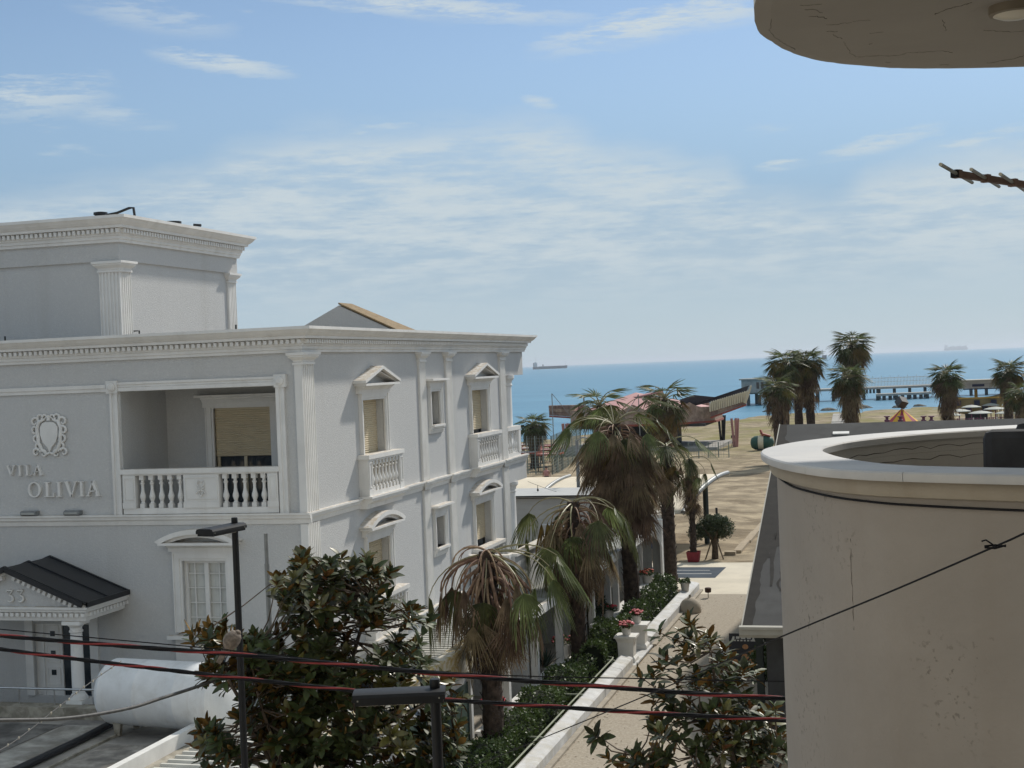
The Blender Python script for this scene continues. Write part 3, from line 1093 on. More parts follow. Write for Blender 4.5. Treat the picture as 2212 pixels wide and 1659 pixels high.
MB().tube([(-19.75, 32.6, 13.62), (-19.4, 32.6, 13.66), (-19.05, 32.6, 13.76), (-18.92, 32.6, 13.76), (-18.88, 32.6, 13.42)], .035, 8).tube([(-18.7, 35.4, 13.4), (-18.7, 35.4, 13.55), (-18.5, 35.4, 13.52)], .04, 8).build('roof_pipe', m_black, tower, smooth=50)
MB().tube([(TX + .2, TY + .5, 10.3), (TX + .2, TY + .5, 10.56), (TX + .05, TY + .5, 10.56)], .02, 6).build('stub_pipe', m_iron, tower)
# little gabled roof behind the cornice
mb = MB()
ax = -15.6
g0, g1 = 38.0, 39.7
mb.add([(ax - 2.4, g0, 10.1), (ax + 2.4, g0, 10.1), (ax, g0, 11.26), (ax - 2.4, g1 + 1, 10.1), (ax + 2.4, g1, 10.1), (ax, g0 + 1.0, 11.26)], [(0, 1, 2), (0, 2, 5, 3), (3, 5, 4), (0, 3, 4, 1)])
gb = mb.build('roof_gable', m_plaster, villa)
mb = MB()
mb.add([(ax + 2.4, g0 - .04, 10.13), (ax, g0 - .04, 11.29), (ax, g0 + 1.0, 11.29), (ax + 2.4, g1 + .1, 10.13), (ax + 2.4, g0 - .04, 10.18), (ax, g0 - .04, 11.34), (ax, g0 + 1.0, 11.34), (ax + 2.4, g1 + .1, 10.18)],
       [(0, 1, 2, 3), (7, 6, 5, 4), (0, 4, 5, 1), (1, 5, 6, 2), (2, 6, 7, 3), (3, 7, 4, 0)])
mb.build('tiled_slope', m_dirt, gb)
for x, y in ((-14.2, 28.6), (-20, 28.5)):
    MB().tube([(x, y, 10.3), (x, y, 10.47)], .02, 6).build('roof_bolt', m_iron, villa)

# entrance porch: black gabled roof, pediment with 33, column, panelled door
PX, PY = -18.95, 26.7          # gable axis, front of the porch
ph = 1.86
mb = MB()
za, ze = 5.33, 4.56
mb.add([(PX, PY - .06, za), (PX + ph + .12, PY - .06, ze), (PX + ph + .12, YF - .002, ze), (PX, YF - .002, za), (PX, PY - .06, za + .06), (PX + ph + .12, PY - .06, ze + .06), (PX + ph + .12, YF - .002, ze + .06), (PX, YF - .002, za + .06)],
       [(0, 1, 2, 3), (7, 6, 5, 4), (0, 4, 5, 1), (1, 5, 6, 2), (2, 6, 7, 3), (3, 7, 4, 0)])
mb.add([(PX, PY - .06, za), (PX - ph - .12, PY - .06, ze), (PX - ph - .12, YF - .002, ze), (PX, YF - .002, za), (PX, PY - .06, za + .06), (PX - ph - .12, PY - .06, ze + .06), (PX - ph - .12, YF - .002, ze + .06), (PX, YF - .002, za + .06)],
       [(0, 1, 2, 3), (7, 6, 5, 4), (0, 4, 5, 1), (1, 5, 6, 2), (2, 6, 7, 3), (3, 7, 4, 0)])
proof = mb.build('porch_roof', m_black, villa)
mb = MB()
for y in (PY - .075, PY + .80, YF - .06):
    for sg in (-1, 1):
        mb.beam((PX, y, za + .075), (PX + sg * (ph + .10), y, ze + .075), .05, .04)
mb.beam((PX + ph + .11, PY - .06, ze + .03), (PX + ph + .11, YF - .01, ze + .03), .05, .11)
mb.beam((PX + ph + .02, PY - .095, ze + .03), (PX, PY - .095, za + .02), .05, .11).beam((PX - ph - .02, PY - .095, ze + .03), (PX, PY - .095, za + .02), .05, .11)
mb.build('roof_seam', m_black, proof)
mb = MB()
mb.prism([(PX - ph, ze - .1), (PX + ph, ze - .1), (PX, za - .01)], PY + .10, PY + .25, axis=1)
ped = mb.build('pediment', m_plaster, villa)
mb = MB()
for sg in (-1, 1):
    mb.beam((PX + sg * (ph + .05), PY + .07, ze - .03), (PX + sg * .0, PY + .07, za - .05), .20, .07)
mb.sweep([(PX - ph + .02, YF - .003), (PX - ph + .02, PY + .06), (PX + ph - .02, PY + .06), (PX + ph - .02, YF - .003)], [(-.1, 4.22), (0, 4.22), (0, 4.30), (.03, 4.31), (.03, 4.40), (.08, 4.42), (.08, 4.46), (.12, 4.48), (.12, 4.53), (-.1, 4.53)])
mb.build('porch_entablature', m_trim, ped)
mb = MB()
for i in range(28):
    x = PX - ph + .06 + i * .133
    mb.box(x, PY - .03, 4.32, x + .075, PY + .06, 4.40)
for i in range(12):
    y = PY + .13 + i * .133
    mb.box(PX + ph, y, 4.32, PX + ph + .07, y + .075, 4.40)
sl = math.atan2(za - ze, ph)
for sg in (-1, 1):
    for i in range(14):
        u = (i + .7) / 15
        M = Matrix.Translation((PX + sg * ph * (1 - u), PY + .04, ze - .10 + (za - ze) * u - .02)) @ Matrix.Rotation(sg * sl, 4, 'Y')
        mb.obox(M, .037, .055, .05)
tag(mb.build('porch_dentils', m_trim, ped), kind='stuff')


def digit3(mb, x, z, h):
    T = lambda s, n, t: (s, PY + .10 - n, t)
    b = MB(T)
    w = h * .62
    for (c0, c1, rr, a0, a1) in ((x + w * .45, z + h * .27, h * .25, -2.5, 1.75),):
        pts = [(c0 + rr * 1.05 * math.cos(a0 + (a1 - a0) * i / 14), .03, c1 + rr * math.sin(a0 + (a1 - a0) * i / 14)) for i in range(15)]
        b.tube(pts, [h * .05 + h * .06 * math.sin(math.pi * i / 14) for i in range(15)], 6)
    b.box(x + w * .02, 0, z + h * .90, x + w * .92, .055, z + h)
    b.tube([(x + w * .85, .03, z + h * .93), (x + w * .30, .03, z + h * .54), (x + w * .55, .03, z + h * .51)], [h * .06, h * .045, h * .05], 6)
    b.box(x + w * .0, 0, z + h * .80, x + w * .09, .055, z + h * .93)
    b.lathe([(h * .085, 0), (h * .085, .05)], 10, (0, 0, 0)) if False else None
    return b


for x in (-19.02, -18.76):
    digit3(None, x, 4.62, .27).build('number', m_trim, ped, smooth=60)
mb = MB()
for sg in (1, -1):
    c = (PX + sg * (ph - .33), PY + .18, 0)
    mb = MB()
    mb.box(c[0] - .2, c[1] - .2, 2.05, c[0] + .2, c[1] + .2, 2.52)
    mb.lathe([(.20, 2.52), (.20, 2.56), (.16, 2.62), (.135, 2.66), (.135, 3.2), (.125, 3.95), (.15, 3.97), (.15, 4.0), (.13, 4.02), (.13, 4.07), (.17, 4.11), (.18, 4.14)], 20, c)
    mb.box(c[0] - .22, c[1] - .2, 4.14, c[0] + .22, c[1] + .2, 4.218)
    mb.build('column', m_trim, villa, smooth=40)
mb = MB(TF)
mb.box(-19.50, -.11, 2.2, -19.32, -.08, 3.84)
mb.box(-19.32, -.11, 2.2, -19.26, -.03, 3.84).box(-18.81, -.11, 2.2, -18.78, -.03, 3.84)
dr = mb.build('door_frame', m_trim, villa)
mb = MB(TF)
mb.box(-19.26, -.10, 2.2, -18.81, -.06, 3.84)
for z in (2.45, 2.95, 3.42):
    mb.sweep([(-18.89, z), (-18.89, z + .36), (-19.18, z + .36), (-19.18, z)], [(0, -.06), (0, -.045), (.02, -.045), (.02, -.06)], True, 'st')
dl = mb.build('door', m_trim, dr)
for z in (2.66, 3.10, 3.55):
    MB(TF).box(-19.10, -.06, z, -18.98, -.05, z + .12).build('door_pane', m_dkglass, dl)
MB(TF).box(-18.78, -.11, 2.2, -18.02, -.07, 3.84).build('sidelight', m_dkglass, dr)
MB(TF).box(-18.02, -.005, 2.2, -17.82, .05, 3.95).box(-19.70, -.005, 2.2, -19.50, .05, 3.95).box(-19.70, -.005, 3.95, -17.82, .06, 4.08).build('door_surround', m_trim, villa)

# ------------------------------------------------------------------ ground, sand, sea
rng = random.Random(7)


def shore_y(x):
    base = 286 + 5 * math.sin(x * .05) + 3 * math.sin(x * .13 + 1)
    if x < -26:
        base += (x + 26) * 2.9 if x > -70 else -127.6 + (x + 70) * .35
    elif x > 30:
        base += (x - 30) * .5
    return base


def sand_z(x, y):
    d = shore_y(x) - y
    z = -1.9 + max(-2.2, min(1.86, d * .0105 if d > 0 else d * .03))
    if y > 64:
        k = min(1, (y - 64) / 20)
        z += k * (.10 * math.sin(x * .35 + y * .12) * math.sin(y * .21) + .06 * math.sin(x * .9 + 1.3 * math.sin(y * .3)))
    return min(z, -.03) if y < 66 else z


def frange(a, b, n):
    return [a + (b - a) * i / n for i in range(n + 1)]


xsamp = [-9000, -3000, -900, -400] + frange(-200, -62, 12) + frange(-58, 40, 98) + frange(46, 200, 12) + [400, 900, 3000, 9000]
ysamp = [-400, -60, 0, 40] + frange(60, 150, 60) + frange(153, 320, 70) + [420]
mb = MB()
vs = [(x, y, sand_z(max(-300, min(300, x)), y)) for y in ysamp for x in xsamp]
nx = len(xsamp)
mb.add(vs, [(j * nx + i, j * nx + i + 1, (j + 1) * nx + i + 1, (j + 1) * nx + i) for j in range(len(ysamp) - 1) for i in range(nx - 1)])
ground = mb.build('beach_ground', m_sand, smooth=60)
tag(ground, 'pale trampled sand of the beach with low ripples', kind='structure')
# dry vegetation tint on the back of the beach belongs to the sand material
nt = m_sand.node_tree
_b = nt.nodes['Principled BSDF']
_old = _b.inputs['Base Color'].links[0].from_socket
_tc = nt.nodes.new('ShaderNodeTexCoord')
_sp = nt.nodes.new('ShaderNodeSeparateXYZ')
nt.links.new(_tc.outputs['Object'], _sp.inputs[0])
_mr = nt.nodes.new('ShaderNodeMapRange')
nt.links.new(_sp.outputs[1], _mr.inputs[0])
_mr.inputs[1].default_value, _mr.inputs[2].default_value = 120, 190
_nz = nt.nodes.new('ShaderNodeTexNoise')
_mp = nt.nodes.new('ShaderNodeMapping')
_mp.inputs['Scale'].default_value = (.10, .045, .1)
nt.links.new(_tc.outputs['Object'], _mp.inputs[0])
nt.links.new(_mp.outputs[0], _nz.inputs['Vector'])
_nz.inputs['Scale'].default_value = 1.6
_nz.inputs['Detail'].default_value = 9
_nz.inputs['Roughness'].default_value = .7
_m2 = nt.nodes.new('ShaderNodeMapRange')
nt.links.new(_nz.outputs[0], _m2.inputs[0])
_m2.inputs[1].default_value, _m2.inputs[2].default_value = .42, .62
_mm = nt.nodes.new('ShaderNodeMath')
_mm.operation = 'MULTIPLY'
nt.links.new(_mr.outputs[0], _mm.inputs[0])
nt.links.new(_m2.outputs[0], _mm.inputs[1])
_mx = nt.nodes.new('ShaderNodeMix')
_mx.data_type = 'RGBA'
nt.links.new(_mm.outputs[0], _mx.inputs[0])
nt.links.new(_old, _mx.inputs[6])
_mx.inputs[7].default_value = (.21, .19, .075, 1)
nt.links.new(_mx.outputs[2], _b.inputs['Base Color'])

# sea: one sheet to the horizon, rippled by two bump scales
m_sea = bpy.data.materials.new('sea_water')
m_sea.use_nodes = True
N, L = m_sea.node_tree.nodes, m_sea.node_tree.links
b = N['Principled BSDF']
b.inputs['Roughness'].default_value = .32
b.inputs['IOR'].default_value = 1.33
b.inputs['Specular IOR Level'].default_value = .32
tc = N.new('ShaderNodeTexCoord')
hs = []
for s3, scl in (((.05, .16, 1), 1.0), ((.006, .03, 1), 1.0), ((.3, .7, 1), 1.0)):
    mp = N.new('ShaderNodeMapping')
    mp.inputs['Scale'].default_value = s3
    L.new(tc.outputs['Object'], mp.inputs[0])
    n = N.new('ShaderNodeTexNoise')
    n.inputs['Scale'].default_value = scl
    n.inputs['Detail'].default_value = 6
    n.inputs['Roughness'].default_value = .6
    L.new(mp.outputs[0], n.inputs['Vector'])
    hs.append(n.outputs[0])
mx = N.new('ShaderNodeMix')
mx.data_type = 'RGBA'
mr = N.new('ShaderNodeMapRange')
ad = N.new('ShaderNodeMath')
ad.operation = 'ADD'
L.new(hs[0], ad.inputs[0])
L.new(hs[1], ad.inputs[1])
L.new(ad.outputs[0], mr.inputs[0])
mr.inputs[1].default_value, mr.inputs[2].default_value = .72, 1.28
L.new(mr.outputs[0], mx.inputs[0])
mx.inputs[6].default_value = (.048, .180, .292, 1)
mx.inputs[7].default_value = (.105, .268, .380, 1)
L.new(mx.outputs[2], b.inputs['Base Color'])
bp = N.new('ShaderNodeBump')
bp.inputs['Strength'].default_value = .5
bp.inputs['Distance'].default_value = .5
L.new(hs[2], bp.inputs['Height'])
L.new(bp.outputs[0], b.inputs['Normal'])
mb = MB()
mb.add([(-70000, 150, -1.9), (70000, 150, -1.9), (70000, 70000, -1.9), (-70000, 70000, -1.9)], [(0, 1, 2, 3)])
tag(mb.build('sea', m_sea), 'calm blue sea reaching to the horizon', kind='structure')

# paved lane, pale slab at its end with the blue-grey pad and its white lines
mb = MB()
mb.add([(-8.2, 8, .004), (-3.6, 8, .004), (-3.6, 56.1, .004), (-8.2, 56.1, .004)], [(0, 1, 2, 3)])
tag(mb.build('lane', m_path), 'buff concrete lane running down to the beach', kind='structure')
mb = MB()
mb.add([(-60, -40, 0), (60, -40, 0), (60, 24, 0), (-60, 24, 0)], [(0, 1, 2, 3)])
m_asph = mat('street_paving', (.36, .34, .31), .9, .12, 1, bump=.3, bscale=60)  # unseen surface, colour lightened to bounce more sun onto shaded walls
tag(mb.build('street', m_asph), 'pale paved street below the balconies', kind='structure')
mb = MB()
mb.add([(-14, 56.1, .006), (3, 56.0, .006), (3, 64.9, .006), (-14, 64.7, .006)], [(0, 1, 2, 3)])
slab = tag(mb.build('pavement', m_slab), 'pale concrete slab at the end of the lane', kind='structure')
MB().add([(-13, 60.2, .011), (-8.1, 60.2, .011), (-8.0, 63.3, .011), (-13, 63.3, .011)], [(0, 1, 2, 3)]).build('painted_pad', m_pad, slab)
MB().add([(-13, 61.3, .015), (-8.4, 61.3, .015), (-8.4, 61.38, .015), (-13, 61.38, .015)], [(0, 1, 2, 3)]).add([(-13, 62.3, .015), (-8.6, 62.3, .015), (-8.6, 62.36, .015), (-13, 62.36, .015)], [(0, 1, 2, 3)]).build('painted_line', m_white, slab)

mb = MB()
for _ in range(420):
    k_ = rng.random()
    x_ = -8.15 + rng.random() ** 2.2 * 4.2 if k_ < .75 else -3.8 - rng.random() ** 2 * 1.6
    y_, a_, l_ = rng.uniform(30, 56), rng.uniform(0, 6.28), rng.uniform(.03, .085)
    c_, s2 = math.cos(a_) * l_, math.sin(a_) * l_
    mb.add([(x_, y_, .012), (x_ + c_ * .5 - s2 * .25, y_ + s2 * .5 + c_ * .25, .022), (x_ + c_, y_ + s2, .013), (x_ + c_ * .5 + s2 * .25, y_ + s2 * .5 - c_ * .25, .018)], [(0, 1, 2, 3)])
tag(mb.build('leaf_litter', mat('dry_leaf', (.15, .10, .055), .9, .4, 9), recalc=False), 'scattered dry leaves along the lane', 'leaves', kind='stuff')

# planting strip and white kerb wall along the lane, open between the two pedestals
mb = MB()
mb.add([(-10.35, 24, .03), (-8.6, 24, .03), (-8.6, 57, .03), (-10.35, 57, .03)], [(0, 1, 2, 3)])
tag(mb.build('planting_bed', m_soil), 'narrow earth bed between veranda and kerb', kind='structure')
kerb = thing('kerb_wall', (-8.5, 44, 0), 'low white kerb wall edging the concrete lane', 'wall')
ya = 24.0
while ya < 42.4:
    yb_ = min(ya + 2.4, 42.5)
    MB().prism([(-8.72, .0), (-8.72, .36), (-8.66, .39), (-8.36, .33), (-8.32, .29), (-8.32, 0)], ya + .004, yb_ - .004, axis=1).build('kerb_block', m_kerb, kerb).location += Vector((rng.uniform(-.012, .012), 0, rng.uniform(-.012, .006)))
    ya = yb_
ya = 45.75
while ya < 56.5:
    yb_ = min(ya + 2.4, 56.9)
    MB().prism([(-8.72, .0), (-8.72, .36), (-8.66, .39), (-8.34, .33), (-8.30, .29), (-8.30, 0)], ya + .004, yb_ - .004, axis=1).build('kerb_block', m_kerb, kerb)
    ya = yb_
MB().box(-8.32, 24, 0, -8.17, 42.5, .07).box(-8.30, 45.75, 0, -8.15, 56.9, .07).build('plinth', m_kerbside, kerb)
m_pipeg = mat('pipe_greygreen', (.30, .32, .24), .6, .1, 4)
mb = MB()
mb.tube([(-8.78, 28, .42), (-8.78, 41.6, .42), (-8.8, 41.9, .42), (-9.15, 42.1, .42)], .022, 6)
for y in (32.8, 37.2, 41.6):
    mb.tube([(-8.78, y, .42), (-8.78, y, .05)], .018, 6).tube([(-9.5, y, .40), (-8.70, y, .40), (-8.66, y, .30)], .025, 6)
mb.build('pipe_rail', m_pipeg, kerb, smooth=50)
MB().box(-10.3, 42.55, 0, -8.25, 45.7, .06).build('entrance_step', m_kerb, kerb)


def leafcloud(mb, pts, size, r_, stretch=1.8):
    """small folded leaves at the points, turned at random"""
    for p in pts:
        a, e, w = r_.uniform(0, 6.283), r_.uniform(-.5, 1.2), size * r_.uniform(.6, 1.25)
        d = Vector((math.cos(a) * math.cos(e), math.sin(a) * math.cos(e), math.sin(e)))
        s_ = d.cross(Vector((r_.uniform(-1, 1), r_.uniform(-1, 1), r_.uniform(-1, 1)))).normalized() * w * .5
        t_ = d * w * stretch
        p = Vector(p)
        mb.add([tuple(p), tuple(p + t_ * .5 + s_), tuple(p + t_), tuple(p + t_ * .5 - s_)], [(0, 1, 2, 3)])


# clipped hedges
def hedge(y0, y1, x0, x1, h, label, n, seed):
    r_ = random.Random(seed)
    c = ((x0 + x1) / 2, (y0 + y1) / 2, 0)
    t = thing('hedge', c, label, 'hedge', 'hedges along the lane')

    def surf(u, y):
        # half superellipse section, lumpy
        k = 1 + .16 * math.sin(y * 2.3 + seed) + .09 * math.sin(y * 5.1 + u * 3)
        a = math.pi * u
        cx_, hw = (x0 + x1) / 2, (x1 - x0) / 2
        return (cx_ - hw * k * math.copysign(abs(math.cos(a)) ** .6, math.cos(a)), y, h * k * abs(math.sin(a)) ** .6)
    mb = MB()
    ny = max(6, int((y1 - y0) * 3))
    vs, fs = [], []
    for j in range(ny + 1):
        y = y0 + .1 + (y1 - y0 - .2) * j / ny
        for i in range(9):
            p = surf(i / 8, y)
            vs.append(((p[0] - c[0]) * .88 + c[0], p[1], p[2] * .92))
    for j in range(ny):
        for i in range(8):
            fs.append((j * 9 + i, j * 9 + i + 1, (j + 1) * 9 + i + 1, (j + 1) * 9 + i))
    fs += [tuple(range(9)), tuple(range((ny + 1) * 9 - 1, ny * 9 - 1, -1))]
    mb.add(vs, fs).build('shade_core', m_hedgecore, t)  # near-black hull; its colour stands in for shade between the leaves
    mb = MB()
    pts = []
    for _ in range(n):
        u, y = r_.random(), r_.uniform(y0, y1)
        p = surf(u, y)
        k = r_.uniform(.86, 1.04)
        pts.append(((p[0] - c[0]) * k + c[0], p[1], p[2] * k + .02))
    leafcloud(mb, pts, .055, r_)
    tag(mb.build('foliage', m_hedge, t, recalc=False), kind='stuff')
    return t


hedge(26.0, 40.6, -10.0, -9.05, .72, 'long clipped hedge beside the near white kerb', 15000, 1)
hedge(41.4, 44.6, -9.75, -8.95, .95, 'short rounded hedge left of the flower pedestals', 5000, 2)
hedge(46.6, 55.8, -9.7, -8.95, .85, 'clipped hedge between pedestals and end of lane', 8000, 3)
mb = MB()
pts = []
for _ in range(9000):
    y = rng.uniform(24, 56)
    if 42.5 < y < 45.7:
        continue
    x = rng.uniform(-9.1, -8.72)
    w, hh, a = .012, rng.uniform(.05, .13), rng.uniform(0, 6.28)
    dx, dy = math.cos(a) * w, math.sin(a) * w
    lx, ly = rng.uniform(-.05, .05), rng.uniform(-.05, .05)
    mb.add([(x - dx, y - dy, .03), (x + dx, y + dy, .03), (x + lx, y + ly, .03 + hh)], [(0, 1, 2)])
tag(mb.build('grass', m_grass, recalc=False), 'strip of short green grass beside the white kerb', 'grass', kind='stuff')

# ------------------------------------------------------------------ neighbour's flat grey roof with tank, railings
low = thing('low_building', (-19, 22, 0), 'low building with stained grey flat roof in front of the villa porch', 'building')
MB().box(-27, 14, 0, -13.62, 26.35, 2.08).build('wall', m_plaster, low)
MB().box(-27.1, 13.9, 2.08, -13.6, 26.36, 2.2).build('roof_slab', m_greyroof, low)
for x0_, x1_, y0_, m_ in ((-18.9, -17.2, 19.0, mat('felt_dark', (.20, .19, .175), .95, .35, 2.5, bump=.3, bscale=15, col2=(.10, .095, .09), spec=.1)), (-17.1, -16.2, 21.0, mat('felt_pale', (.42, .40, .36), .95, .3, 2.0, bump=.3, bscale=15, col2=(.22, .2, .17), spec=.1)), (-22.4, -19.6, 18.0, MATS['felt_dark']), (-15.4, -14.0, 17.0, mat('felt_mid', (.34, .31, .27), .95, .35, 3.0, bump=.3, bscale=15, col2=(.18, .165, .15), spec=.1))):
    MB().box(x0_, y0_, 2.2, x1_, 25.9 if x0_ < -16 else 24.6, 2.212).build('felt_strip', m_, low)
MB().box(-15.55, 16, 2.2, -15.5, 25.2, 2.25).box(-19.3, 16, 2.2, -19.1, 26, 2.24).build('roof_batten', m_ledge, low)
MB().tube([(-15.95, 15, 2.28), (-15.95, 24.6, 2.28), (-16.02, 26.2, 2.30)], .075, 10).build('roof_pipe', m_black, low, smooth=50)
MB().box(-27, 26.36, 2.0, -16.6, 26.75, 2.44).box(-16.6, 26.36, 2.0, -14.2, 26.7, 2.30).build('ledge', m_ledge, low)
MB().box(-13.60, 14, 2.0, -13.44, 27.2, 2.62).build('parapet', m_white, low)
MB().box(-13.44, 14, 2.0, -13.18, 27.2, 2.36).build('gutter', m_ledge, low)
rail = thing('porch_railing', (-18.5, 26.6, 2.44), 'low stainless steel railing in front of the villa door', 'railing')
mb = MB()
mb.tube([(-24, 26.62, 2.77), (-16.98, 26.62, 2.78), (-16.82, 26.66, 2.79), (-16.2, 27.2, 2.86)], .026, 8)
mb.build('handrail', m_metal, rail, smooth=50)
for x in (-22.4, -20.6, -18.72, -17.85):
    MB().tube([(x, 26.62, 2.44), (x, 26.62, 2.76)], .016, 6).build('post', m_metal, rail, smooth=50)
MB().tube([(-16.45, 26.98, 2.3), (-16.45, 26.98, 2.82)], .016, 6).build('post', m_metal, rail, smooth=50)
tank = thing('water_tank', (-14.4, 25.4, 2.2), 'big white cylindrical water tank lying on the grey roof', 'tank')
d = Vector((2.9, -.35, 0)).normalized()
Mt = Matrix.Translation((-14.42, 25.42, 3.03)) @ Vector((0, 0, 1)).rotation_difference(d).to_matrix().to_4x4()
R_ = .66
prof = [(.05, -1.52), (.28, -1.50), (.48, -1.45), (.60, -1.38), (R_, -1.28), (R_, -.45), (R_ + .004, -.44), (R_ + .004, -.42), (R_, -.41), (R_, .5), (R_ + .004, .51), (R_ + .004, .53), (R_, .54), (R_, 1.28), (.60, 1.38), (.48, 1.45), (.28, 1.50), (.05, 1.52)]
MB().lathe(prof, 40, M=Mt).build('shell', m_tank, tank, smooth=30)
for k in (-1.05, 1.05):
    for s_ in (-.30, .30):
        p = Mt @ Vector((0, 0, k))
        q = p + Vector((d.y, -d.x, 0)) * s_
        MB().add([(q.x - .05, q.y - .05, 2.2), (q.x + .05, q.y - .05, 2.2), (q.x + .05, q.y + .05, 2.2), (q.x - .05, q.y + .05, 2.2),
                  (q.x - .09, q.y - .05, 2.52), (q.x + .09, q.y - .05, 2.52), (q.x + .09, q.y + .05, 2.52), (q.x - .09, q.y + .05, 2.52)],
                 [(0, 1, 2, 3), (4, 7, 6, 5), (0, 4, 5, 1), (1, 5, 6, 2), (2, 6, 7, 3), (3, 7, 4, 0)]).build('leg', m_ledge, tank)

# white ribbed roof beside the villa, with its lichened parapet
perg = thing('ribbed_roof', (-11.8, 28, 0), 'white ribbed metal roof between villa wall and lichened parapet', 'roof')
MB().box(-13.18, 14, 2.3, -10.62, 39.6, 2.36).build('sheet', m_slatgap, perg)
sl0 = MB().prism([(-.055, 0), (-.035, .05), (.035, .05), (.055, 0)], -13.17, -10.64, axis=0).build('rib', m_slat, perg, org=(0, 0, 0))
sl0.location = Vector((0, 15, 2.362)) - ORG[perg.name]
for i in range(1, 92):
    o = dup(sl0, perg)
    o.name = 'rib'
    o.location = Vector((0, 15 + i * .27, 2.362)) - ORG[perg.name]
MB().prism([(-10.66, 2.0), (-10.66, 2.56), (-10.70, 2.58), (-10.70, 2.66), (-10.36, 2.66), (-10.36, 2.60), (-10.40, 2.57), (-10.40, 2.42), (-10.44, 2.40), (-10.44, 2.0)], 14, 33.1, axis=1).build('parapet', m_lichen, perg)
MB().box(-10.62, 14, 0, -10.47, 33.0, 2.0).build('wall', m_plaster, perg)
MB().box(-10.46, 27.5, .2, -10.44, 32.6, 1.75).build('shopfront', m_teal, perg)
for y in (27.4, 29.6, 32.6):
    MB().box(-10.47, y, 0, -10.38, y + .16, 2.0).build('post', m_white, perg)

# solid parapet of the villa terrace further back
ter = thing('terrace_wall', (-11.4, 42, 0), 'plain white terrace parapet behind the palm trunks', 'wall')
MB().box(-12.55, 39.9, 2.5, -11.35, 40.1, 3.72).box(-11.4, 40.1, 2.5, -11.25, 48.4, 3.72).box(-12.5, 48.2, 2.5, -11.4, 48.4, 3.72).build('parapet', m_plaster, ter)
MB().box(-12.6, 39.85, 3.72, -11.35, 40.15, 3.80).box(-11.48, 40.15, 3.72, -11.18, 48.45, 3.80).build('coping', m_trim, ter)

# veranda of the seafront restaurant
ver = thing('veranda', (-11.4, 46, 0), 'white restaurant veranda with slim posts under the palms', 'building')
MB().box(-12.58, 39.7, 2.34, -10.25, 57.6, 2.5).build('roof', m_slatgap, ver)  # dark sheet colour stands in for shade on the veranda roof
MB().box(-10.25, 33.2, 2.28, -10.12, 57.7, 2.54).build('roof_edge', m_trim, ver)
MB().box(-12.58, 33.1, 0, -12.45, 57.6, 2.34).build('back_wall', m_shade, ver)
MB().add([(-12.45, 33.1, .02), (-10.3, 33.1, .02), (-10.3, 57.6, .02), (-12.45, 57.6, .02)], [(0, 1, 2, 3)]).build('floor', m_kerbside, ver)
for y in (35.4, 38.4, 41.3, 45.9, 50.0, 53.8):
    MB().box(-10.42, y, 0, -10.22, y + .2, 2.34).build('post', m_white, ver)
for y in (38.4, 45.9, 50.0):
    MB().box(-12.4, y - .05, 0, -10.5, y + .1, 2.3).build('screen_wall', m_plaster, ver)
for y0, y1 in ((33.2, 42.2), (46.3, 57.4)):
    MB().box(-10.44, y0, 0, -10.2, y1, .32).box(-10.5, y0, .32, -10.12, y1, .38).build('low_wall', m_white, ver)
mb = MB()
for y in (36, 37, 39.5, 42.4, 43.6, 47, 48.2, 51.6, 52.6):
    mb.box(-12.44, y, .2, -12.40, y + .7, 2.1)
mb.build('glazing', m_dkglass, ver)

# arched white gateway at the end of the veranda
gate = thing('arched_gateway', (-10.4, 58.2, 0), 'white arched gateway with grey curtain at the veranda end', 'arch')
mb = MB()
n = 14
ow, iw, hh, sp = .40, .40, 2.75, 1.62
cxg = -10.42
arc = [(cxg - iw, 0.0)] + [(cxg - iw * math.cos(math.pi * i / n), sp + .46 * math.sin(math.pi * i / n)) for i in range(n + 1)] + [(cxg + iw, 0.0)]
outer = [(cxg - .72, 0.0)] + [(cxg - .72 + 1.2 * i / n, hh) for i in range(n + 1)] + [(cxg + .48, 0.0)]
vs, fs = [], []
for y in (58.0, 58.35):
    vs += [(a, y, c) for a, c in arc] + [(a, y, c) for a, c in outer]
k = len(arc)
for i in range(k - 1):
    fs += [(i, i + 1, k + i + 1, k + i), (2 * k + i, 3 * k + i, 3 * k + i + 1, 2 * k + i + 1), (i, 2 * k + i, 2 * k + i + 1, i + 1), (k + i, k + i + 1, 3 * k + i + 1, 3 * k + i)]
mb.add(vs, fs).build('arch', m_white, gate)
mb = MB()
mb.sweep([(q[0], q[1]) for q in reversed(arc)], [(0, 57.93), (.09, 57.93), (.09, 58.02), (0, 58.02)], False, 'st')
mb.build('arch_moulding', m_trim, gate)
MB().box(cxg - .39, 58.2, 0, cxg + .0, 58.23, 2.1).box(cxg + .03, 58.2, 0, cxg + .39, 58.23, 2.1).build('curtain', m_curt2, gate)
MB().box(-12.6, 58.0, 0, cxg - .73, 58.35, 2.75).build('wall', m_plaster, gate)

# ------------------------------------------------------------------ pedestals, pots, flowers


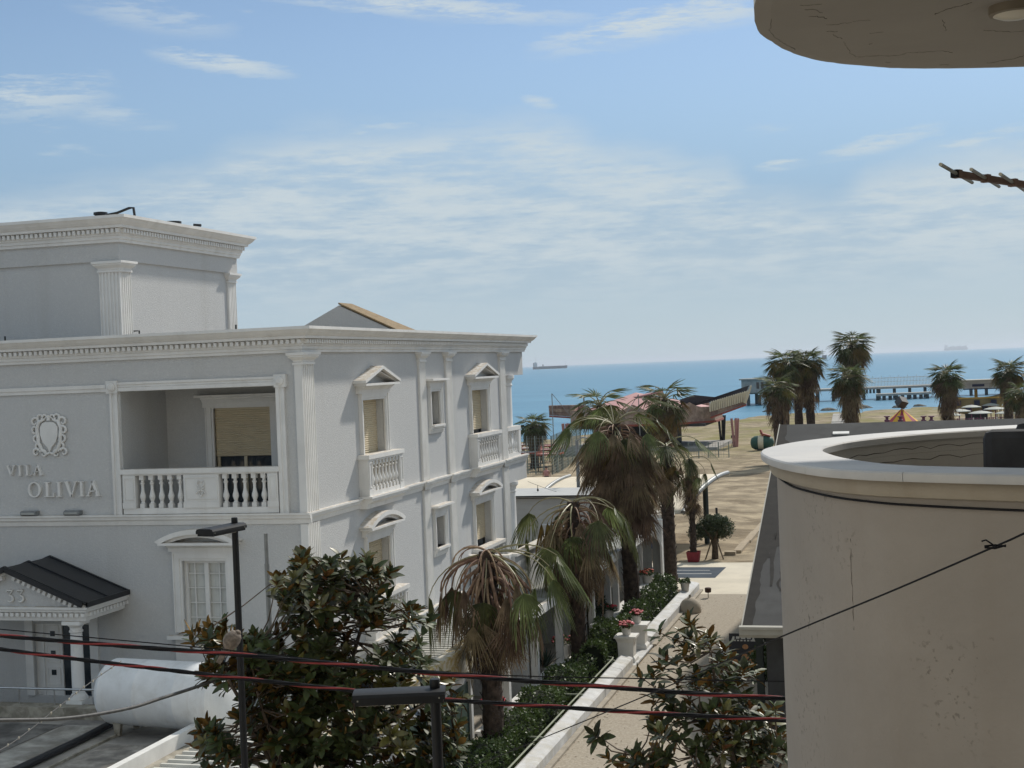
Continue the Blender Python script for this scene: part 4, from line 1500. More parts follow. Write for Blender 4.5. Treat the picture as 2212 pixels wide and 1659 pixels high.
def pedestal(x, y, label, h=.86):
    t = thing('pedestal', (x, y, 0), label, 'pedestal', 'pedestals beside the entrance step')
    T = None
    mb = MB()

    def fr(z0, z1, a, b):
        mb.add([(x - a, y - a, z0), (x + a, y - a, z0), (x + a, y + a, z0), (x - a, y + a, z0), (x - b, y - b, z1), (x + b, y - b, z1), (x + b, y + b, z1), (x - b, y + b, z1)],
               [(0, 1, 2, 3), (4, 7, 6, 5), (0, 4, 5, 1), (1, 5, 6, 2), (2, 6, 7, 3), (3, 7, 4, 0)])
    fr(0, .16, .30, .30)
    fr(.16, .22, .30, .25)
    fr(.22, h - .2, .235, .25)
    fr(h - .2, h - .06, .25, .31)
    mb.build('shaft', m_white, t)
    mb = MB()
    mb.box(x - .34, y - .34, h - .06, x + .34, y + .34, h)
    mb.build('top_slab', m_white, t)
    return t


pedestal(-8.62, 43.2, 'nearer white pedestal carrying a pot of pink flowers')
pedestal(-8.62, 45.2, 'farther white pedestal joined to the long planter')


def flowerpot(x, y, z, r, h, label, flower, n=26, fs=.045, seed=0, square=False, pm=None, tall=1.0):
    r_ = random.Random(seed + 50)
    t = thing('flower_pot', (x, y, z), label, 'flower pot', 'white flower pots along the veranda')
    mb = MB()
    mb.lathe([(r * .68, z), (r * .72, z + .02), (r * .95, z + h - .05), (r * 1.04, z + h - .045), (r * 1.04, z + h), (r * .9, z + h), (r * .88, z + h - .04)], 16, (x, y, 0))
    mb.build('pot', pm or m_pot, t, smooth=40)
    mb = MB()
    pts = []
    for _ in range(220):
        a, q, e = r_.uniform(0, 6.28), r_.random() ** .5 * r * 1.25, r_.random()
        pts.append((x + q * math.cos(a), y + q * math.sin(a), z + h - .03 + e * r * 1.1 * tall * (1 - .4 * q / r / 1.25)))
    leafcloud(mb, pts, .06, r_, 1.4)
    tag(mb.build('leaves', m_hedge, t, recalc=False), kind='stuff')
    if flower:
        mb = MB()
        for _ in range(n):
            a, q = r_.uniform(0, 6.28), r_.random() ** .5 * r * 1.3
            c = (x + q * math.cos(a), y + q * math.sin(a), z + h + r * tall * r_.uniform(.35, 1.15) * (1 - .35 * q / r / 1.3))
            mb.lathe([(fs * .3, -fs * .5), (fs * .9, -fs * .1), (fs, fs * .2), (fs * .5, fs * .6)], 7, c)
        tag(mb.build('blossoms', flower, t, smooth=60), kind='stuff')
    return t


flowerpot(-8.62, 43.2, .86, .17, .26, 'white pot of pink flowers on the nearer pedestal', m_flower, 30, .06, 1)
flowerpot(-8.66, 45.2, .86, .17, .26, 'white pot of pink flowers on the farther pedestal', m_flower, 24, .05, 2)
flowerpot(-10.35, 42.0, .38, .26, .42, 'big white pot of pink flowers beside the second palm', m_flower, 24, .05, 3)
flowerpot(-10.32, 56.4, .38, .24, .34, 'white bowl of orange red flowers before the arch', mat('coral_flower', (.62, .12, .07), .7, .3, 30), 24, .05, 4)
flowerpot(-10.30, 34.2, .38, .24, .4, 'white pot of red flowers behind the nearest palm', m_flower2, 26, .055, 5)
flowerpot(-8.52, 54.6, .36, .19, .34, 'white pot with green plant on the kerb end', None, 0, 0, 6)
flowerpot(-10.32, 48.6, .38, .22, .3, 'white pot of red flowers between veranda posts', m_flower2, 20, .05, 7)
flowerpot(-10.9, 30.2, .0, .26, .4, 'white pot of crimson flowers by the shopfront under the parapet', m_flower2, 26, .055, 8) if False else None
pl = thing('planter_box', (-9.5, 45.6, 0), 'long moulded white planter joined to a pedestal', 'planter')
mb = MB()
mb.prism([(45.42, .0), (45.42, .5), (45.36, .62), (45.30, .66), (45.30, .76), (45.95, .76), (45.95, 0)], -10.25, -8.99, axis=0)
mb.build('box', m_white, pl)
r_ = random.Random(4)
mb = MB()
leafcloud(mb, [(r_.uniform(-10.15, -9.05), r_.uniform(45.4, 45.85), .76 + r_.random() * .14) for _ in range(420)], .07, r_, 1.8)
tag(mb.build('leaves', m_hedge, pl, recalc=False), kind='stuff')
# dark shrub in the veranda
sh = thing('shrub', (-10.9, 47.2, 0), 'dark round leafy shrub beside the veranda post', 'shrub')
r_ = random.Random(9)
mb = MB()
pts = []
for _ in range(2600):
    v = Vector((r_.gauss(0, 1), r_.gauss(0, 1), r_.gauss(0, 1))).normalized() * r_.uniform(.75, 1.0)
    pts.append((-10.75 + v.x * .62, 47.2 + v.y * .7, 1.05 + v.z * .72))
leafcloud(mb, pts, .075, r_)
tag(mb.build('foliage', mat('dark_leaf', (.020, .034, .016), .5, .3, 6), sh, recalc=False), kind='stuff')
MB().tube([(-10.75, 47.2, 0), (-10.72, 47.2, .5), (-10.75, 47.2, 1.2)], [.05, .04, .02], 7).build('stem', m_bark, sh)
# spiky agave between the posts
ag = thing('agave', (-10.62, 40.4, 0), 'spiky dark green plant beside the second veranda post', 'plant')
mb = MB()
for i in range(34):
    a, e = i * 2.399, .25 + 1.1 * (i / 34)
    dd = Vector((math.cos(a) * math.cos(e), math.sin(a) * math.cos(e), math.sin(e)))
    s_ = Vector((-math.sin(a), math.cos(a), 0)) * .035
    c0 = Vector((-10.55, 40.45, .42))
    mb.add([tuple(c0 - s_), tuple(c0 + s_), tuple(c0 + dd * .3 + s_), tuple(c0 + dd * .3 - s_), tuple(c0 + dd * .62)], [(0, 1, 2, 3), (3, 2, 4)])
mb.build('leaves', mat('agave_leaf', (.03, .055, .035), .5, .2, 4), ag, recalc=False)
MB().lathe([(.12, .0), (.17, .36), (.18, .4), (.15, .4)], 14, (-10.55, 40.45, 0)).build('pot', m_pot, ag, smooth=40)
# stone dome bollard and small dark object on the lane
dome = thing('dome_bollard', (-7.95, 52.0, 0), 'pale stone dome bollard on the lane by the kerb', 'bollard')
MB().lathe([(.40, 0), (.41, .06), (.40, .18), (.36, .32), (.28, .44), (.17, .52), (.06, .555)], 24, (-7.95, 52.0, 0)).build('dome', mat('stone_dome', (.40, .35, .28), .85, .1, 3, bump=.3, bscale=30), dome, smooth=50)
MB().lathe([(.03, .55), (.05, .6), (.03, .66)], 10, (-7.95, 52.0, 0)).build('knob', m_ledge, dome, smooth=50)
cone = thing('small_bin', (-7.72, 55.2, 0), 'small dark stand beside the end of the kerb', 'stand')
MB().tube([(-7.72, 55.2, 0), (-7.72, 55.2, .22)], .015, 6).build('stem', m_iron, cone)
MB().lathe([(.05, .2), (.12, .22), (.13, .38), (.10, .40)], 9, (-7.72, 55.2, 0)).build('head', mat('rust_dark', (.06, .03, .02), .8, .3, 9), cone)

# ------------------------------------------------------------------ olive tree, potted palm stand, timber edging
ol = thing('olive_tree', (-8.88, 66.4, 0), 'round clipped olive tree held by two wooden props on the sand', 'tree')
r_ = random.Random(12)
mb = MB()
mb.tube([(-8.9, 66.4, -.05), (-8.88, 66.4, .5), (-8.95, 66.35, .9), (-9.0, 66.3, 1.2)], [.17, .14, .13, .06], 9)
for a in range(6):
    q = a * 1.05
    mb.tube([(-8.92, 66.36, .75), (-8.92 + .35 * math.cos(q), 66.36 + .35 * math.sin(q), 1.15), (-8.95 + .6 * math.cos(q), 66.36 + .6 * math.sin(q), 1.4)], [.07, .05, .02], 6)
mb.build('trunk', m_bark, ol, smooth=60)
mb = MB()
pts = []
for (bx, by, bz, rx, rz) in ((-8.85, 66.4, 1.42, .62, .55), (-8.42, 66.4, 1.38, .48, .50), (-9.22, 66.4, 1.45, .50, .50), (-9.75, 66.6, 1.15, .42, .38), (-8.8, 66.3, 1.75, .6, .26)):
    for _ in range(int(4200 * rx)):
        v = Vector((r_.gauss(0, 1), r_.gauss(0, 1), r_.gauss(0, 1))).normalized() * r_.uniform(.55, 1.05)
        pts.append((bx + v.x * rx, by + v.y * rx, bz + v.z * rz + .05 * math.sin(v.x * 9)))
leafcloud(mb, pts, .042, r_, 2.4)
tag(mb.build('crown', m_olive, ol, recalc=False), kind='stuff')
for s_ in (-1, 1):
    MB().tube([(-8.9 + s_ * .12, 66.35, .82), (-8.9 + s_ * .42, 66.2, -.05)], .035, 7).build('prop', mat('prop_wood', (.2, .15, .1), .9, .2, 5) if s_ < 0 else MATS['prop_wood'], ol, smooth=50)
tb = thing('timber_edging', (-8.15, 72, 0), 'pale timber sleepers stepping across the sand', 'edging')
for k, (y0, y1, xx) in enumerate(((67.5, 67.9, -8.3), (68.2, 72.0, -8.1), (72.1, 76.0, -8.05), (76.1, 80, -8.0))):
    MB().box(xx - (.3 if k == 0 else .14), y0, -.1, xx + .22, y1, .12 - k * .02).build('sleeper', mat('sleeper_wood', (.36, .29, .2), .9, .15, 4) if k == 0 else MATS['sleeper_wood'], tb)

# ------------------------------------------------------------------ pitched roof building right of the lane
pr = thing('pitched_roof_house', (1, 42, 0), 'low house with grey patched pitched roof streaked by tar', 'house')
RX0, RX1, RY0, RY1, RZ0, RZ1 = -4.12, 7.0, 35.2, 48.3, 2.62, 7.0


def rp(x, u, dz=0.0):
    return (x, RY0 + (RY1 - RY0) * u, RZ0 + (RZ1 - RZ0) * u + dz)


mb = MB()
mb.add([rp(RX0, 0), rp(RX1, 0), rp(RX1, 1), rp(RX0, 1), rp(RX0, 0, -.1), rp(RX1, 0, -.1), rp(RX1, 1, -.1), rp(RX0, 1, -.1)],
       [(0, 1, 2, 3), (7, 6, 5, 4), (0, 4, 5, 1), (1, 5, 6, 2), (2, 6, 7, 3), (3, 7, 4, 0)])
mb.add([rp(RX0, 1), rp(RX1, 1), (RX1, 60, 3.2), (RX0, 60, 3.2)], [(0, 1, 2, 3)])
roof = mb.build('roof', m_bitumen, pr)
mb = MB()
mb.prism([(RY0 - .12, 2.48), (RY0 - .12, 2.60), (RY0 - .16, 2.61), (RY0 - .16, 2.68), (RY0 + .02, 2.69), (RY0 + .02, 2.4), (RY0 - .07, 2.4)], RX0 - .06, RX1, axis=0)
mb.build('fascia', m_fascia, roof)
mb = MB()
mb.add([rp(RX0 - .03, 0, .03), rp(RX0 + .0, 0, .03), rp(RX0 + .0, 1, .03), rp(RX0 - .03, 1, .03), rp(RX0 - .03, 0, -.12), rp(RX0 + .0, 0, -.12), rp(RX0 + .0, 1, -.12), rp(RX0 - .03, 1, -.12)],
       [(0, 1, 2, 3), (7, 6, 5, 4), (0, 4, 5, 1), (1, 5, 6, 2), (2, 6, 7, 3), (3, 7, 4, 0)])
mb.build('verge_trim', m_fascia, roof)
# tar painted along the verge with runs down the slope
r_ = random.Random(3)
mb = MB()
us = [i / 60 for i in range(61)]
vs = []
for u in us:
    w = .22 + .18 * (math.sin(u * 23) * .5 + .5) * (1 if .12 < u < .9 else .2) + r_.uniform(-.03, .03)
    w = max(.16, min(.62, w + (.25 if .32 < u < .62 else 0)))
    vs += [rp(RX0 + .01, u, .006), rp(RX0 + w, u, .006)]
mb.add(vs, [(2 * i, 2 * i + 1, 2 * i + 3, 2 * i + 2) for i in range(60)])
for (x, u0, u1, w) in ((-3.62, .50, .16, .10), (-3.72, .62, .36, .08), (-3.50, .66, .40, .06), (-3.36, .22, .14, .05), (-3.80, .40, .28, .06), (-3.45, .84, .6, .07)):
    n = 10
    vs = []
    for i in range(n + 1):
        u = u0 + (u1 - u0) * i / n
        ww = w * (1 - .65 * i / n) * r_.uniform(.75, 1.2)
        cx_ = x + .05 * math.sin(i * .8)
        vs += [rp(cx_ - ww, u, .009), rp(cx_ + ww, u, .009)]
    mb.add(vs, [(2 * i, 2 * i + 1, 2 * i + 3, 2 * i + 2) for i in range(n)])
mb.build('tar_streak', m_tar, roof)
MB().add([rp(-3.1, .32, .005), rp(-2.2, .32, .005), rp(-2.2, .8, .005), rp(-3.1, .8, .005)], [(0, 1, 2, 3)]).build('roof_patch', m_bitumen, roof)
MB().obox(Matrix.Translation(Vector(rp(-2.1, .93, .03))) @ Matrix.Rotation(.32, 4, 'X'), .26, .10, .02).build('loose_tile', m_white, roof)
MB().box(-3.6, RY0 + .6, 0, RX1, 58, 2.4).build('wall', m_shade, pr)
MB().box(-3.92, 36.3, 0, -3.74, 36.48, 2.5).box(-3.92, 41.8, 0, -3.74, 41.98, 3.6).build('post', mat('post_darkgreen', (.012, .022, .02), .5, .15, 4), pr)

# menu board and potted plants under the eave
sg = thing('menu_board', (-4.6, 41.5, 0), 'black menu board with round pizza pictures standing on the lane', 'sign')
Ms = Matrix.Translation((-4.85, 41.6, .62)) @ Matrix.Rotation(-.14, 4, 'X') @ Matrix.Rotation(-.1, 4, 'Z')
MB().obox(Ms, .42, .02, .62).build('board', m_board, sg)
mb = MB()
for (x, z, r0) in ((.06, .24, .09), (.26, .10, .11), (.05, -.05, .11), (.24, -.18, .10), (.02, -.34, .12), (-.26, .02, .09), (-.24, -.2, .1)):
    vs = [tuple(Ms @ Vector((x, -.024, z)))] + [tuple(Ms @ Vector((x + r0 * math.cos(a * .524), -.024, z + r0 * .8 * math.sin(a * .524)))) for a in range(12)]
    mb.add(vs, [(0, i + 1, (i + 1) % 12 + 1) for i in range(12)])
mb.build('pizza_picture', m_pizza, sg)
mb = MB()
for i, (x, w) in enumerate(((-.28, .05), (-.16, .10), (.0, .13), (.17, .11), (.3, .05))):
    M2 = Ms @ Matrix.Translation((x, -.023, .50))
    mb.obox(M2, w / 2, .002, .035)
for x in (-.30, .30):
    mb.add([tuple(Ms @ Vector((x + a, -.024, c))) for a, c in ((-.06, .40), (.06, .40), (0, .54))], [(0, 1, 2)])
for i in range(6):
    mb.obox(Ms @ Matrix.Translation((-.25 + i * .1, -.023, .42)), .03, .002, .02)
mb.build('lettering', m_print, sg)
for s_ in (-1, 1):
    MB().beam(tuple(Ms @ Vector((s_ * .38, .03, .5))), (-4.85 + s_ * .4, 41.98, 0), .04, .03).build('leg', m_board, sg)


def potplant(x, y, r, h, ph_, label, seed, big=.09, m=None):
    r_ = random.Random(seed)
    t = thing('potted_plant', (x, y, 0), label, 'potted plant')
    MB().lathe([(r * .7, 0), (r * .74, .03), (r, h - .06), (r * 1.08, h - .05), (r * 1.08, h), (r * .9, h), (r * .86, h - .05)], 16, (x, y, 0)).build('pot', m_pot, t, smooth=40)
    mb = MB()
    pts = []
    for _ in range(900):
        v = Vector((r_.gauss(0, 1), r_.gauss(0, 1), r_.gauss(0, 1))).normalized() * r_.uniform(.5, 1.0)
        pts.append((x + v.x * r * 1.7, y + v.y * r * 1.7, h + ph_ * .5 + v.z * ph_ * .55))
    leafcloud(mb, pts, big, r_, 2.0)
    tag(mb.build('leaves', m or m_hedge, t, recalc=False), kind='stuff')
    return t


potplant(-4.12, 43.4, .27, .62, .62, 'tall white pot with dark bushy plant beneath the eave', 21, .10, MATS['dark_leaf'])
potplant(-4.15, 41.2, .30, .42, .55, 'green feathery bush in a pot beside the menu board', 22, .06)
potplant(-3.98, 39.4, .30, .40, .5, 'low pot of grey leaved plant near the dark post', 23, .07, m_olive)

# ------------------------------------------------------------------ fan palms


def frond_mesh(name, Lp, e0, bend, Lf, spread, nseg, droop, mats, seed, pet=.022, tang=0.0, sec=3, ragged=.15):
    """one fan leaf: arching stalk from the origin along +X, then a pleated fan of narrow segments"""
    r_ = random.Random(seed)
    mb = MB()
    pts, a = [Vector((0, 0, 0))], e0
    n = 7
    for i in range(n):
        a = e0 - bend * ((i + 1) / n) ** 1.4
        pts.append(pts[-1] + Vector((math.cos(a), 0, math.sin(a))) * (Lp / n))
    mb.k = 1
    mb.tube([tuple(p) for p in pts], [pet * (1.5 - .9 * i / n) for i in range(n + 1)], 5)
    mb.k = 0
    base = pts[-1]
    a2 = a - tang
    t = Vector((math.cos(a2), 0, math.sin(a2)))
    sd = Vector((0, 1, 0))
    up = t.cross(sd) * -1
    for i in range(nseg):
        q = -1 + 2 * (i + .5) / nseg
        ang = q * spread + r_.uniform(-.04, .04)
        d = (t * math.cos(ang) + sd * math.sin(ang) + up * (.16 * abs(math.sin(ang)))).normalized()
        w0 = 2.0 * math.sin(min(1.4, spread) / nseg) * Lf * .42
        L_ = Lf * (.72 + .28 * math.cos(ang * .8)) * r_.uniform(1 - ragged, 1.03)
        side = d.cross(up)
        if side.length < 1e-3:
            continue
        side.normalize()
        tw = .5 if i % 2 else -.5
        side = (side * math.cos(tw) + up * math.sin(tw))
        row = []
        dr = droop * r_.uniform(.7, 1.35)
        for k in range(sec + 1):
            s_ = k / sec
            p = base + d * (s_ * L_) + Vector((0, 0, -1)) * (dr * s_ ** 2.4 * L_) - d * (dr * .35 * s_ ** 3 * L_)
            w = w0 * (.25 + .75 * min(1, s_ * 2.6)) * (1 - s_ ** 2.2) * .5 + .004
            row.append((tuple(p - side * w), tuple(p + side * w)))
        vs = [x for r2 in row for x in r2]
        mb.add(vs, [(2 * k, 2 * k + 1, 2 * k + 3, 2 * k + 2) for k in range(sec)])
    ob = mb.build(name, mats, None, (0, 0, 0), recalc=False)
    COL.objects.unlink(ob)
    return ob


GREEN, YEL, DEAD, FAR_G, FAR_D, BARE = [], [], [], [], [], []
for i in range(6):
    GREEN.append(frond_mesh('frond', 1.0 + .12 * i, 0, .9 + .1 * i, .85, 1.5, 26, .45 + .06 * i, [m_frond, m_petiole], 100 + i, tang=.25))
for i in range(2):
    YEL.append(frond_mesh('frond', 1.0, 0, 1.1, .8, 1.3, 24, .6, [m_frond_y, m_petiole], 130 + i, tang=.3))
for i in range(6):
    DEAD.append(frond_mesh('dead_frond', .80 + .08 * i, 0, 1.55, .95, .55 + .12 * (i % 3), 20, .25, [m_dead, m_petiole_d], 160 + i, tang=.05, ragged=.3))
for i in range(4):
    FAR_G.append(frond_mesh('frond', .50 + .09 * i, 0, .35 + .15 * i, .85, 1.45, 15, .22, [m_frond, m_petiole], 200 + i, tang=.15, sec=2))
for i in range(3):
    FAR_D.append(frond_mesh('dead_frond', .45 + .08 * i, 0, 1.35, .85, .6 + .12 * i, 11, .2, [m_dead, m_petiole_d], 230 + i, tang=.05, sec=2, ragged=.3))


ARCH = [frond_mesh('frond', 1.55 + .2 * i, .0, 1.0 + .15 * i, .95, 1.35, 28, .75, [m_frond, m_petiole], 320 + i, pet=.016, tang=.3) for i in range(3)]


def put(proto, parent, loc, az, el, s=1.0, roll=0.0):
    o = dup(proto, parent)
    o.name = proto.name.split('.')[0]
    o.matrix_local = Matrix.Translation(loc) @ Matrix.Rotation(az, 4, 'Z') @ Matrix.Rotation(-el, 4, 'Y') @ Matrix.Rotation(roll, 4, 'X') @ Matrix.Scale(s, 4)
    return o


def trunk_mesh(h, r0, r1, lean, seed, boots=True, rings=34, n=12):
    r_ = random.Random(seed)
    mb = MB()
    pts, rs = [], []
    for i in range(rings + 1):
        u = i / rings
        pts.append((lean[0] * u * u, lean[1] * u * u, -.1 + (h + .1) * u))
        rs.append((r0 + (r1 - r0) * u) * (1 + .06 * math.sin(i * 2.4)) * (1.25 - .25 * min(1, u * 9)))
    mb.tube(pts, rs, n)
    if boots:
        k = int(h / .045)
        for i in range(k):
            u = .03 + .95 * i / k
            a = i * 2.399 + r_.uniform(-.2, .2)
            rr = (r0 + (r1 - r0) * u) * .96
            c = Vector((lean[0] * u * u, lean[1] * u * u, h * u))
            dd = Vector((math.cos(a), math.sin(a), 0))
            s_ = Vector((-math.sin(a), math.cos(a), 0)) * r_.uniform(.05, .08)
            q = c + dd * rr
            tip = q + dd * r_.uniform(.04, .10) + Vector((0, 0, r_.uniform(.06, .16)))
            mb.add([tuple(q - s_ - Vector((0, 0, .05))), tuple(q + s_ - Vector((0, 0, .05))), tuple(tip + s_ * .5), tuple(tip - s_ * .5)], [(0, 1, 2, 3)])
            mb.add([tuple(q + Vector((0, 0, .05))), tuple(tip + s_ * .5), tuple(tip - s_ * .5)], [(0, 1, 2)])
    return mb


def palm(x, y, z0, h, r0, r1, label, seed, green, dead, group='palms along the lane', lean=(0, 0), yel=0, skirt=1.2, gs=1.0, ds=1.0,
         el=(-.2, 1.25), far=False, skirt_out=(.2, -.75), name='fan_palm', arch=0, arch_el=(-.1, .75)):
    r_ = random.Random(seed)
    t = thing(name, (x, y, z0), label, 'palm tree', group)
    trunk_mesh(h, r0, r1, lean, seed, not far, 26 if not far else 12, 12 if not far else 8).build('trunk', m_palmtrunk, t, org=(0, 0, 0), smooth=60)
    top = Vector((lean[0], lean[1], h))
    G, D = (FAR_G, FAR_D) if far else (GREEN, DEAD)
    for i in range(green):
        u = (i + .5) / green
        e = el[1] + (el[0] - el[1]) * u
        put(r_.choice(G), t, top + Vector((0, 0, .05 - .25 * u)), i * 2.399 + r_.uniform(-.3, .3), e + r_.uniform(-.12, .12), gs * r_.uniform(.85, 1.1), r_.uniform(-.3, .3))
    if far:
        for i in range(green // 2):
            put(r_.choice(D), t, top + Vector((0, 0, -.1 - .3 * r_.random())), r_.uniform(0, 6.28), r_.uniform(-.3, .55), ds * r_.uniform(.8, 1.15), r_.uniform(-.6, .6))
        for i in range(green // 6):
            put(YEL[i % 2], t, top + Vector((0, 0, -.1)), r_.uniform(0, 6.28), r_.uniform(-.3, .8), gs * r_.uniform(.75, .95), r_.uniform(-.6, .6))
    for i in range(yel):
        put(r_.choice(YEL), t, top + Vector((0, 0, -.2)), r_.uniform(0, 6.28), r_.uniform(-.5, .2), gs * r_.uniform(.85, 1.05), r_.uniform(-.4, .4))
    for i in range(arch):
        put(ARCH[i % 3], t, top + Vector((0, 0, -.05)), i * 2.399 + r_.uniform(-.3, .3), r_.uniform(*arch_el), gs * r_.uniform(.9, 1.1), r_.uniform(-.25, .25))
    for i in range(dead):
        u = (i + .5) / dead
        zz = h - .15 - skirt * u
        uu = zz / h
        put(r_.choice(D), t, Vector((lean[0] * uu * uu, lean[1] * uu * uu, zz)), i * 2.399 + r_.uniform(-.4, .4), skirt_out[0] + (skirt_out[1] - skirt_out[0]) * u + r_.uniform(-.18, .18), ds * r_.uniform(.85, 1.12), r_.uniform(-.3, .3))
    return t


# nearest palm: bare top, broken stalks, dead fans hanging, a few green fans on long stalks
p1 = palm(-9.72, 32.2, 0, 4.95, .27, .20, 'nearest palm with bare top and brown fronds hanging all round', 11, 0, 0)
r_ = random.Random(5)
STALK = [frond_mesh('bare_stalk', 1.25, 0, 1.7 + .2 * i, .12, .3, 4, .2, [m_dead, m_petiole_d], 300 + i, pet=.02, tang=.4) for i in range(3)]
HANG = [frond_mesh('dead_frond', 1.25 + .15 * i, .0, 1.60, 1.15, .42 + .10 * i, 22, .10, [m_dead, m_petiole_d], 310 + i, pet=.03, tang=0, ragged=.3) for i in range(4)]
topz = 4.95
for i in range(44):
    put(r_.choice(HANG), p1, Vector((0, 0, topz - .1 - .5 * r_.random())), i * 2.399, r_.uniform(-.55, .25), r_.uniform(.85, 1.1), r_.uniform(-.2, .2))
for i in range(16):
    put(r_.choice(DEAD), p1, Vector((0, 0, topz - .6 - 1.0 * r_.random())), i * 2.399 + 1, r_.uniform(-.7, .0), r_.uniform(.9, 1.15), r_.uniform(-.2, .2))
for i in range(9):
    put(r_.choice(STALK), p1, Vector((0, 0, topz + .02)), r_.uniform(0, 6.28), r_.uniform(.1, .8), r_.uniform(.5, .95), r_.uniform(-.4, .4))
for az, e, s_ in ((.10, .45, 1.15), (-.25, .30, 1.0), (.55, .22, 1.1), (-.75, .05, 1.0), (.0, -.15, .95), (1.6, .2, 1.0), (2.4, -.1, 1.0), (-2.9, -.05, 1.05), (-1.3, -.4, .9)):
    put(r_.choice(ARCH), p1, Vector((0, 0, topz - .05)), az, e, s_, r_.uniform(-.2, .2))

palm(-9.85, 41.9, 0, 5.15, .25, .19, 'second palm with drooping fans, half dead, behind the nearest palm', 23, 5, 70, arch=7, yel=4, skirt=1.5, el=(-.55, .55), skirt_out=(.45, -.1), gs=1.1, ds=1.05)
palm(-9.75, 50.2, 0, 7.1, .30, .24, 'tall palm with a very thick skirt of brown dead fronds', 37, 4, 200, yel=5, skirt=2.8, el=(-.45, .8), skirt_out=(.55, .2), gs=1.05, ds=1.08, lean=(-.45, .1), arch=10, arch_el=(.4, 1.2))
palm(-9.85, 59.2, 0, 5.7, .30, .25, 'palm at the end of the lane with slender ragged crown', 41, 14, 18, yel=4, skirt=.9, el=(-.6, .7), gs=1.0, skirt_out=(.3, -.2))
pp = palm(-9.72, 65.2, .35, 4.4, .14, .11, 'thin palm in a red pot with a narrow brown skirt', 53, 8, 44, yel=3, skirt=1.5, el=(-.6, .5), gs=.75, ds=.72, skirt_out=(-.2, -.6))
rp_ = thing('red_pot', (-9.72, 65.2, 0), 'square dark red plant pot at the foot of a thin palm', 'pot')
mb = MB()
mb.add([(-9.96, 64.96, 0), (-9.48, 64.96, 0), (-9.48, 65.44, 0), (-9.96, 65.44, 0), (-10.02, 64.9, .46), (-9.42, 64.9, .46), (-9.42, 65.5, .46), (-10.02, 65.5, .46)], [(0, 1, 2, 3), (0, 4, 5, 1), (1, 5, 6, 2), (2, 6, 7, 3), (3, 7, 4, 0)])
mb.add([(-10.0, 64.92, .40), (-9.44, 64.92, .40), (-9.44, 65.48, .40), (-10.0, 65.48, .40)], [(0, 1, 2, 3)])
mb.build('pot', m_terra, rp_)
# palms of the beach
P = at(1295, 876, 88)
palm(P.x, P.y, -.3, P.z + .3, .24, .2, 'beach palm whose green head rises behind the thick skirted palm', 61, 22, 26, 'palms on the beach', yel=2, el=(-.35, 1.3), far=True, gs=1.45, ds=1.3)
P = at(1435, 862, 82)
palm(P.x, P.y, -.3, P.z + .3, .22, .2, 'beach palm with yellowing skirt before the pink pavilion roof', 67, 20, 34, 'palms on the beach', yel=6, el=(-.4, 1.3), far=True, gs=1.35, ds=1.3, skirt=1.6)
P = at(1152, 918, 137)
palm(P.x, P.y, -.5, P.z + .5, .42, .38, 'bushy palm beside the wire mesh trampoline fence', 71, 40, 44, 'palms on the beach', el=(-.5, 1.3), far=True, gs=1.35, ds=1.4, skirt=1.7)
BP = [(1678, 838, 120, 30, 40, 1.3, 2.6, 'short bushy palm at the left front of the beach clump'),
      (1690, 785, 126, 34, 50, 1.35, 2.8, 'palm behind the short one, left in the beach clump'),
      (1748, 782, 128, 34, 56, 1.35, 2.9, 'palm with pale brown skirt in the middle of the beach clump'),
      (1722, 805, 131, 22, 36, 1.1, 2.4, 'half hidden palm in the middle of the beach clump'),
      (1836, 746, 128, 40, 70, 1.45, 3.6, 'tallest palm on the beach, its crown above the horizon'),
      (1838, 818, 122, 36, 48, 1.35, 2.8, 'palm standing in front of the tallest beach palm'),
      (2043, 812, 128, 34, 44, 1.3, 3.2, 'lone palm left of the checkered boat ride'),
      (2174, 804, 130, 30, 34, 1.3, 2.2, 'palm right of the checkered boat ride'),
      (2212, 850, 124, 30, 34, 1.2, 2.4, 'low palm cut by the right edge of the view')]
for i, (vx, vy, D, g, dd, s_, sk, lb) in enumerate(BP):
    P = at(vx, vy, D)
    palm(P.x, P.y, -.9, P.z + .9, .42, .34, lb, 80 + i, int(g * (1.2 + .15 * (i % 4))), int(dd * (1.2 + .2 * ((i * 3) % 4))), 'palms on the beach', lean=(.25 * math.sin(i * 2.1), .2 * math.cos(i * 1.7)), el=(-.75 + .12 * (i % 3), 1.35), far=True, gs=s_ * 1.05, ds=s_ * 1.1, skirt=sk, skirt_out=(.35, -.5))

# ------------------------------------------------------------------ canopy, kiosk, ironwork behind the palms
can = thing('beach_canopy', (-15, 70, 0), 'cream curved canopy with grey arched ribs at the top of the beach', 'canopy')


def canopy_pt(w, u):
    # w: 0 left .. 1 right, u: 0 front lip .. 1 back; steep front, flattening to the rear
    x0, x1 = -24.0, -10.5 + 1.25 * u
    return Vector((x0 + (x1 - x0) * w, 67.6 + 7.6 * u, 1.95 + 1.25 * math.sin(min(1, u * 1.08) * math.pi / 2) ** .8))


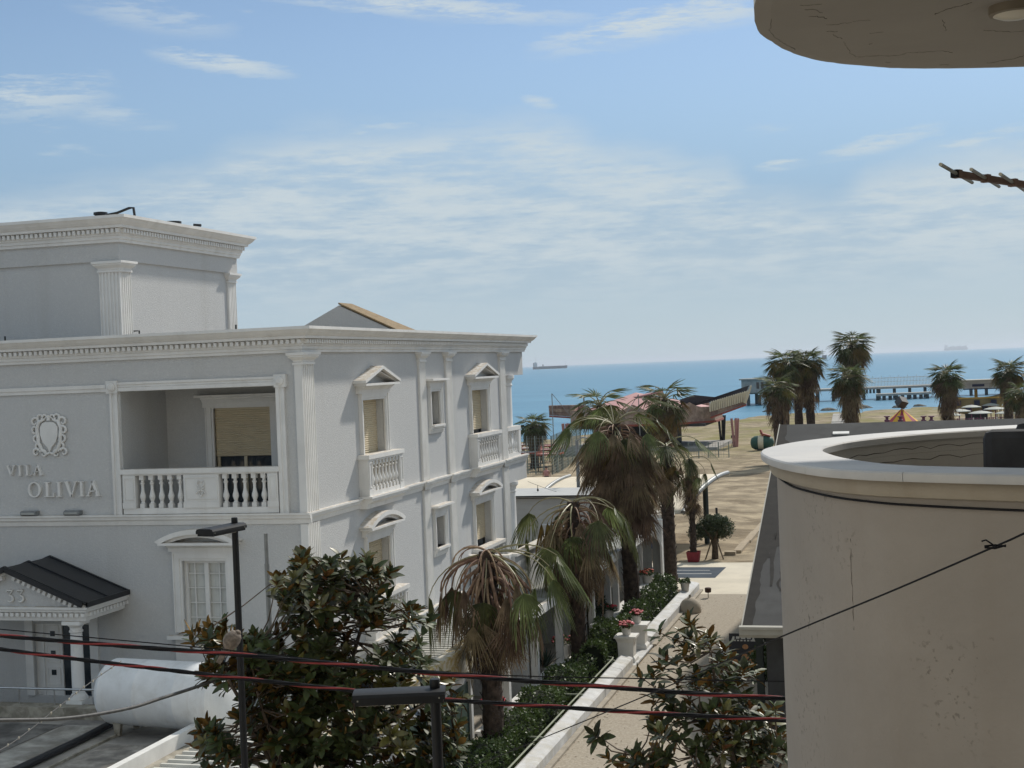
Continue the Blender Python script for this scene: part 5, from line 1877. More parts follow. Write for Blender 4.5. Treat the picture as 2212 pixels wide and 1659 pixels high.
mb = MB()
k = 25
vs = [tuple(canopy_pt(i / 24, j / 14)) for j in range(15) for i in range(k)]
mb.add(vs, [(j * k + i, j * k + i + 1, (j + 1) * k + i + 1, (j + 1) * k + i) for j in range(14) for i in range(k - 1)])
cv = mb.build('canvas', m_canvas, can, smooth=60)
md = cv.modifiers.new('solid', 'SOLIDIFY')
md.thickness = .03
for w in (.22, .42, .64, 1.0):
    MB().tube([tuple(canopy_pt(w, j / 14) + Vector((0, 0, .05))) for j in range(15)], .10 if w < 1 else .13, 8).build('rib', m_greypole, can, smooth=50)
for (x, y) in ((-10.0, 71.9), (-14.6, 73), (-19.0, 73)):
    MB().tube([(x, y, -.05), (x, y, 3.0)], .14, 10).build('post', MATS['post_darkgreen'], can, smooth=50)
MB().tube([(-9.55, 72.5, -.05), (-9.55, 72.5, 1.7)], .06, 8).build('side_post', m_iron, can, smooth=50)
lights = thing('string_lights', (-16, 67, 3.3), 'string of small bulbs hanging before the cream canopy', 'string lights')
p0, p1_ = at(1140, 1040, 66), at(1310, 1072, 66)
pts = [p0.lerp(p1_, i / 16) + Vector((0, 0, -.25 * math.sin(math.pi * i / 16))) for i in range(17)]
MB().tube(pts, .008, 5).build('wire', m_iron, lights)
for i in (2, 6, 10, 14):
    MB().tube([pts[i], pts[i] + Vector((0, 0, -.14))], .014, 6).lathe([(.02, -.14), (.045, -.2), (.045, -.25), (.01, -.29)], 8, tuple(pts[i])).build('bulb', m_iron, lights, smooth=50)
ki = thing('kiosk', (-16, 64, 0), 'grey boarded kiosk with dark roof edge below the canopy', 'kiosk')
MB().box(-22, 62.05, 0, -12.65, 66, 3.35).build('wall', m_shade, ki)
for i in range(9):
    MB().prism([(62.03, 1.2 + i * .235), (61.98, 1.2 + i * .235), (62.0, 1.43 + i * .235), (62.03, 1.43 + i * .235)], -22, -12.6, axis=0).build('board', m_siding, ki)
MB().box(-22.1, 61.8, 3.36, -12.5, 66.1, 3.42).build('roof', m_siding, ki)
MB().box(-22.1, 61.74, 3.40, -12.45, 61.80, 3.46).build('roof_edge', m_iron, ki)
pl_ = thing('light_pole', (-15.55, 68.2, 0), 'plain grey light pole rising behind the canopy beam', 'pole')
MB().tube([(-15.6, 67.6, 0), (-15.58, 67.6, 5.6)], [.10, .08], 10).build('shaft', m_greypole, pl_, smooth=50)
MB().tube([(-15.58, 67.6, 5.55), (-15.2, 67.2, 5.75), (-14.9, 66.9, 5.72)], .035, 6).build('arm', m_greypole, pl_, smooth=50)
ir = thing('iron_screen', (-11, 60.5, 0), 'tall black wrought iron screen behind the last palms', 'screen')
mb = MB()
for i in range(9):
    x = -11.6 + i * .17
    mb.tube([(x, 60.6, 2.75), (x, 60.6, 5.0)], .016, 5)
    for z in (3.1, 3.7, 4.3, 4.8):
        mb.lathe([(.01, z - .06), (.05, z), (.01, z + .06)], 6, (x, 60.6, 0))
mb.build('bar', m_iron, ir)
mb = MB()
for z in (2.75, 3.5, 4.9):
    mb.beam((-11.7, 60.6, z), (-10.1, 60.6, z), .03, .04)
mb.build('cross_rail', m_iron, ir)
for x in (-11.7, -10.75, -10.1):
    MB().box(x - .05, 60.55, 0, x + .05, 60.65, 5.0).build('post', m_iron, ir)
MB().box(-12.4, 60.2, 2.52, -10.0, 62, 2.72).build('deck', m_trim, ir)
mb = MB()
r_ = random.Random(31)
leafcloud(mb, [(r_.uniform(-12.2, -11.1), r_.uniform(60.3, 61.0), 2.75 + r_.random() * .6) for _ in range(500)], .09, r_)
tag(mb.build('creeper', m_hedge, ir, recalc=False), kind='stuff')
for (x, z, w, h, m_, lb) in ((-11.35, 1.75, .28, .22, m_flower2, 'red beach toy hanging in the open shop behind the arch'), (-11.3, .95, .45, .30, mat('blue_plastic', (.03, .10, .25), .5, .1, 4), 'blue plastic crate in the open shop behind the arch'), (-10.35, 1.8, .25, .35, MATS['blue_plastic'], 'blue inflatable hanging beside the last palm')):
    t = MB().box(x - w / 2, 62.4, z, x + w / 2, 62.8, z + h).build('beach_toy', m_, None, (x, 62.6, z), bevel=.05)
    tag(t, lb, 'toy')

# ------------------------------------------------------------------ fairground on the beach
pav = thing('pink_pavilion', at(1400, 960, 165), 'fairground pavilion with pink tent roof and upswept tubular eaves', 'pavilion')
CX, CY = at(1400, 960, 165).x, at(1400, 960, 165).y
PG = -.8
Rx, Ry = 9.0, 9.0
mb = MB()
n = 8
ring = [(CX + Rx * math.cos(i * math.pi / 4 + .39), CY + Ry * math.sin(i * math.pi / 4 + .39), 3.5) for i in range(n)]
mb.add(ring + [(CX - 1.2, CY, 5.75)], [(i, (i + 1) % n, n) for i in range(n)])
mb.add([(a * .25 + CX * .75, b_ * .25 + CY * .75, 5.3) for a, b_, c in ring] + [(CX + 2.2, CY - 2, 5.9)], [(i, (i + 1) % n, n) for i in range(n)])
mb.build('tent_roof', m_pink, pav)
zig = []
mb = MB()
for i in range(n):
    a, b_ = Vector(ring[i]), Vector(ring[(i + 1) % n])
    mb.add([tuple(a + Vector((0, 0, .5))), tuple(b_ + Vector((0, 0, .5))), tuple(b_ - Vector((0, 0, 1.1))), tuple(a - Vector((0, 0, 1.1)))], [(0, 1, 2, 3)])
    m_ = (a + b_) / 2
    mb.add([tuple(a.lerp(b_, .3) + Vector((0, 0, .45))), tuple(a.lerp(b_, .7) + Vector((0, 0, .45))), tuple(m_ + Vector((0, 0, 1.1)))], [(0, 1, 2)])
mb.build('sign_board', m_wood, pav)
mb = MB()
for i in range(n):
    a, b_ = Vector(ring[i]), Vector(ring[(i + 1) % n])
    mb.beam(tuple(a - Vector((0, 0, 1.2))), tuple(b_ - Vector((0, 0, 1.2))), .3, .22)
mb.build('red_beam', m_redp, pav)
# upswept arms to both sides
for sgx, (e0, e1) in ((1, (at(1535, 900, 158), at(1612, 872, 158))), (-1, (at(1262, 902, 168), at(1186, 897, 168)))):
    up = Vector((0, 0, 1))
    mb = MB()
    for k in range(5):
        u0, u1 = k / 5 + .004, (k + 1) / 5 - .004
        for r2, (h0, h1) in enumerate(((.0, .34), (.36, .68), (.70, 1.0))):
            def q_(u, h): return e0.lerp(e1, u) + up * (h * (1.5 - .35 * u)) + Vector((0, -.05 * r2, 0))
            MB().add([tuple(q_(u0, h0)), tuple(q_(u1, h0)), tuple(q_(u1, h1)), tuple(q_(u0, h1)), tuple(q_(u0, h0) + Vector((0, .8, 0))), tuple(q_(u1, h0) + Vector((0, .8, 0))), tuple(q_(u1, h1) + Vector((0, .8, 0))), tuple(q_(u0, h1) + Vector((0, .8, 0)))],
                     [(0, 1, 2, 3), (7, 6, 5, 4), (0, 4, 5, 1), (1, 5, 6, 2), (2, 6, 7, 3), (3, 7, 4, 0)]).build('arm_board', m_wood, pav)
    MB().beam(tuple(e0 - up * .12), tuple(e1 - up * .12), .35, .18).build('red_beam', m_redp, pav)
    if sgx > 0:
        for i in range(17):
            q = e0.lerp(e1, i / 16) + up * (1.5 - .25 * i / 16)
            MB().tube([q + Vector((0, -.12, -.95)), q + Vector((.05, -.12, -.1)), q + Vector((.22, -.1, .18))], [.11, .13, .10], 7).build('tube_ornament', m_cream, pav, smooth=60)
        q = e1 + up * 1.2
        MB().tube([e1 + Vector((-.2, -.1, .1)), e1 + Vector((.2, -.1, .9)), e1 + Vector((.62, -.1, 2.0))], [.2, .16, .08], 7).build('horn_tip', m_cream, pav, smooth=60)
        MB().add([tuple(e0 + Vector((-4, 4, 1.9))), tuple(e0 + Vector((-2.2, 3, 2.4))), tuple(e0 + Vector((.2, 2.5, 2.1))), tuple(e1 + Vector((.3, 1, 2.0))), tuple(e1 + Vector((-.2, 1, 1.0))), tuple(e0 + Vector((-4, 4, .8)))], [(0, 1, 2, 3, 4, 5)]).build('dark_screen', m_cush, pav)
for vx, D in ((1223, 162), (1588, 158), (1560, 168), (1330, 158), (1450, 158)):
    q = at(vx, 940, D)
    mb = MB()
    for k in range(5):
        a = k * 1.2566
        mb.tube([(q.x + .18 * math.cos(a), q.y + .18 * math.sin(a), PG), (q.x + .42 * math.cos(a), q.y + .42 * math.sin(a), 2.6)], .12, 6)
    mb.build('striped_column', m_pinkcol if vx != 1560 else m_iron, pav, smooth=50)
MB().box(CX - 9, CY - 8, PG, CX + 9, CY + 6, PG + .45).build('platform', m_conc, pav)
MB().box(CX - 3, CY - 3, PG + .45, CX + 3.5, CY + 3, 2.2).build('ride_core', m_shade, pav)
MB().box(CX - 7.5, CY - 6, 1.9, CX + 7.5, CY + 6, 2.2).build('shade_ceiling', m_shade, pav)  # dark sheet added so the space under the tent roof reads as shaded
for vx, vy0, vx2, D in ((1192, 850, 1238, 150), (1260, 852, 1270, 152), (1379, 852, 1345, 152)):
    t = thing('swing_mast', at(vx, 960, D), {1192: 'leftmost thin mast with a slanting stay by the palms', 1260: 'middle thin mast with a short stay by the palms', 1379: 'thin mast crossing the pink tent roof'}[vx], 'mast')
    a = at(vx, vy0, D)
    MB().tube([(a.x, a.y, -.7), tuple(a)], .05, 6).build('pole', m_greypole, t, smooth=50)
    MB().tube([tuple(a), tuple(at(vx2, 905, D))], .035, 6).build('stay', m_greypole, t, smooth=50)

# mesh fences
fence_g = 'wire mesh fences of the fairground'


def meshfence(a, b_, zb, h, n, label):
    t = thing('mesh_fence', (a[0], a[1], zb), label, 'fence', fence_g)
    a, b_ = Vector((a[0], a[1], zb)), Vector((b_[0], b_[1], zb))
    for i in range(n + 1):
        q = a.lerp(b_, i / n)
        MB().tube([tuple(q), tuple(q + Vector((0, 0, h)))], .05, 6).build('post', m_mesh, t, smooth=50)
    mb = MB()
    L_ = (b_ - a).length
    d = (b_ - a) / L_
    for i in range(int(L_ / .28)):
        q = a + d * (i * .28)
        mb.beam(tuple(q), tuple(q + Vector((0, 0, h))), .018, .018, (d.x, d.y, 0))
    for i in range(int(h / .28) + 1):
        mb.beam(tuple(a + Vector((0, 0, i * .28))), tuple(b_ + Vector((0, 0, i * .28))), .018, .018)
    mb.build('mesh', m_mesh, t)
    return t


q0, q1, q2 = at(1122, 990, 128), at(1192, 990, 126), at(1256, 990, 150)
meshfence(q0, q1, -.55, 3.6, 4, 'green wire fence in front of the trampolines')
meshfence(q1, q2, -.55, 3.6, 6, 'green wire fence running back beside the trampolines')
q0, q1, q2 = at(1488, 990, 140), at(1575, 993, 138), at(1577, 960, 165)
meshfence(q0, q1, -.6, 1.8, 4, 'low wire fence in front of the pavilion steps')
for i, (vx, vy, w) in enumerate(((1140, 972, 34), (1178, 970, 30), (1146, 984, 40), (1186, 982, 36), (1140, 998, 44), (1188, 999, 40))):
    D = 150 - i * 3.5
    q = at(vx, vy, D)
    t = thing('trampoline', (q.x, q.y, -.6), ['back left trampoline bed of the six', 'back right trampoline bed of the six', 'middle left trampoline bed of the six', 'middle right trampoline bed of the six', 'front left trampoline bed, white topped', 'front right trampoline bed, red edged'][i], 'trampoline', 'trampolines behind the wire fence')
    hw = w * D / FOC * .5
    MB().box(q.x - hw, q.y - 1.1, 1.02, q.x + hw, q.y + 1.1, 1.08).build('bed', m_white if i % 2 == 0 else m_pinkcol, t)
    mb = MB()
    mb.sweep([(q.x - hw, q.y - 1.1), (q.x + hw, q.y - 1.1), (q.x + hw, q.y + 1.1), (q.x - hw, q.y + 1.1)], [(0, .98), (.2, .98), (.2, 1.12), (0, 1.12)], True)
    mb.build('pad', m_redp, t)
    for sx in (-1, 1):
        for sy in (-1, 1):
            MB().tube([(q.x + sx * hw, q.y + sy * 1.1, -.6), (q.x + sx * hw, q.y + sy * 1.1, 1.0)], .06, 6).build('leg', m_iron, t)

# small green and yellow ride car, dark stool
q = at(1640, 958, 150)
q.x += .25
rc = thing('ride_car', (q.x, q.y, -.6), 'round green and yellow fairground car with red seat on the sand', 'ride')
Mx = Matrix.Translation((q.x, q.y, .25)) @ Matrix.Rotation(math.pi / 2, 4, 'Y')
MB().lathe([(.15, -1.15), (.5, -1.05), (.72, -.7), (.75, -.32)], 18, M=Mx).build('nose', m_greenp, rc, smooth=40)
MB().lathe([(.76, -.32), (.8, 0), (.76, .25)], 18, M=Mx).build('belly', m_cream, rc, smooth=40)
MB().lathe([(.75, .25), (.72, .8), (.5, 1.15), (.15, 1.3)], 18, M=Mx).build('tail', m_greenp, rc, smooth=40)
MB().obox(Matrix.Translation((q.x + .45, q.y, 1.1)) @ Matrix.Rotation(.3, 4, 'Y'), .55, .4, .09).obox(Matrix.Translation((q.x + .05, q.y, 1.3)) @ Matrix.Rotation(-.4, 4, 'Y'), .1, .4, .35).build('seat', m_redp, rc, bevel=.05)
MB().lathe([(.5, -.6), (.5, -.4), (.12, -.35), (.12, .0)], 14, (q.x, q.y, 0)).build('base', m_iron, rc)
q = at(1587, 948, 160)
st = thing('stool', (q.x, q.y, -.85), 'small dark stool on thin legs near the pavilion column', 'stool')
MB().lathe([(.3, .0), (.42, .12), (.40, .34), (.2, .42)], 12, (q.x, q.y, .25)).build('seat', m_iron, st, smooth=50)
for a in range(4):
    MB().tube([(q.x + .2 * math.cos(a * 1.57 + .7), q.y + .2 * math.sin(a * 1.57 + .7), .3), (q.x + .5 * math.cos(a * 1.57 + .7), q.y + .5 * math.sin(a * 1.57 + .7), -.85)], .035, 6).build('leg', m_iron, st)

# striped tent top with a cube finial
m_tenty = mat('tent_yellow', (.68, .38, .02), .7, .1, 2)
TP = at(1948, 882, 148)
tent = thing('striped_tent', (TP.x, TP.y, -.9), 'red and yellow striped conical ride top with dark cube finial', 'tent')
for i in range(14):
    a0, a1 = i * 2 * math.pi / 14, (i + 1) * 2 * math.pi / 14
    z1 = .55
    R1 = (TP.z - z1) * 1.18
    MB().add([tuple(TP), (TP.x + R1 * math.cos(a0), TP.y + R1 * math.sin(a0), z1), (TP.x + R1 * math.cos(a1), TP.y + R1 * math.sin(a1), z1),
              (TP.x + R1 * .98 * math.cos(a0), TP.y + R1 * .98 * math.sin(a0), z1 - .35), (TP.x + R1 * .98 * math.cos(a1), TP.y + R1 * .98 * math.sin(a1), z1 - .35)], [(0, 1, 2), (1, 3, 4, 2)]).build('panel', m_tenty if i % 2 else m_crimson, tent)
Mc = Matrix.Translation(TP + Vector((0, 0, .62))) @ Matrix.Rotation(.5, 4, 'X') @ Matrix.Rotation(.6, 4, 'Y') @ Matrix.Rotation(.4, 4, 'Z')
MB().obox(Mc, .44, .44, .44).build('cube', mat('cube_grey', (.045, .05, .055), .5, .3, 3), tent)
MB().tube([tuple(TP - Vector((0, 0, .1))), tuple(TP + Vector((0, 0, .4)))], .07, 8).build('finial_stem', m_redp, tent)
MB().lathe([(2.0, -.9), (2.0, .3)], 14, (TP.x, TP.y, 0)).build('drum', m_crimson, tent)
for vx, lb in ((1916, 'dark bollard lantern left of the striped tent'), (1945, 'dark bollard lantern before the striped tent'), (1995, 'dark bollard lantern right of the striped tent'), (2012, 'pinkish carved post between striped tent and palm')):
    q = at(vx, 905, 140)
    t = thing('lantern_post', (q.x, q.y, -.8), lb, 'post', 'lantern posts round the tent')
    MB().tube([(q.x, q.y, -.8), (q.x, q.y, q.z - .1)], .14, 8).lathe([(.12, -.2), (.26, -.1), (.26, .06), (.14, .1), (.14, .3), (.3, .36), (.28, .44)], 8, (q.x, q.y, q.z - .15)).build('lantern', m_purp, t, smooth=40)

# pirate boat ride and its frame
SB_ = at(2108, 868, 160)
bx, by = SB_.x, SB_.y
boat = thing('boat_ride', (bx, by, -.9), 'yellow boat shaped swing ride with dark square portholes', 'ride')
hw = 3.1
mb = MB()
rows = []
for i in range(19):
    u = -1 + 2 * i / 18
    x = bx + hw * u
    zt = 3.75 + .5 * abs(u) ** 2.5
    zb = 1.9 + 1.5 * abs(u) ** 4
    wd = 1.0 * math.sqrt(max(.02, 1 - u * u * .92))
    rows.append([(x, by - wd, zt), (x, by - wd * .9, (zt + zb) / 2), (x, by - wd * .35, zb), (x, by + wd * .35, zb), (x, by + wd * .9, (zt + zb) / 2), (x, by + wd, zt)])
vs = [p for r2 in rows for p in r2]
mb.add(vs, [(i * 6 + k, i * 6 + k + 1, (i + 1) * 6 + k + 1, (i + 1) * 6 + k) for i in range(18) for k in range(5)])
mb.build('hull', mat('boat_yellow', (.27, .22, .10), .6, .2, .8, streak=((.16, .12, .05), 3, .4)), boat, smooth=40)
for i, u in enumerate((-.62, -.28, .02, .30, .60)):
    x = bx + hw * u
    MB().box(x - .30, by - 1.12, 2.95 if i % 2 == 0 else 2.3, x + .30, by - .8, 3.5 if i % 2 == 0 else 2.85).build('porthole', m_navy, boat)
MB().box(bx - hw * .98, by - 1.08, 3.68, bx + hw * .98, by - .95, 3.84).build('gunwale', m_yell, boat)
MB().box(bx - 1.2, by - .4, -.9, bx + 1.2, by + .4, 2.0).build('stand', m_iron, boat)
fr = thing('ride_gantry', (bx, by, -.9), 'beige roofed gantry on posts over the boat ride', 'gantry')
MB().box(bx - 3.2, by - 1.6, 5.45, bx + 4.8, by + 1.6, 5.68).box(bx - 3.3, by - 1.7, 5.68, bx + 5.0, by + 1.7, 5.80).build('roof', m_fascia, fr)
MB().box(bx - 3.1, by - 1.5, 4.85, bx + 4.7, by - 1.35, 5.44).build('sign', m_conc, fr)
MB().box(bx - .4, by - 1.56, 5.05, bx + .9, by - 1.5, 5.32).box(bx - 1.4, by - 1.56, 4.72, bx + 3.4, by - 1.5, 4.84).build('sign_panel', m_navy, fr)
for x, m_ in ((-2.9, m_fascia), (.1, m_yell), (4.4, m_fascia)):
    MB().box(bx + x - .17, by + 1.1, -.9, bx + x + .17, by + 1.45, 5.45).build('post', m_, fr)
wf = thing('picket_hoarding', (bx + 6, by + 2, -.9), 'cream slatted hoarding right of the boat ride', 'fence')
for i in range(14):
    MB().box(bx + 2.2 + i * .42, by + 3.1, -.9, bx + 2.52 + i * .42, by + 3.2, 3.2).build('slat', m_cream, wf)

# spinning cups with pale parasol tops
for i, (vx, vy, w) in enumerate(((2072, 889, 40), (2118, 893, 42), (2098, 880, 34), (2150, 884, 40), (2175, 893, 40), (2060, 898, 26), (2140, 876, 30))):
    D = 138 + (898 - vy) * .9
    q = at(vx, vy, D)
    Rr = w * D / FOC * .62
    t = thing('parasol_car', (q.x, q.y, -.8), ['ride parasol nearest the lone palm trunk, pale green', 'largest pale parasol in the front row of the ride', 'small parasol at the back below the boat hull', 'pale parasol right of the largest one', 'parasol furthest right before the low palm', 'smallest parasol half hidden by the palm skirt', 'rearmost parasol close to the slatted hoarding'][i], 'parasol', 'parasols of the spinning ride')
    MB().lathe([(Rr, q.z), (Rr * .98, q.z + .05), (Rr * .5, q.z + .20), (.06, q.z + .28)], 12, (q.x, q.y, 0)).build('canopy', m_pale, t, smooth=25)
    MB().tube([(q.x, q.y, -.8), (q.x, q.y, q.z + .4)], .06, 6).build('pole', m_purp, t)
    MB().lathe([(Rr * .7, -.5), (Rr * .75, .3), (Rr * .6, .32), (Rr * .5, -.3)], 12, (q.x, q.y, 0)).build('cup', m_purp if i % 2 else m_navy, t)
pf = thing('ride_platform_fence', at(2120, 905, 136), 'plum coloured railing round the parasol ride', 'fence')
a, b_ = at(2052, 909, 136), at(2230, 902, 136)
mb = MB()
for z in (0, .35, .7):
    mb.beam((a.x, a.y, a.z - .3 + z * .6), (b_.x, b_.y, b_.z - .3 + z * .6), .06, .06)
mb.build('rail', m_purp, pf)
for i in range(22):
    q = a.lerp(b_, i / 21)
    MB().box(q.x - .05, q.y - .05, -.8, q.x + .05, q.y + .05, q.z + .2).build('post', m_purp if i % 3 else m_white, pf)

# bather on the sand
PQ = at(1181, 1040, 107)
px_, py_ = PQ.x, PQ.y
gz = sand_z(px_, py_)
per = thing('person', (px_, py_, gz), 'person in pink top and dark shorts standing on the sand', 'person')
bm = bmesh.new()
J = {'pel': (0, 0, .92, .15), 'ches': (0, .02, 1.28, .16), 'neck': (0, .0, 1.46, .06), 'head': (0, -.02, 1.60, .095), 'htop': (0, -.01, 1.70, .07),
     'shl': (-.19, 0, 1.40, .06), 'ell': (-.26, .02, 1.12, .045), 'wrl': (-.24, -.12, .90, .035), 'hal': (-.23, -.18, .84, .035), 'shr': (.19, 0, 1.40, .06), 'elr': (.27, .04, 1.12, .045), 'wrr': (.28, -.06, .88, .035), 'har': (.28, -.09, .80, .035),
     'hil': (-.10, 0, .86, .10), 'knl': (-.12, -.02, .48, .065), 'anl': (-.13, .03, .08, .045), 'fol': (-.14, -.12, .04, .04), 'hir': (.10, 0, .86, .10), 'knr': (.12, .03, .48, .065), 'anr': (.13, .08, .08, .045), 'for': (.15, -.07, .04, .04)}
idx = {k: i for i, k in enumerate(J)}
ed = [('pel', 'ches'), ('ches', 'neck'), ('neck', 'head'), ('head', 'htop'), ('ches', 'shl'), ('shl', 'ell'), ('ell', 'wrl'), ('wrl', 'hal'), ('ches', 'shr'), ('shr', 'elr'), ('elr', 'wrr'), ('wrr', 'har'), ('pel', 'hil'), ('hil', 'knl'), ('knl', 'anl'), ('anl', 'fol'), ('pel', 'hir'), ('hir', 'knr'), ('knr', 'anr'), ('anr', 'for')]
me = bpy.data.meshes.new('body')
me.from_pydata([v[:3] for v in J.values()], [(idx[a], idx[c]) for a, c in ed], [])
bd = bpy.data.objects.new('body', me)
COL.objects.link(bd)
bd.parent = per
me.materials.append(m_skin)
md = bd.modifiers.new('skin', 'SKIN')
for i, v in enumerate(J.values()):
    me.skin_vertices[0].data[i].radius = (v[3], v[3])
me.skin_vertices[0].data[0].use_root = True
bd.modifiers.new('sub', 'SUBSURF').levels = 2
bd.modifiers['sub'].render_levels = 2
MB().lathe([(.18, .98), (.19, 1.1), (.20, 1.3), (.17, 1.42), (.09, 1.46)], 14, (0, .01, 0)).build('shirt', m_cloth, per, (0, 0, 0), smooth=60)
mb = MB()
mb.lathe([(.18, .80), (.19, .9), (.18, 1.0)], 14).lathe([(.115, .5), (.125, .85)], 12, (-.105, 0, 0)).lathe([(.115, .5), (.125, .85)], 12, (.105, .01, 0))
mb.build('shorts', m_short, per, (0, 0, 0), smooth=60)
MB().lathe([(.10, 1.60), (.108, 1.66), (.09, 1.72), (.04, 1.75)], 12, (0, .01, 0)).build('hair', m_short, per, (0, 0, 0), smooth=60)

# shore path, shrub and rocks
mb = MB()
a0, a1, c0, c1 = at(1783, 925, 150), at(1834, 925, 150), at(1800, 886, 262), at(1825, 886, 262)
for i in range(13):
    u0, u1 = i / 13, (i + .82) / 13
    def yy(u): return a0.y + (c0.y - a0.y) * u
    y0, y1 = yy(u0), yy(u1)
    def xl(u): return a0.x + (c0.x - a0.x) * u
    def xr(u): return a1.x + (c1.x - a1.x) * u
    z0 = max(sand_z((xl(u0) + xr(u0)) / 2, y0), sand_z((xl(u1) + xr(u1)) / 2, y1)) + .14
    mb.add([(xl(u0), y0, z0), (xr(u0), y0, z0), (xr(u1), y1, z0), (xl(u1), y1, z0), (xl(u0), y0, z0 - .3), (xr(u0), y0, z0 - .3), (xr(u1), y1, z0 - .3), (xl(u1), y1, z0 - .3)],
           [(0, 1, 2, 3), (0, 4, 5, 1), (1, 5, 6, 2), (2, 6, 7, 3), (3, 7, 4, 0)])
tag(mb.build('path', m_conc), 'pale concrete slab path leading over the beach to the pier', kind='structure')
q = at(1762, 905, 140)
sb = thing('dry_shrub', (q.x, q.y, -.9), 'straw coloured bush beside the shore path', 'shrub')
r_ = random.Random(77)
mb = MB()
pts = []
for _ in range(1500):
    v = Vector((r_.gauss(0, 1), r_.gauss(0, 1), abs(r_.gauss(0, 1)))).normalized() * r_.uniform(.6, 1)
    pts.append((q.x + v.x * 1.7, q.y + v.y * 1.6, -.9 + v.z * 2.6))
leafcloud(mb, pts, .10, r_, 2.6)
tag(mb.build('foliage', mat('straw', (.24, .17, .07), .9, .3, 3), sb, recalc=False), kind='stuff')
for i, (vx, vy) in enumerate(((1838, 891), (1848, 888), (1860, 887), (1942, 882), (1985, 881), (1660, 892), (1790, 889))):
    D = 283 + (i % 3) * 3
    q = at(vx, vy, D)
    r_ = random.Random(400 + i)
    s_ = r_.uniform(.7, 1.4)
    mb = MB()
    pr_ = [(.3, -.9), (1, -.5), (1.05, -.1), (.7, .3), (.25, .48)]
    mb.lathe(pr_, 9)
    mb.v = [(q.x + a * s_ * 1.6 * r_.uniform(.8, 1.2), q.y + b_ * s_ * r_.uniform(.8, 1.2), -1.75 + c * s_ * .8 * r_.uniform(.8, 1.2)) for a, b_, c in mb.v]
    o = mb.build('shore_rock', m_rock, None, (q.x, q.y, -1.7))
    tag(o, ['leftmost rock of the group left of the tallest palm trunk', 'middle rock of the group at the waterline', 'rightmost rock of the group at the waterline', 'rock at the water behind the striped tent', 'low rock at the water right of the striped tent', 'rock at the water left of the palm clump', 'rock at the water beside the shore path'][i], 'rock', 'rocks at the waterline')

# ------------------------------------------------------------------ pier and ships
pier = thing('pier', at(1850, 850, 335), 'long decaying concrete pier on dark piles with pale railings', 'pier')
Z = lambda vx, vy, D=335: at(vx, vy, D)
def deck(vx0, vx1, vy, D, depth, th, name, m_):
    a, b_ = at(vx0, vy, D), at(vx1, vy - .0397 * (vx1 - vx0), D)
    z = a.z
    mb = MB()
    mb.add([(a.x, a.y, z), (b_.x, b_.y, z), (b_.x, b_.y + depth, z), (a.x, a.y + depth, z), (a.x, a.y, z - th), (b_.x, b_.y, z - th), (b_.x, b_.y + depth, z - th), (a.x, a.y + depth, z - th)],
           [(0, 1, 2, 3), (7, 6, 5, 4), (0, 4, 5, 1), (1, 5, 6, 2), (2, 6, 7, 3), (3, 7, 4, 0)])
    mb.build(name, m_, pier)
    return a, b_, z


a, b_, z = deck(1600, 2230, 848, 338, 9, .5, 'upper_deck', m_conc)
zu = z
mb = MB()
for i in range(58):
    q = a.lerp(b_, i / 57)
    if i % 3 == 0:
        MB().box(q.x - .36, q.y + .6, -4, q.x + .36, q.y + 1.4, z - .5).build('pile', m_pile, pier)
a2, b2, z2 = deck(1892, 2012, 851.5, 330, 5, .5, 'lower_deck', m_conc)
for i in range(9):
    q = a2.lerp(b2, (i + .3) / 9)
    MB().box(q.x - .4, q.y + .4, -4, q.x + .4, q.y + 1.2, z2 - .5).build('pile', m_pile, pier)
mb = MB()
q0, q1 = a.lerp(b_, .36), a.lerp(b_, .66)
for i in range(60):
    q = q0.lerp(q1, i / 59)
    mb.box(q.x - .05, q.y + 6, zu, q.x + .05, q.y + 6.1, zu + (2.2 if i % 6 else 2.6))
mb.beam((q0.x, q0.y + 6.05, zu + 2.0), (q1.x, q1.y + 6.05, zu + 2.0), .12, .12).beam((q0.x, q0.y + 6.05, zu + 1.1), (q1.x, q1.y + 6.05, zu + 1.1), .1, .1)
mb.build('railing', m_white, pier)
ha, hb = at(1602, 846, 332), at(1672, 843, 332)
MB().box(ha.x, ha.y, zu, hb.x, ha.y + 7, zu + 3.0).build('pier_house', m_conc, pier)
MB().box(ha.x - .5, ha.y - .5, zu + 3.0, hb.x + .5, ha.y + 7.5, zu + 3.3).build('house_roof', m_conc, pier)
for u in (.52, .66, .84):
    x = ha.x + (hb.x - ha.x) * u
    MB().box(x - .32, ha.y - .05, zu + .9, x + .32, ha.y + .05, zu + 2.4).build('window', m_dkglass, pier)
for u in (.2, .55, .9):
    x = ha.x + (hb.x - ha.x) * u
    MB().box(x - .35, ha.y, -4, x + .35, ha.y + 1, zu - .5).build('pile', m_pile, pier)
for i in range(5):
    q = a.lerp(b_, .42 + i * .012)
    MB().box(q.x - .25, q.y + .5, z2, q.x + .25, q.y + .9, zu - .5).build('strut', m_pile, pier)


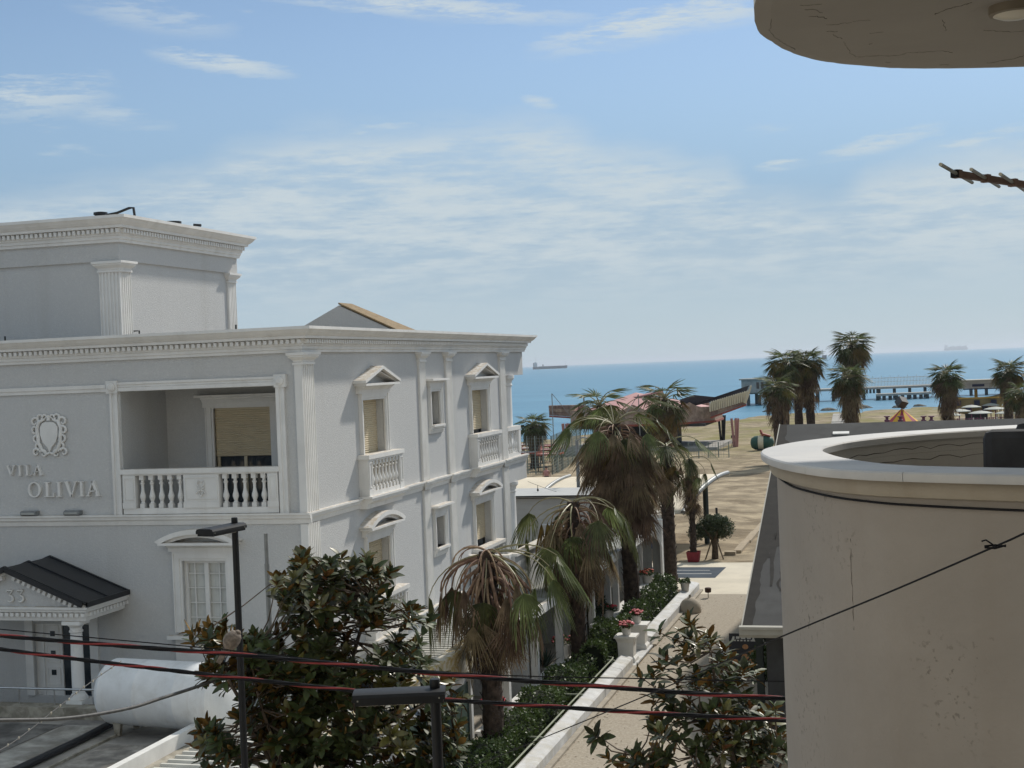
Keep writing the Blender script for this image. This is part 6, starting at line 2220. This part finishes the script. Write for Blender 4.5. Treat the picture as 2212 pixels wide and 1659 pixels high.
def ship(vx0, vx1, vy, D, hull_h, m_, label, deckload=False, name='cargo_ship'):
    a, b_ = at(vx0, vy, D), at(vx1, vy - .0397 * (vx1 - vx0), D)
    L_ = (b_ - a).length
    t = thing(name, (a.x, a.y, -1.9), label, 'ship')
    d = Vector((b_.x - a.x, b_.y - a.y, 0)).normalized()
    s_ = Vector((-d.y, d.x, 0))
    W = L_ * .075

    def P_(u, v, z):
        q = Vector((a.x, a.y, 0)) + d * (u * L_) + s_ * (v * W)
        return (q.x, q.y, -1.9 + z)
    mb = MB()
    st_ = [(0, .8), (.04, 1), (.85, 1), (.94, .7), (1.0, .05)]
    vs = []
    for u, w in st_:
        k = hull_h * (1.25 if u > .9 else 1.0)
        vs += [P_(u - (.02 if u > .98 else 0), -w * .8, -1), P_(u, -w, k), P_(u, w, k), P_(u - (.02 if u > .98 else 0), w * .8, -1)]
    mb.add(vs, [(i * 4 + k, i * 4 + k + 1, i * 4 + k + 5, i * 4 + k + 4) for i in range(4) for k in range(3)] + [(0, 1, 2, 3), (16, 17, 18, 19)])
    mb.build('hull', m_, t)

    def blk(n, u0, u1, z0, z1, w, mm):
        vs = [P_(u, v, z) for z in (z0, z1) for v in (-w, w) for u in (u0, u1)]
        MB().add(vs, [(0, 2, 3, 1), (4, 5, 7, 6), (0, 1, 5, 4), (2, 6, 7, 3), (0, 4, 6, 2), (1, 3, 7, 5)]).build(n, mm, t)
    blk('superstructure', .03, .13, hull_h, hull_h * 2.6, .8, m_super)
    blk('bridge', .05, .11, hull_h * 2.6, hull_h * 3.0, .9, m_super)
    blk('funnel', .015, .035, hull_h, hull_h * 2.8, .3, m_)
    MB().tube([P_(.09, 0, hull_h * 3), P_(.09, 0, hull_h * 5.2)], L_ * .003, 5).tube([P_(.95, 0, hull_h), P_(.95, 0, hull_h * 3.4)], L_ * .002, 5).build('mast', m_super, t)
    if deckload:
        for i in range(9):
            blk('container_stack', .18 + i * .085, .25 + i * .085, hull_h, hull_h * (1.9 + .2 * (i % 3)), .85, m_)
    else:
        blk('hatch_coaming', .16, .9, hull_h, hull_h * 1.18, .6, m_)
        blk('deck_crane', .28, .31, hull_h, hull_h * 2.0, .3, m_)
    return t


ship(1151, 1226, 797.5, 4600, 7.5, m_hull, 'dark coaster with stern bridge on the horizon beside the villa')
ship(2040, 2091, 755.5, 17000, 22, m_hull2, 'pale hazy container ship far off on the right horizon', True)
ship(1776, 1786, 775, 3600, 8, m_hull, 'tiny dark vessel between the two palm groups')

# ------------------------------------------------------------------ neighbouring balcony with marble coping


def spline(pts, n=8):
    out = []
    P_ = [Vector(p) for p in pts]
    for i in range(len(P_) - 1):
        a, b_, c, d = P_[max(0, i - 1)], P_[i], P_[i + 1], P_[min(len(P_) - 1, i + 2)]
        for k in range(n):
            t = k / n
            out.append(.5 * ((2 * b_) + (c - a) * t + (2 * a - 5 * b_ + 4 * c - d) * t * t + (3 * b_ - a - 3 * c + d) * t ** 3))
    out.append(P_[-1])
    return out


OUT = [(3.2, 5.35), (1.8, 5.95), (.48, 6.56), (-.03, 6.82), (-.25, 6.98), (-.47, 7.26), (-.71, 7.84), (-.85, 8.55), (-.79, 9.1), (-.60, 9.62), (-.21, 10.16), (.25, 10.52), (.85, 10.83), (1.8, 11.2), (3.2, 11.6)]
path = [(p.x, p.y) for p in spline(OUT, 6)]
apt = thing('apartment_building', (3.4, 8, 0), 'beige apartment building with rounded balconies at the right', 'building')
COP = 8.74
mb = MB()


def ring(mb, pth, o0, o1, z0, z1):
    """curved wall between two offsets of the plan line"""
    mb.sweep(pth, [(o0, z0), (o1, z0), (o1, z1), (o0, z1)])


# positive offsets lie inside the balcony
ring(mb, path, .09, .31, 4.6, COP - .13)
wallo = mb.build('balcony_wall', m_balc, apt, smooth=30)
mb = MB()
mb.sweep(path, [(.08, COP - .13), (.058, COP - .122), (.048, COP - .095), (.052, COP - .06), (.06, COP - .045), (.14, COP - .045), (.14, COP - .13)])
mb.build('balcony_band', m_stain, wallo, smooth=30)
mb = MB()
ring(mb, path, .141, .325, COP - .13, COP - .045)
ring(mb, path, .311, .325, 7.6, COP - .131)
mb.build('inner_face', m_inner, wallo, smooth=30)
# coping laid in separate marble pieces
cuts = [0, 18, 31, 46, 60, 74, len(path) - 1]
for i in range(len(cuts) - 1):
    seg = path[cuts[i]:cuts[i + 1] + 1]
    if len(seg) < 2:
        continue
    a, b_ = Vector(seg[0]), Vector(seg[1])
    seg[0] = tuple(a + (b_ - a).normalized() * .003)
    mb = MB()
    mb.sweep(seg, [(.005, COP - .045), (.0, COP - .035), (.0, COP - .008), (.008, COP), (.352, COP), (.36, COP - .008), (.36, COP - .045)])
    mb.build('coping_slab', m_marble, wallo, smooth=30)
floor_in = []
for i in range(len(path)):
    t_ = (Vector(path[min(i + 1, len(path) - 1)]) - Vector(path[max(i - 1, 0)])).normalized()
    floor_in.append(Vector(path[i]) + Vector((t_.y, -t_.x)) * .2)
mb = MB()
fl = [(p.x, p.y, 7.62) for p in floor_in]
mb.add(fl, [tuple(range(len(fl)))])
mb.build('balcony_floor', m_conc, apt)
# cable clipped along the wall below the band
cab = [Vector((p[0], p[1], 0)) for p in path]
mid = cab[4:44]
pts = []
for i, p in enumerate(mid):
    t_ = (mid[min(i + 1, len(mid) - 1)] - mid[max(i - 1, 0)]).normalized()
    nrm = Vector((t_.y, -t_.x, 0))
    u = i / (len(mid) - 1)
    zz = COP - .142 - .03 * (1 - u) + .03 * max(0, u - .8) / .2
    pts.append(p + nrm * .080 + Vector((0, 0, zz)))
mb = MB()
mb.tube(pts, .006, 5).build('wall_cable', m_cblack, wallo)
# hairline cracks as thin recessed-looking slivers on the inner face
r_ = random.Random(17)


def crack_line(pts, w, name, parent):
    mb = MB()
    mb.tube(pts, [w * r_.uniform(.5, 1.2) for _ in pts], 4)
    return mb.build(name, m_crack, parent)


inn = []
for i, p in enumerate(cab):
    t_ = (cab[min(i + 1, len(cab) - 1)] - cab[max(i - 1, 0)]).normalized()
    inn.append(p + Vector((t_.y, -t_.x, 0)) * .326)
crack_line([inn[i] + Vector((0, 0, COP - .10 + r_.uniform(-.012, .012) - .001 * (60 - i))) for i in range(44, 78)], .0022, 'crack', wallo)
crack_line([inn[i] + Vector((0, 0, COP - .17 + r_.uniform(-.012, .012))) for i in range(56, 80)], .0022, 'crack', wallo)
outn = []
for i, p in enumerate(cab):
    t_ = (cab[min(i + 1, len(cab) - 1)] - cab[max(i - 1, 0)]).normalized()
    outn.append(p + Vector((t_.y, -t_.x, 0)) * .089)
j = 27
crack_line([outn[j] + Vector((r_.uniform(-.004, .004), 0, COP - .35 - .03 * k)) for k in range(16)], .0012, 'crack', wallo)
# main block of the building, outside the picture on the right
MB().box(3.2, -2, 0, 16, 11.6, 22).build('main_block', m_facade, apt)
MB().box(-15, -13, 0, 16, -2.0, 19).build('main_block', m_facade, apt)  # unseen block behind the camera, added to bounce sunlight onto shaded walls
# slab of the balcony above
SL = [(3.2, 5.2), (1.4, 5.4), (.3, 5.8), (-.35, 6.5), (-.64, 7.3), (-.75, 8.2), (-.69, 8.72), (-.58, 9.1), (-.42, 9.4), (-.18, 9.66), (.07, 9.86), (.49, 10.06), (.9, 10.2), (1.8, 10.45), (3.2, 10.7)]
sp_ = [(p.x, p.y) for p in spline(SL, 6)]
r_ = random.Random(8)
sp_ = [(x + r_.uniform(-.004, .004), y + r_.uniform(-.004, .004)) for x, y in sp_]
SZ = 11.17
mb = MB()
nn = len(sp_)
inner = []
vv = [Vector(p) for p in sp_]
for i in range(nn):
    t_ = (vv[min(i + 1, nn - 1)] - vv[max(i - 1, 0)]).normalized()
    inner.append(vv[i] + Vector((t_.y, -t_.x)) * .09)
lo = [(p[0], p[1], SZ + .012) for p in sp_]
li = [(p.x, p.y, SZ) for p in inner]
mb.add(li, [tuple(range(nn))])
mb.add(lo + li, [(i, i + 1, nn + i + 1, nn + i) for i in range(nn - 1)])
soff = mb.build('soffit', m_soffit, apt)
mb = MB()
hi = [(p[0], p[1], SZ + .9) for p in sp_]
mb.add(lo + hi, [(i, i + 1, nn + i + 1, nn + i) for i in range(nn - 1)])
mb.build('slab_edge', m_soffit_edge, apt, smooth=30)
mb = MB()
mb.add([(p[0], p[1], SZ + .25) for p in sp_], [tuple(range(nn))])
mb.build('upper_floor', m_conc, apt)


def soffit_crack(vpts, w):
    pts = []
    for vx, vy in vpts:
        d = at(vx, vy, 1) - Vector((0, 0, CAM_H))
        t_ = (SZ - CAM_H) / d.z
        pts.append(Vector((0, 0, CAM_H)) + d * t_ + Vector((r_.uniform(-.006, .006), r_.uniform(-.006, .006), .0)))
    crack_line(pts, w, 'crack', soff)


S9 = lambda a, b_: ((2900 + a / 1.954) * .54861, (b_ / 1.954) * .54861)
for line, w in (([(490, 42), (560, 38), (650, 30)], .0025), ([(525, 72), (600, 74), (665, 100)], .003), ([(555, 128), (620, 126), (690, 140)], .004), ([(700, 188), (760, 190), (880, 170)], .003), ([(895, 165), (960, 158), (1025, 153)], .002),
                ([(700, 240), (780, 240)], .003), ([(735, 265), (790, 288), (815, 296)], .003), ([(825, 320), (850, 360), (880, 410), (935, 438)], .002), ([(935, 438), (1080, 428), (1230, 425), (1330, 405), (1450, 398), (1600, 393), (1660, 405)], .0032),
                ([(1020, 256), (1140, 246)], .0025), ([(1015, 344), (1035, 338)], .003), ([(1525, 110), (1640, 65), (1720, 45), (1815, 15)], .006), ([(1590, 150), (1600, 190), (1610, 235)], .0025), ([(1930, 485), (2080, 460), (2212, 428)], .004),
                ([(1900, 232), (2060, 242), (2210, 238)], .003), ([(1560, 497), (1640, 497)], .003), ([(1150, 481), (1180, 481)], .003), ([(265, 150), (255, 230), (300, 290), (380, 340), (460, 385)], .002)):
    dense = spline([S9(*p) for p in line], 6)
    soffit_crack([(p.x + r_.uniform(-1, 1), p.y + r_.uniform(-1, 1)) for p in dense], w * .6)
lampc = at(2193, 12, 1) - Vector((0, 0, CAM_H))
lc = Vector((0, 0, CAM_H)) + lampc * ((SZ - CAM_H) / lampc.z)
cl_ = thing('ceiling_lamp', lc, 'round brown rimmed lamp under the balcony slab above', 'lamp')
MB().lathe([(.13, -.05), (.14, -.045), (.14, .0)], 28, tuple(lc)).build('rim', m_lampring, cl_, smooth=40)
MB().lathe([(.02, -.075), (.08, -.066), (.118, -.0505)], 28, tuple(lc)).build('glass', m_opal, cl_, smooth=60)

# cushioned chair on that balcony
ch = thing('armchair', (1.35, 8.3, 7.6), 'dark grey cushioned armchair inside the rounded balcony', 'armchair')
ca = at(2125, 980, 8.9)
Mch = Matrix.Translation((ca.x + .36, ca.y + .1, 0)) @ Matrix.Rotation(-.18, 4, 'Z')
MB().obox(Mch @ Matrix.Translation((0, 0, 8.42)) @ Matrix.Rotation(-.12, 4, 'X'), .36, .09, .36).build('back_cushion', m_cush, ch, bevel=.06)
MB().obox(Mch @ Matrix.Translation((.12, .16, 8.46)) @ Matrix.Rotation(-.12, 4, 'X'), .30, .07, .36).build('backrest', m_cush, ch, bevel=.05)
MB().obox(Mch @ Matrix.Translation((0, -.36, 8.0)), .36, .34, .09).build('seat', m_cush, ch, bevel=.05)
for sx in (-1, 1):
    MB().obox(Mch @ Matrix.Translation((sx * .40, -.3, 8.02)), .045, .36, .2).build('armrest', m_cush, ch, bevel=.03)
    for sy in (-.6, .12):
        MB().obox(Mch @ Matrix.Translation((sx * .36, sy, 7.71)), .03, .03, .11).build('leg', m_iron, ch)

# yagi antenna
an = thing('antenna', at(2300, 410, 5.6), 'small aerial with cross rods pointing left from the right edge', 'antenna')
b0, b1 = at(2062, 375, 5.0), at(2420, 431, 5.9)
MB().beam(b0, b1, .022, .022).build('boom', m_boom, an)
dB = (b1 - b0).normalized()
MB().beam(b0 - dB * .005, b0 + dB * .018, .027, .027).build('end_cap', m_cblack, an)
e_near, e_far = at(2036, 357, 4.75), at(2104, 396, 5.30)
ev = (e_far - e_near)
for i in range(5):
    c = b0 + dB * (.018 + i * .200)
    MB().tube([c - ev * .5, c - ev * .02], .0065, 7).tube([c + ev * .02, c + ev * .5], .0065, 7).build('rod', m_alu, an, smooth=50)
    MB().beam(c - dB * .012, c + dB * .012, .030, .028).build('clamp', m_boom, an)
mm = b1 - dB * .15
MB().tube([tuple(mm), (mm.x, mm.y, mm.z + 2.0)], .02, 8).build('mast', m_alu, an, smooth=50)

# ------------------------------------------------------------------ lamps and poles in the street
def street_lamp(vx, vy, D, az, label, Lh=.60):
    p = at(vx, vy, D)
    t = thing('street_lamp', (p.x, p.y, 0), label, 'street lamp', 'black street lamps')
    Mh = Matrix.Translation((p.x, p.y, p.z)) @ Matrix.Rotation(az, 4, 'Z')
    MB().tube([(p.x, p.y, 0), (p.x, p.y, p.z - .04)], [.045, .035], 16).lathe([(.16, 0), (.16, .03), (.09, .04), (.09, .5), (.06, .55)], 16, (p.x, p.y, 0)).build('pole', m_lamp, t, smooth=40)
    T = lambda a, b_, c: tuple(Mh @ Vector((a, b_, c)))
    MB(T).prism([(-.11, -.020), (-.11, .008), (-.098, .028), (-.07, .036), (.07, .036), (.098, .028), (.11, .008), (.11, -.020)], -Lh + .05, .07, axis=0).build('head', m_lamp, t, smooth=25)
    MB(T).box(-Lh + .065, -.10, -.045, .055, .10, -.021).build('led_tray', m_lamp, t)
    MB(T).box(-Lh + .09, -.09, -.049, -.1, .09, -.0455).build('lens', m_opal, t)
    MB(T).lathe([(.033, .035), (.035, .04), (.035, .092), (.031, .097)], 18, (0, 0, 0)).build('cap', m_lamp, t, smooth=40)
    for x in (-Lh + .085, .03):
        MB(T).box(x - .005, -.113, -.014, x + .005, -.1102, -.004).build('screw', m_alu, t)
    return t


street_lamp(940, 1497, 9.6, YAW + .02, 'nearer black street lamp head in front of the magnolia')
street_lamp(507, 1137, 15.5, YAW + 1.15, 'farther slim black street lamp rising before the villa')
gp = thing('steel_pole', (at(578, 1155, 21).x, at(578, 1155, 21).y, 0), 'thin grey steel pole rising behind the magnolia', 'pole')
q = at(574, 1152, 21)
MB().tube([(q.x, q.y, 0), (q.x, q.y, q.z - .45)], .038, 10).build('shaft', m_greypole, gp, smooth=50)
MB().tube([(q.x, q.y, q.z - .45), (q.x, q.y, q.z)], .030, 10).build('top_section', m_greypole, gp, smooth=50)


# ------------------------------------------------------------------ overhead cables
def cable_pts(vpts, D0, D1, n=10):
    P_ = spline([(p[0], p[1]) for p in vpts], n)
    x0, x1 = P_[0].x, P_[-1].x
    # a straight run in plan: depth varies as for a line, so 1/D is linear across the picture
    out = []
    for p in P_:
        u = (p.x - x0) / (x1 - x0)
        out.append(at(p.x, p.y, 1 / ((1 - u) / D0 + u / D1)))
    return out


def twisted(vpts, D0, D1, label, pitch=1.15, R_=.0098, r=.0096, n=26, ph=0.0):
    base = cable_pts(vpts, D0, D1, n)
    t = thing('twisted_cable', base[0], label, 'cable', 'twisted power cables')
    lens = [0]
    for i in range(1, len(base)):
        lens.append(lens[-1] + (base[i] - base[i - 1]).length)
    for k in range(4):
        pts = []
        for i, p in enumerate(base):
            tg = (base[min(i + 1, len(base) - 1)] - base[max(i - 1, 0)]).normalized()
            x = tg.cross(Vector((0, 0, 1))).normalized()
            y = x.cross(tg)
            a = 2 * math.pi * lens[i] / pitch + k * math.pi / 2 + ph
            pts.append(p + (x * math.cos(a) + y * math.sin(a)) * R_ * 1.25)
        MB().tube(pts, r, 6).build('strand', m_cred if k == 0 else m_cblack, t, smooth=60)
    return t


CA = [(-260, 1345), (0, 1373), (300, 1398), (490, 1412), (700, 1432), (1000, 1460), (1300, 1483), (1500, 1498), (1697, 1509), (1990, 1522)]
CBL = [(-260, 1364), (0, 1402), (200, 1428), (490, 1462), (790, 1495), (970, 1512), (1200, 1527), (1400, 1540), (1697, 1556), (1990, 1570)]
twisted(CA, 13.6, 11.2, 'upper red and black twisted cable carrying the dove')
twisted(CBL, 14.6, 12.2, 'lower red and black twisted cable behind the lamp head', pitch=1.0, ph=1.0)
th = cable_pts([(-260, 1330), (0, 1359), (490, 1404), (800, 1437), (1070, 1458), (1400, 1466), (1697, 1472), (1990, 1474)], 13.9, 11.4, 8)
w_ = MB().tube(th, .0055, 5).build('thin_wire', m_cblack, None, th[0])
tag(w_, 'thin black wire just above the twisted cables', 'wire')
# slack single wire across the balcony wall with a knot
sw = thing('slack_wire', at(2300, 1116, 4.6), 'thin black wire slanting across the beige wall with a knot', 'wire')
pts = []
for i in range(33):
    u = i / 32
    p = at(2330, 1103, 4.4).lerp(at(900, 1722, 15), u) + Vector((0, 0, -.28 * math.sin(math.pi * u)))
    pts.append(p)
pts = cable_pts([(2330, 1095), (2212, 1152), (2150, 1180), (1930, 1275), (1700, 1370), (1420, 1492), (1200, 1583), (900, 1705)], 4.4, 15, 8)
MB().tube(pts, .004, 5).build('wire', m_cblack, sw)
kn = at(2150, 1180, 4.72)
mb = MB()
for i in range(2):
    o = Vector((r_.uniform(-.015, .015), r_.uniform(-.01, .01), r_.uniform(-.008, .008)))
    mb.tube([kn - _r * .035 + o * .4, kn + o, kn + _r * .035 - o * .3], .0035, 5)
mb.tube([kn, kn - _r * .03 + Vector((0, 0, .022)), kn - _r * .045 + Vector((0, 0, .018))], .003, 5)
mb.build('knot', m_cblack, sw)
gc = cable_pts([(-200, 1560), (0, 1556), (140, 1552), (270, 1532), (350, 1508), (430, 1482), (490, 1460)], 15, 18.6, 8)
tag(MB().tube(gc, .022, 7).build('grey_cable', m_cgrey, None, gc[0], smooth=60), 'thick grey cable sagging in front of the water tank', 'cable')
bc = cable_pts([(-60, 1652), (30, 1602), (120, 1532), (190, 1478), (262, 1428)], 21, 24.5, 8)
bs = thing('light_chain', bc[0], 'beaded wire of fairy lights slanting to the tank', 'string lights')
MB().tube(bc, .008, 5).build('wire', m_cgrey, bs)
for i in range(1, len(bc) - 1, 2):
    MB().lathe([(.008, -.02), (.014, -.008), (.014, .014), (.007, .022)], 7, tuple(bc[i] + Vector((r_.uniform(-.02, .02), 0, 0)))).build('bulb', m_opal, bs)

# dove perched on the upper cable, head tucked, tail hanging down to the left
bp = at(490, 1402, 13.0)
dv = bp + Vector((0, 0, .0))
upv = Vector((0, 0, 1))
rt = _r
axis = (rt * -.62 + upv * -1.0 - _f * .15).normalized()       # tail direction
mb = MB()
A = dv + rt * .050 + upv * .085
stn = [(-.085, .012, .012), (-.075, .034, .034), (-.05, .052, .05), (-.01, .060, .058), (.035, .056, .052), (.07, .044, .038), (.10, .030, .022), (.14, .024, .010), (.20, .026, .006), (.245, .022, .004)]
sx = axis.cross(_f).normalized()
sy = axis.cross(sx).normalized()
vs = []
rb = random.Random(2)
for s_, a, c in stn:
    if s_ < .1:
        a, c = a * 1.3, c * 1.3
    for k in range(14):
        q = 2 * math.pi * k / 14
        j_ = 1 + (rb.uniform(-.10, .10) if .0 < s_ + .08 < .2 else 0) * 1.4
        vs.append(tuple(A + axis * s_ + sx * (a * math.cos(q) * j_) + sy * (c * math.sin(q) * j_)))
fs = [(i * 14 + k, i * 14 + (k + 1) % 14, (i + 1) * 14 + (k + 1) % 14, (i + 1) * 14 + k) for i in range(len(stn) - 1) for k in range(14)] + [tuple(range(14)), tuple(range(14 * (len(stn) - 1), 14 * len(stn)))]
dove = thing('dove', dv, 'ruffled grey brown dove perched on the upper twisted cable', 'bird')
mb.add(vs, fs)
# head sunk between the shoulders and folded wing edges, same surface group
hd = A - axis * .06 + rt * .022 + upv * .004
mb.lathe([(.008, -.030), (.024, -.02), (.031, 0), (.026, .02), (.010, .03)], 12, tuple(hd))
mb.build('body', m_bird, dove, smooth=70)
for sg_ in (-1, 1):
    wv = []
    for s_, o in ((-.05, .052), (.0, .062), (.06, .056), (.12, .036), (.17, .022)):
        wv += [A + axis * s_ + sx * (sg_ * o) - sy * .012, A + axis * s_ + sx * (sg_ * o * .55) - sy * (.056 if s_ < .05 else .03)]
    MB().add([tuple(p) for p in wv], [(2 * i, 2 * i + 1, 2 * i + 3, 2 * i + 2) for i in range(4)]).build('wing', m_bird, dove, smooth=60)
    ft = A + axis * .03 + sx * (sg_ * .018) + sy * .02
    MB().tube([ft, Vector((ft.x, ft.y, 0)) + upv * (dv.z + .012)], .003, 5).build('leg', m_redp, dove)

# ------------------------------------------------------------------ magnolia trees
NV = 8
LEAFM = []


def leaf_mesh(seed, young=False):
    r_ = random.Random(seed)
    mb = MB()
    L_, W = 1.0, .46 * r_.uniform(.75, 1.2)
    curl, fold = r_.uniform(-.18, .38), r_.uniform(.10, .45)
    st_ = [(0, .03), (.15, .55), (.42, 1.0), (.70, .82), (.90, .40), (1.0, .02)]
    for lay, dz in ((0, .008), (1, -.008)):
        vs = []
        for u, w in st_:
            z = -curl * u * u + dz
            hw = W / 2 * w
            vs += [(u * L_, -hw, z + fold * hw), (u * L_, 0, z), (u * L_, hw, z + fold * hw)]
        fs = []
        for i in range(len(st_) - 1):
            for k in range(2):
                f = (i * 3 + k, (i + 1) * 3 + k, (i + 1) * 3 + k + 1, i * 3 + k + 1)
                fs.append(f if lay == 0 else f[::-1])
        mb.add(vs, fs, lay)
    return mb


leaf_geo = [leaf_mesh(500 + i) for i in range(NV)]


def magnolia(base, blobs, D, depth, label, n_ros, seed, leaf=(.11, .225), npl=(9, 14), nobj=300, thin=1.0):
    r_ = random.Random(seed)
    t = thing('magnolia_tree', base, label, 'tree', 'magnolia trees in the street')
    tot = sum(b_[2] * b_[3] for b_ in blobs)
    ros = []
    for (vx, vy, rx, ry) in blobs:
        k = max(2, int(n_ros * rx * ry / tot))
        for _ in range(k):
            for _try in range(20):
                a, b_, c = r_.uniform(-1, 1), r_.uniform(-1, 1), r_.uniform(-1, 1)
                if a * a + b_ * b_ + c * c <= 1:
                    break
            ros.append(at(vx + a * rx, vy + b_ * ry, D + c * depth))
    # branches: join every rosette to a stem skeleton
    bx, by = base[0], base[1]
    tops = sorted(ros, key=lambda p: p.z)
    zlo = tops[0].z
    mbt = MB()
    cen = sum(ros, Vector()) / len(ros)
    tp = [Vector((bx, by, -.1)), Vector((bx + .03, by, 1.6)), Vector((bx - .04, by + .04, zlo * .75 if zlo > 1.5 else 2.0))]
    forks = []
    fork0 = tp[-1]
    mbt.tube(tp, [.11, .09, .075], 9)
    K = 11
    heads = [ros[i * len(ros) // K] for i in range(K)]
    heads = r_.sample(ros, K)
    for h in heads:
        m1 = fork0.lerp(h, .4) + Vector((0, 0, .35))
        m1.x, m1.y = (m1.x * .6 + fork0.x * .4), (m1.y * .6 + fork0.y * .4)
        ln = [fork0, m1, fork0.lerp(h, .75) + Vector((0, 0, .12)), h]
        sp2 = spline([tuple(p) for p in ln], 4)
        mbt.tube(sp2, [.05 - .04 * i / (len(sp2) - 1) for i in range(len(sp2))], 6)
        forks += sp2[4:]
    mbt.build('trunk', m_twig, t, smooth=60)
    mbw = MB()
    for p in ros:
        b_ = min(forks, key=lambda f: (f - p).length + max(0, f.z - p.z) * .8)
        m1 = b_.lerp(p, .55) + Vector((r_.uniform(-.05, .05), r_.uniform(-.05, .05), -.06))
        mbw.tube([b_, m1, p], [.012, .009, .006], 5)
    tag(mbw.build('twigs', m_twig, t, smooth=60), kind='stuff')
    # leaves
    items = []
    for p in ros:
        out = (p - cen)
        out.z = abs(out.z) * .5 + .55
        ax = (out.normalized() + Vector((r_.uniform(-.5, .5), r_.uniform(-.5, .5), r_.uniform(.2, .9)))).normalized()
        x = ax.orthogonal().normalized()
        y = ax.cross(x)
        k = r_.randint(*npl)
        yg = r_.random() < .22
        for i in range(k):
            q = i * 2.399 + r_.uniform(-.3, .3)
            el = r_.uniform(-.15, .6) if i > k * .4 else r_.uniform(.6, 1.25)
            d = (x * math.cos(q) + y * math.sin(q)) * math.cos(el) + ax * math.sin(el)
            s_ = r_.uniform(*leaf)
            side = d.cross(ax)
            if side.length < 1e-3:
                continue
            side.normalize()
            up_ = side.cross(d)
            st = p - ax * (.10 * i / k)
            M = Matrix(((d.x * s_, -side.x * s_, up_.x * s_, st.x), (d.y * s_, -side.y * s_, up_.y * s_, st.y), (d.z * s_, -side.z * s_, up_.z * s_, st.z), (0, 0, 0, 1)))
            items.append((M, r_.randrange(NV), yg))
    items.sort(key=lambda it: (it[0].translation - Vector((0, 0, CAM_H))).length)
    protos = {}
    B = Vector(base)
    for M, v, yg in items[:nobj]:
        key = (v, yg)
        M2 = Matrix.Translation(-B) @ M
        if key not in protos:
            o = leaf_geo[v].build('leaf', [m_leaf_n if yg else m_leaf_t, m_leaf_b], t, org=(0, 0, 0), recalc=False, smooth=60)
            protos[key] = o
        else:
            o = dup(protos[key], t)
            o.name = 'leaf'
        o.matrix_local = M2
    for yg in (False, True):
        mb = MB()
        for M, v, y_ in items[nobj:]:
            if y_ != yg:
                continue
            g = leaf_geo[v]
            o = len(mb.v)
            mb.v += [tuple(M @ Vector(p)) for p in g.v]
            mb.f += [[i + o for i in f] for f in g.f]
            mb.m += g.m
        tag(mb.build('foliage', [m_leaf_n if yg else m_leaf_t, m_leaf_b], t, recalc=False, smooth=60), kind='stuff')
    return t


b1_ = at(640, 1700, 19.0)
magnolia((b1_.x, b1_.y, 0),
         [(700, 1240, 95, 48), (800, 1270, 62, 78), (640, 1270, 60, 55), (720, 1320, 120, 50), (470, 1385, 65, 38), (540, 1400, 60, 40), (650, 1410, 130, 55), (480, 1455, 65, 34), (600, 1480, 120, 50), (880, 1335, 55, 25), (860, 1420, 70, 48), (760, 1480, 150, 60),
          (760, 1580, 220, 80), (560, 1560, 60, 50), (450, 1600, 45, 42), (500, 1640, 60, 40), (960, 1500, 50, 50), (960, 1590, 45, 60), (740, 1720, 260, 90)],
         19.0, 1.35, 'dense magnolia with rust backed leaves in front of the villa', 900, 3)
b2_ = at(1610, 1760, 16.5)
magnolia((b2_.x, b2_.y, 0),
         [(1490, 1345, 22, 10), (1450, 1372, 30, 14), (1500, 1395, 55, 30), (1440, 1430, 50, 18), (1560, 1420, 40, 18), (1395, 1455, 25, 18), (1520, 1470, 80, 30), (1620, 1450, 50, 25), (1430, 1510, 40, 25), (1520, 1540, 90, 30), (1630, 1530, 60, 40), (1440, 1580, 60, 30), (1290, 1590, 14, 8),
          (1340, 1640, 50, 18), (1420, 1640, 70, 30), (1580, 1620, 120, 55), (1660, 1600, 60, 60), (1540, 1700, 160, 50)],
         16.5, .9, 'open branched magnolia beside the beige balcony wall', 215, 5, leaf=(.11, .21), npl=(7, 11))

# ------------------------------------------------------------------ air over the sea
hz = bpy.data.materials.new('sea_haze')
hz.use_nodes = True
hn, hl = hz.node_tree.nodes, hz.node_tree.links
hn.remove(hn['Principled BSDF'])
pv = hn.new('ShaderNodeVolumePrincipled')
pv.inputs['Color'].default_value = (.82, .90, 1.0, 1)
pv.inputs['Density'].default_value = 8e-5
pv.inputs['Anisotropy'].default_value = .3
hl.new(pv.outputs[0], hn['Material Output'].inputs['Volume'])
HAZE = MB().box(-71000, -1000, -6, 71000, 71000, 70).build('haze', hz)
tag(HAZE, 'thin pale sea haze', kind='stuff')
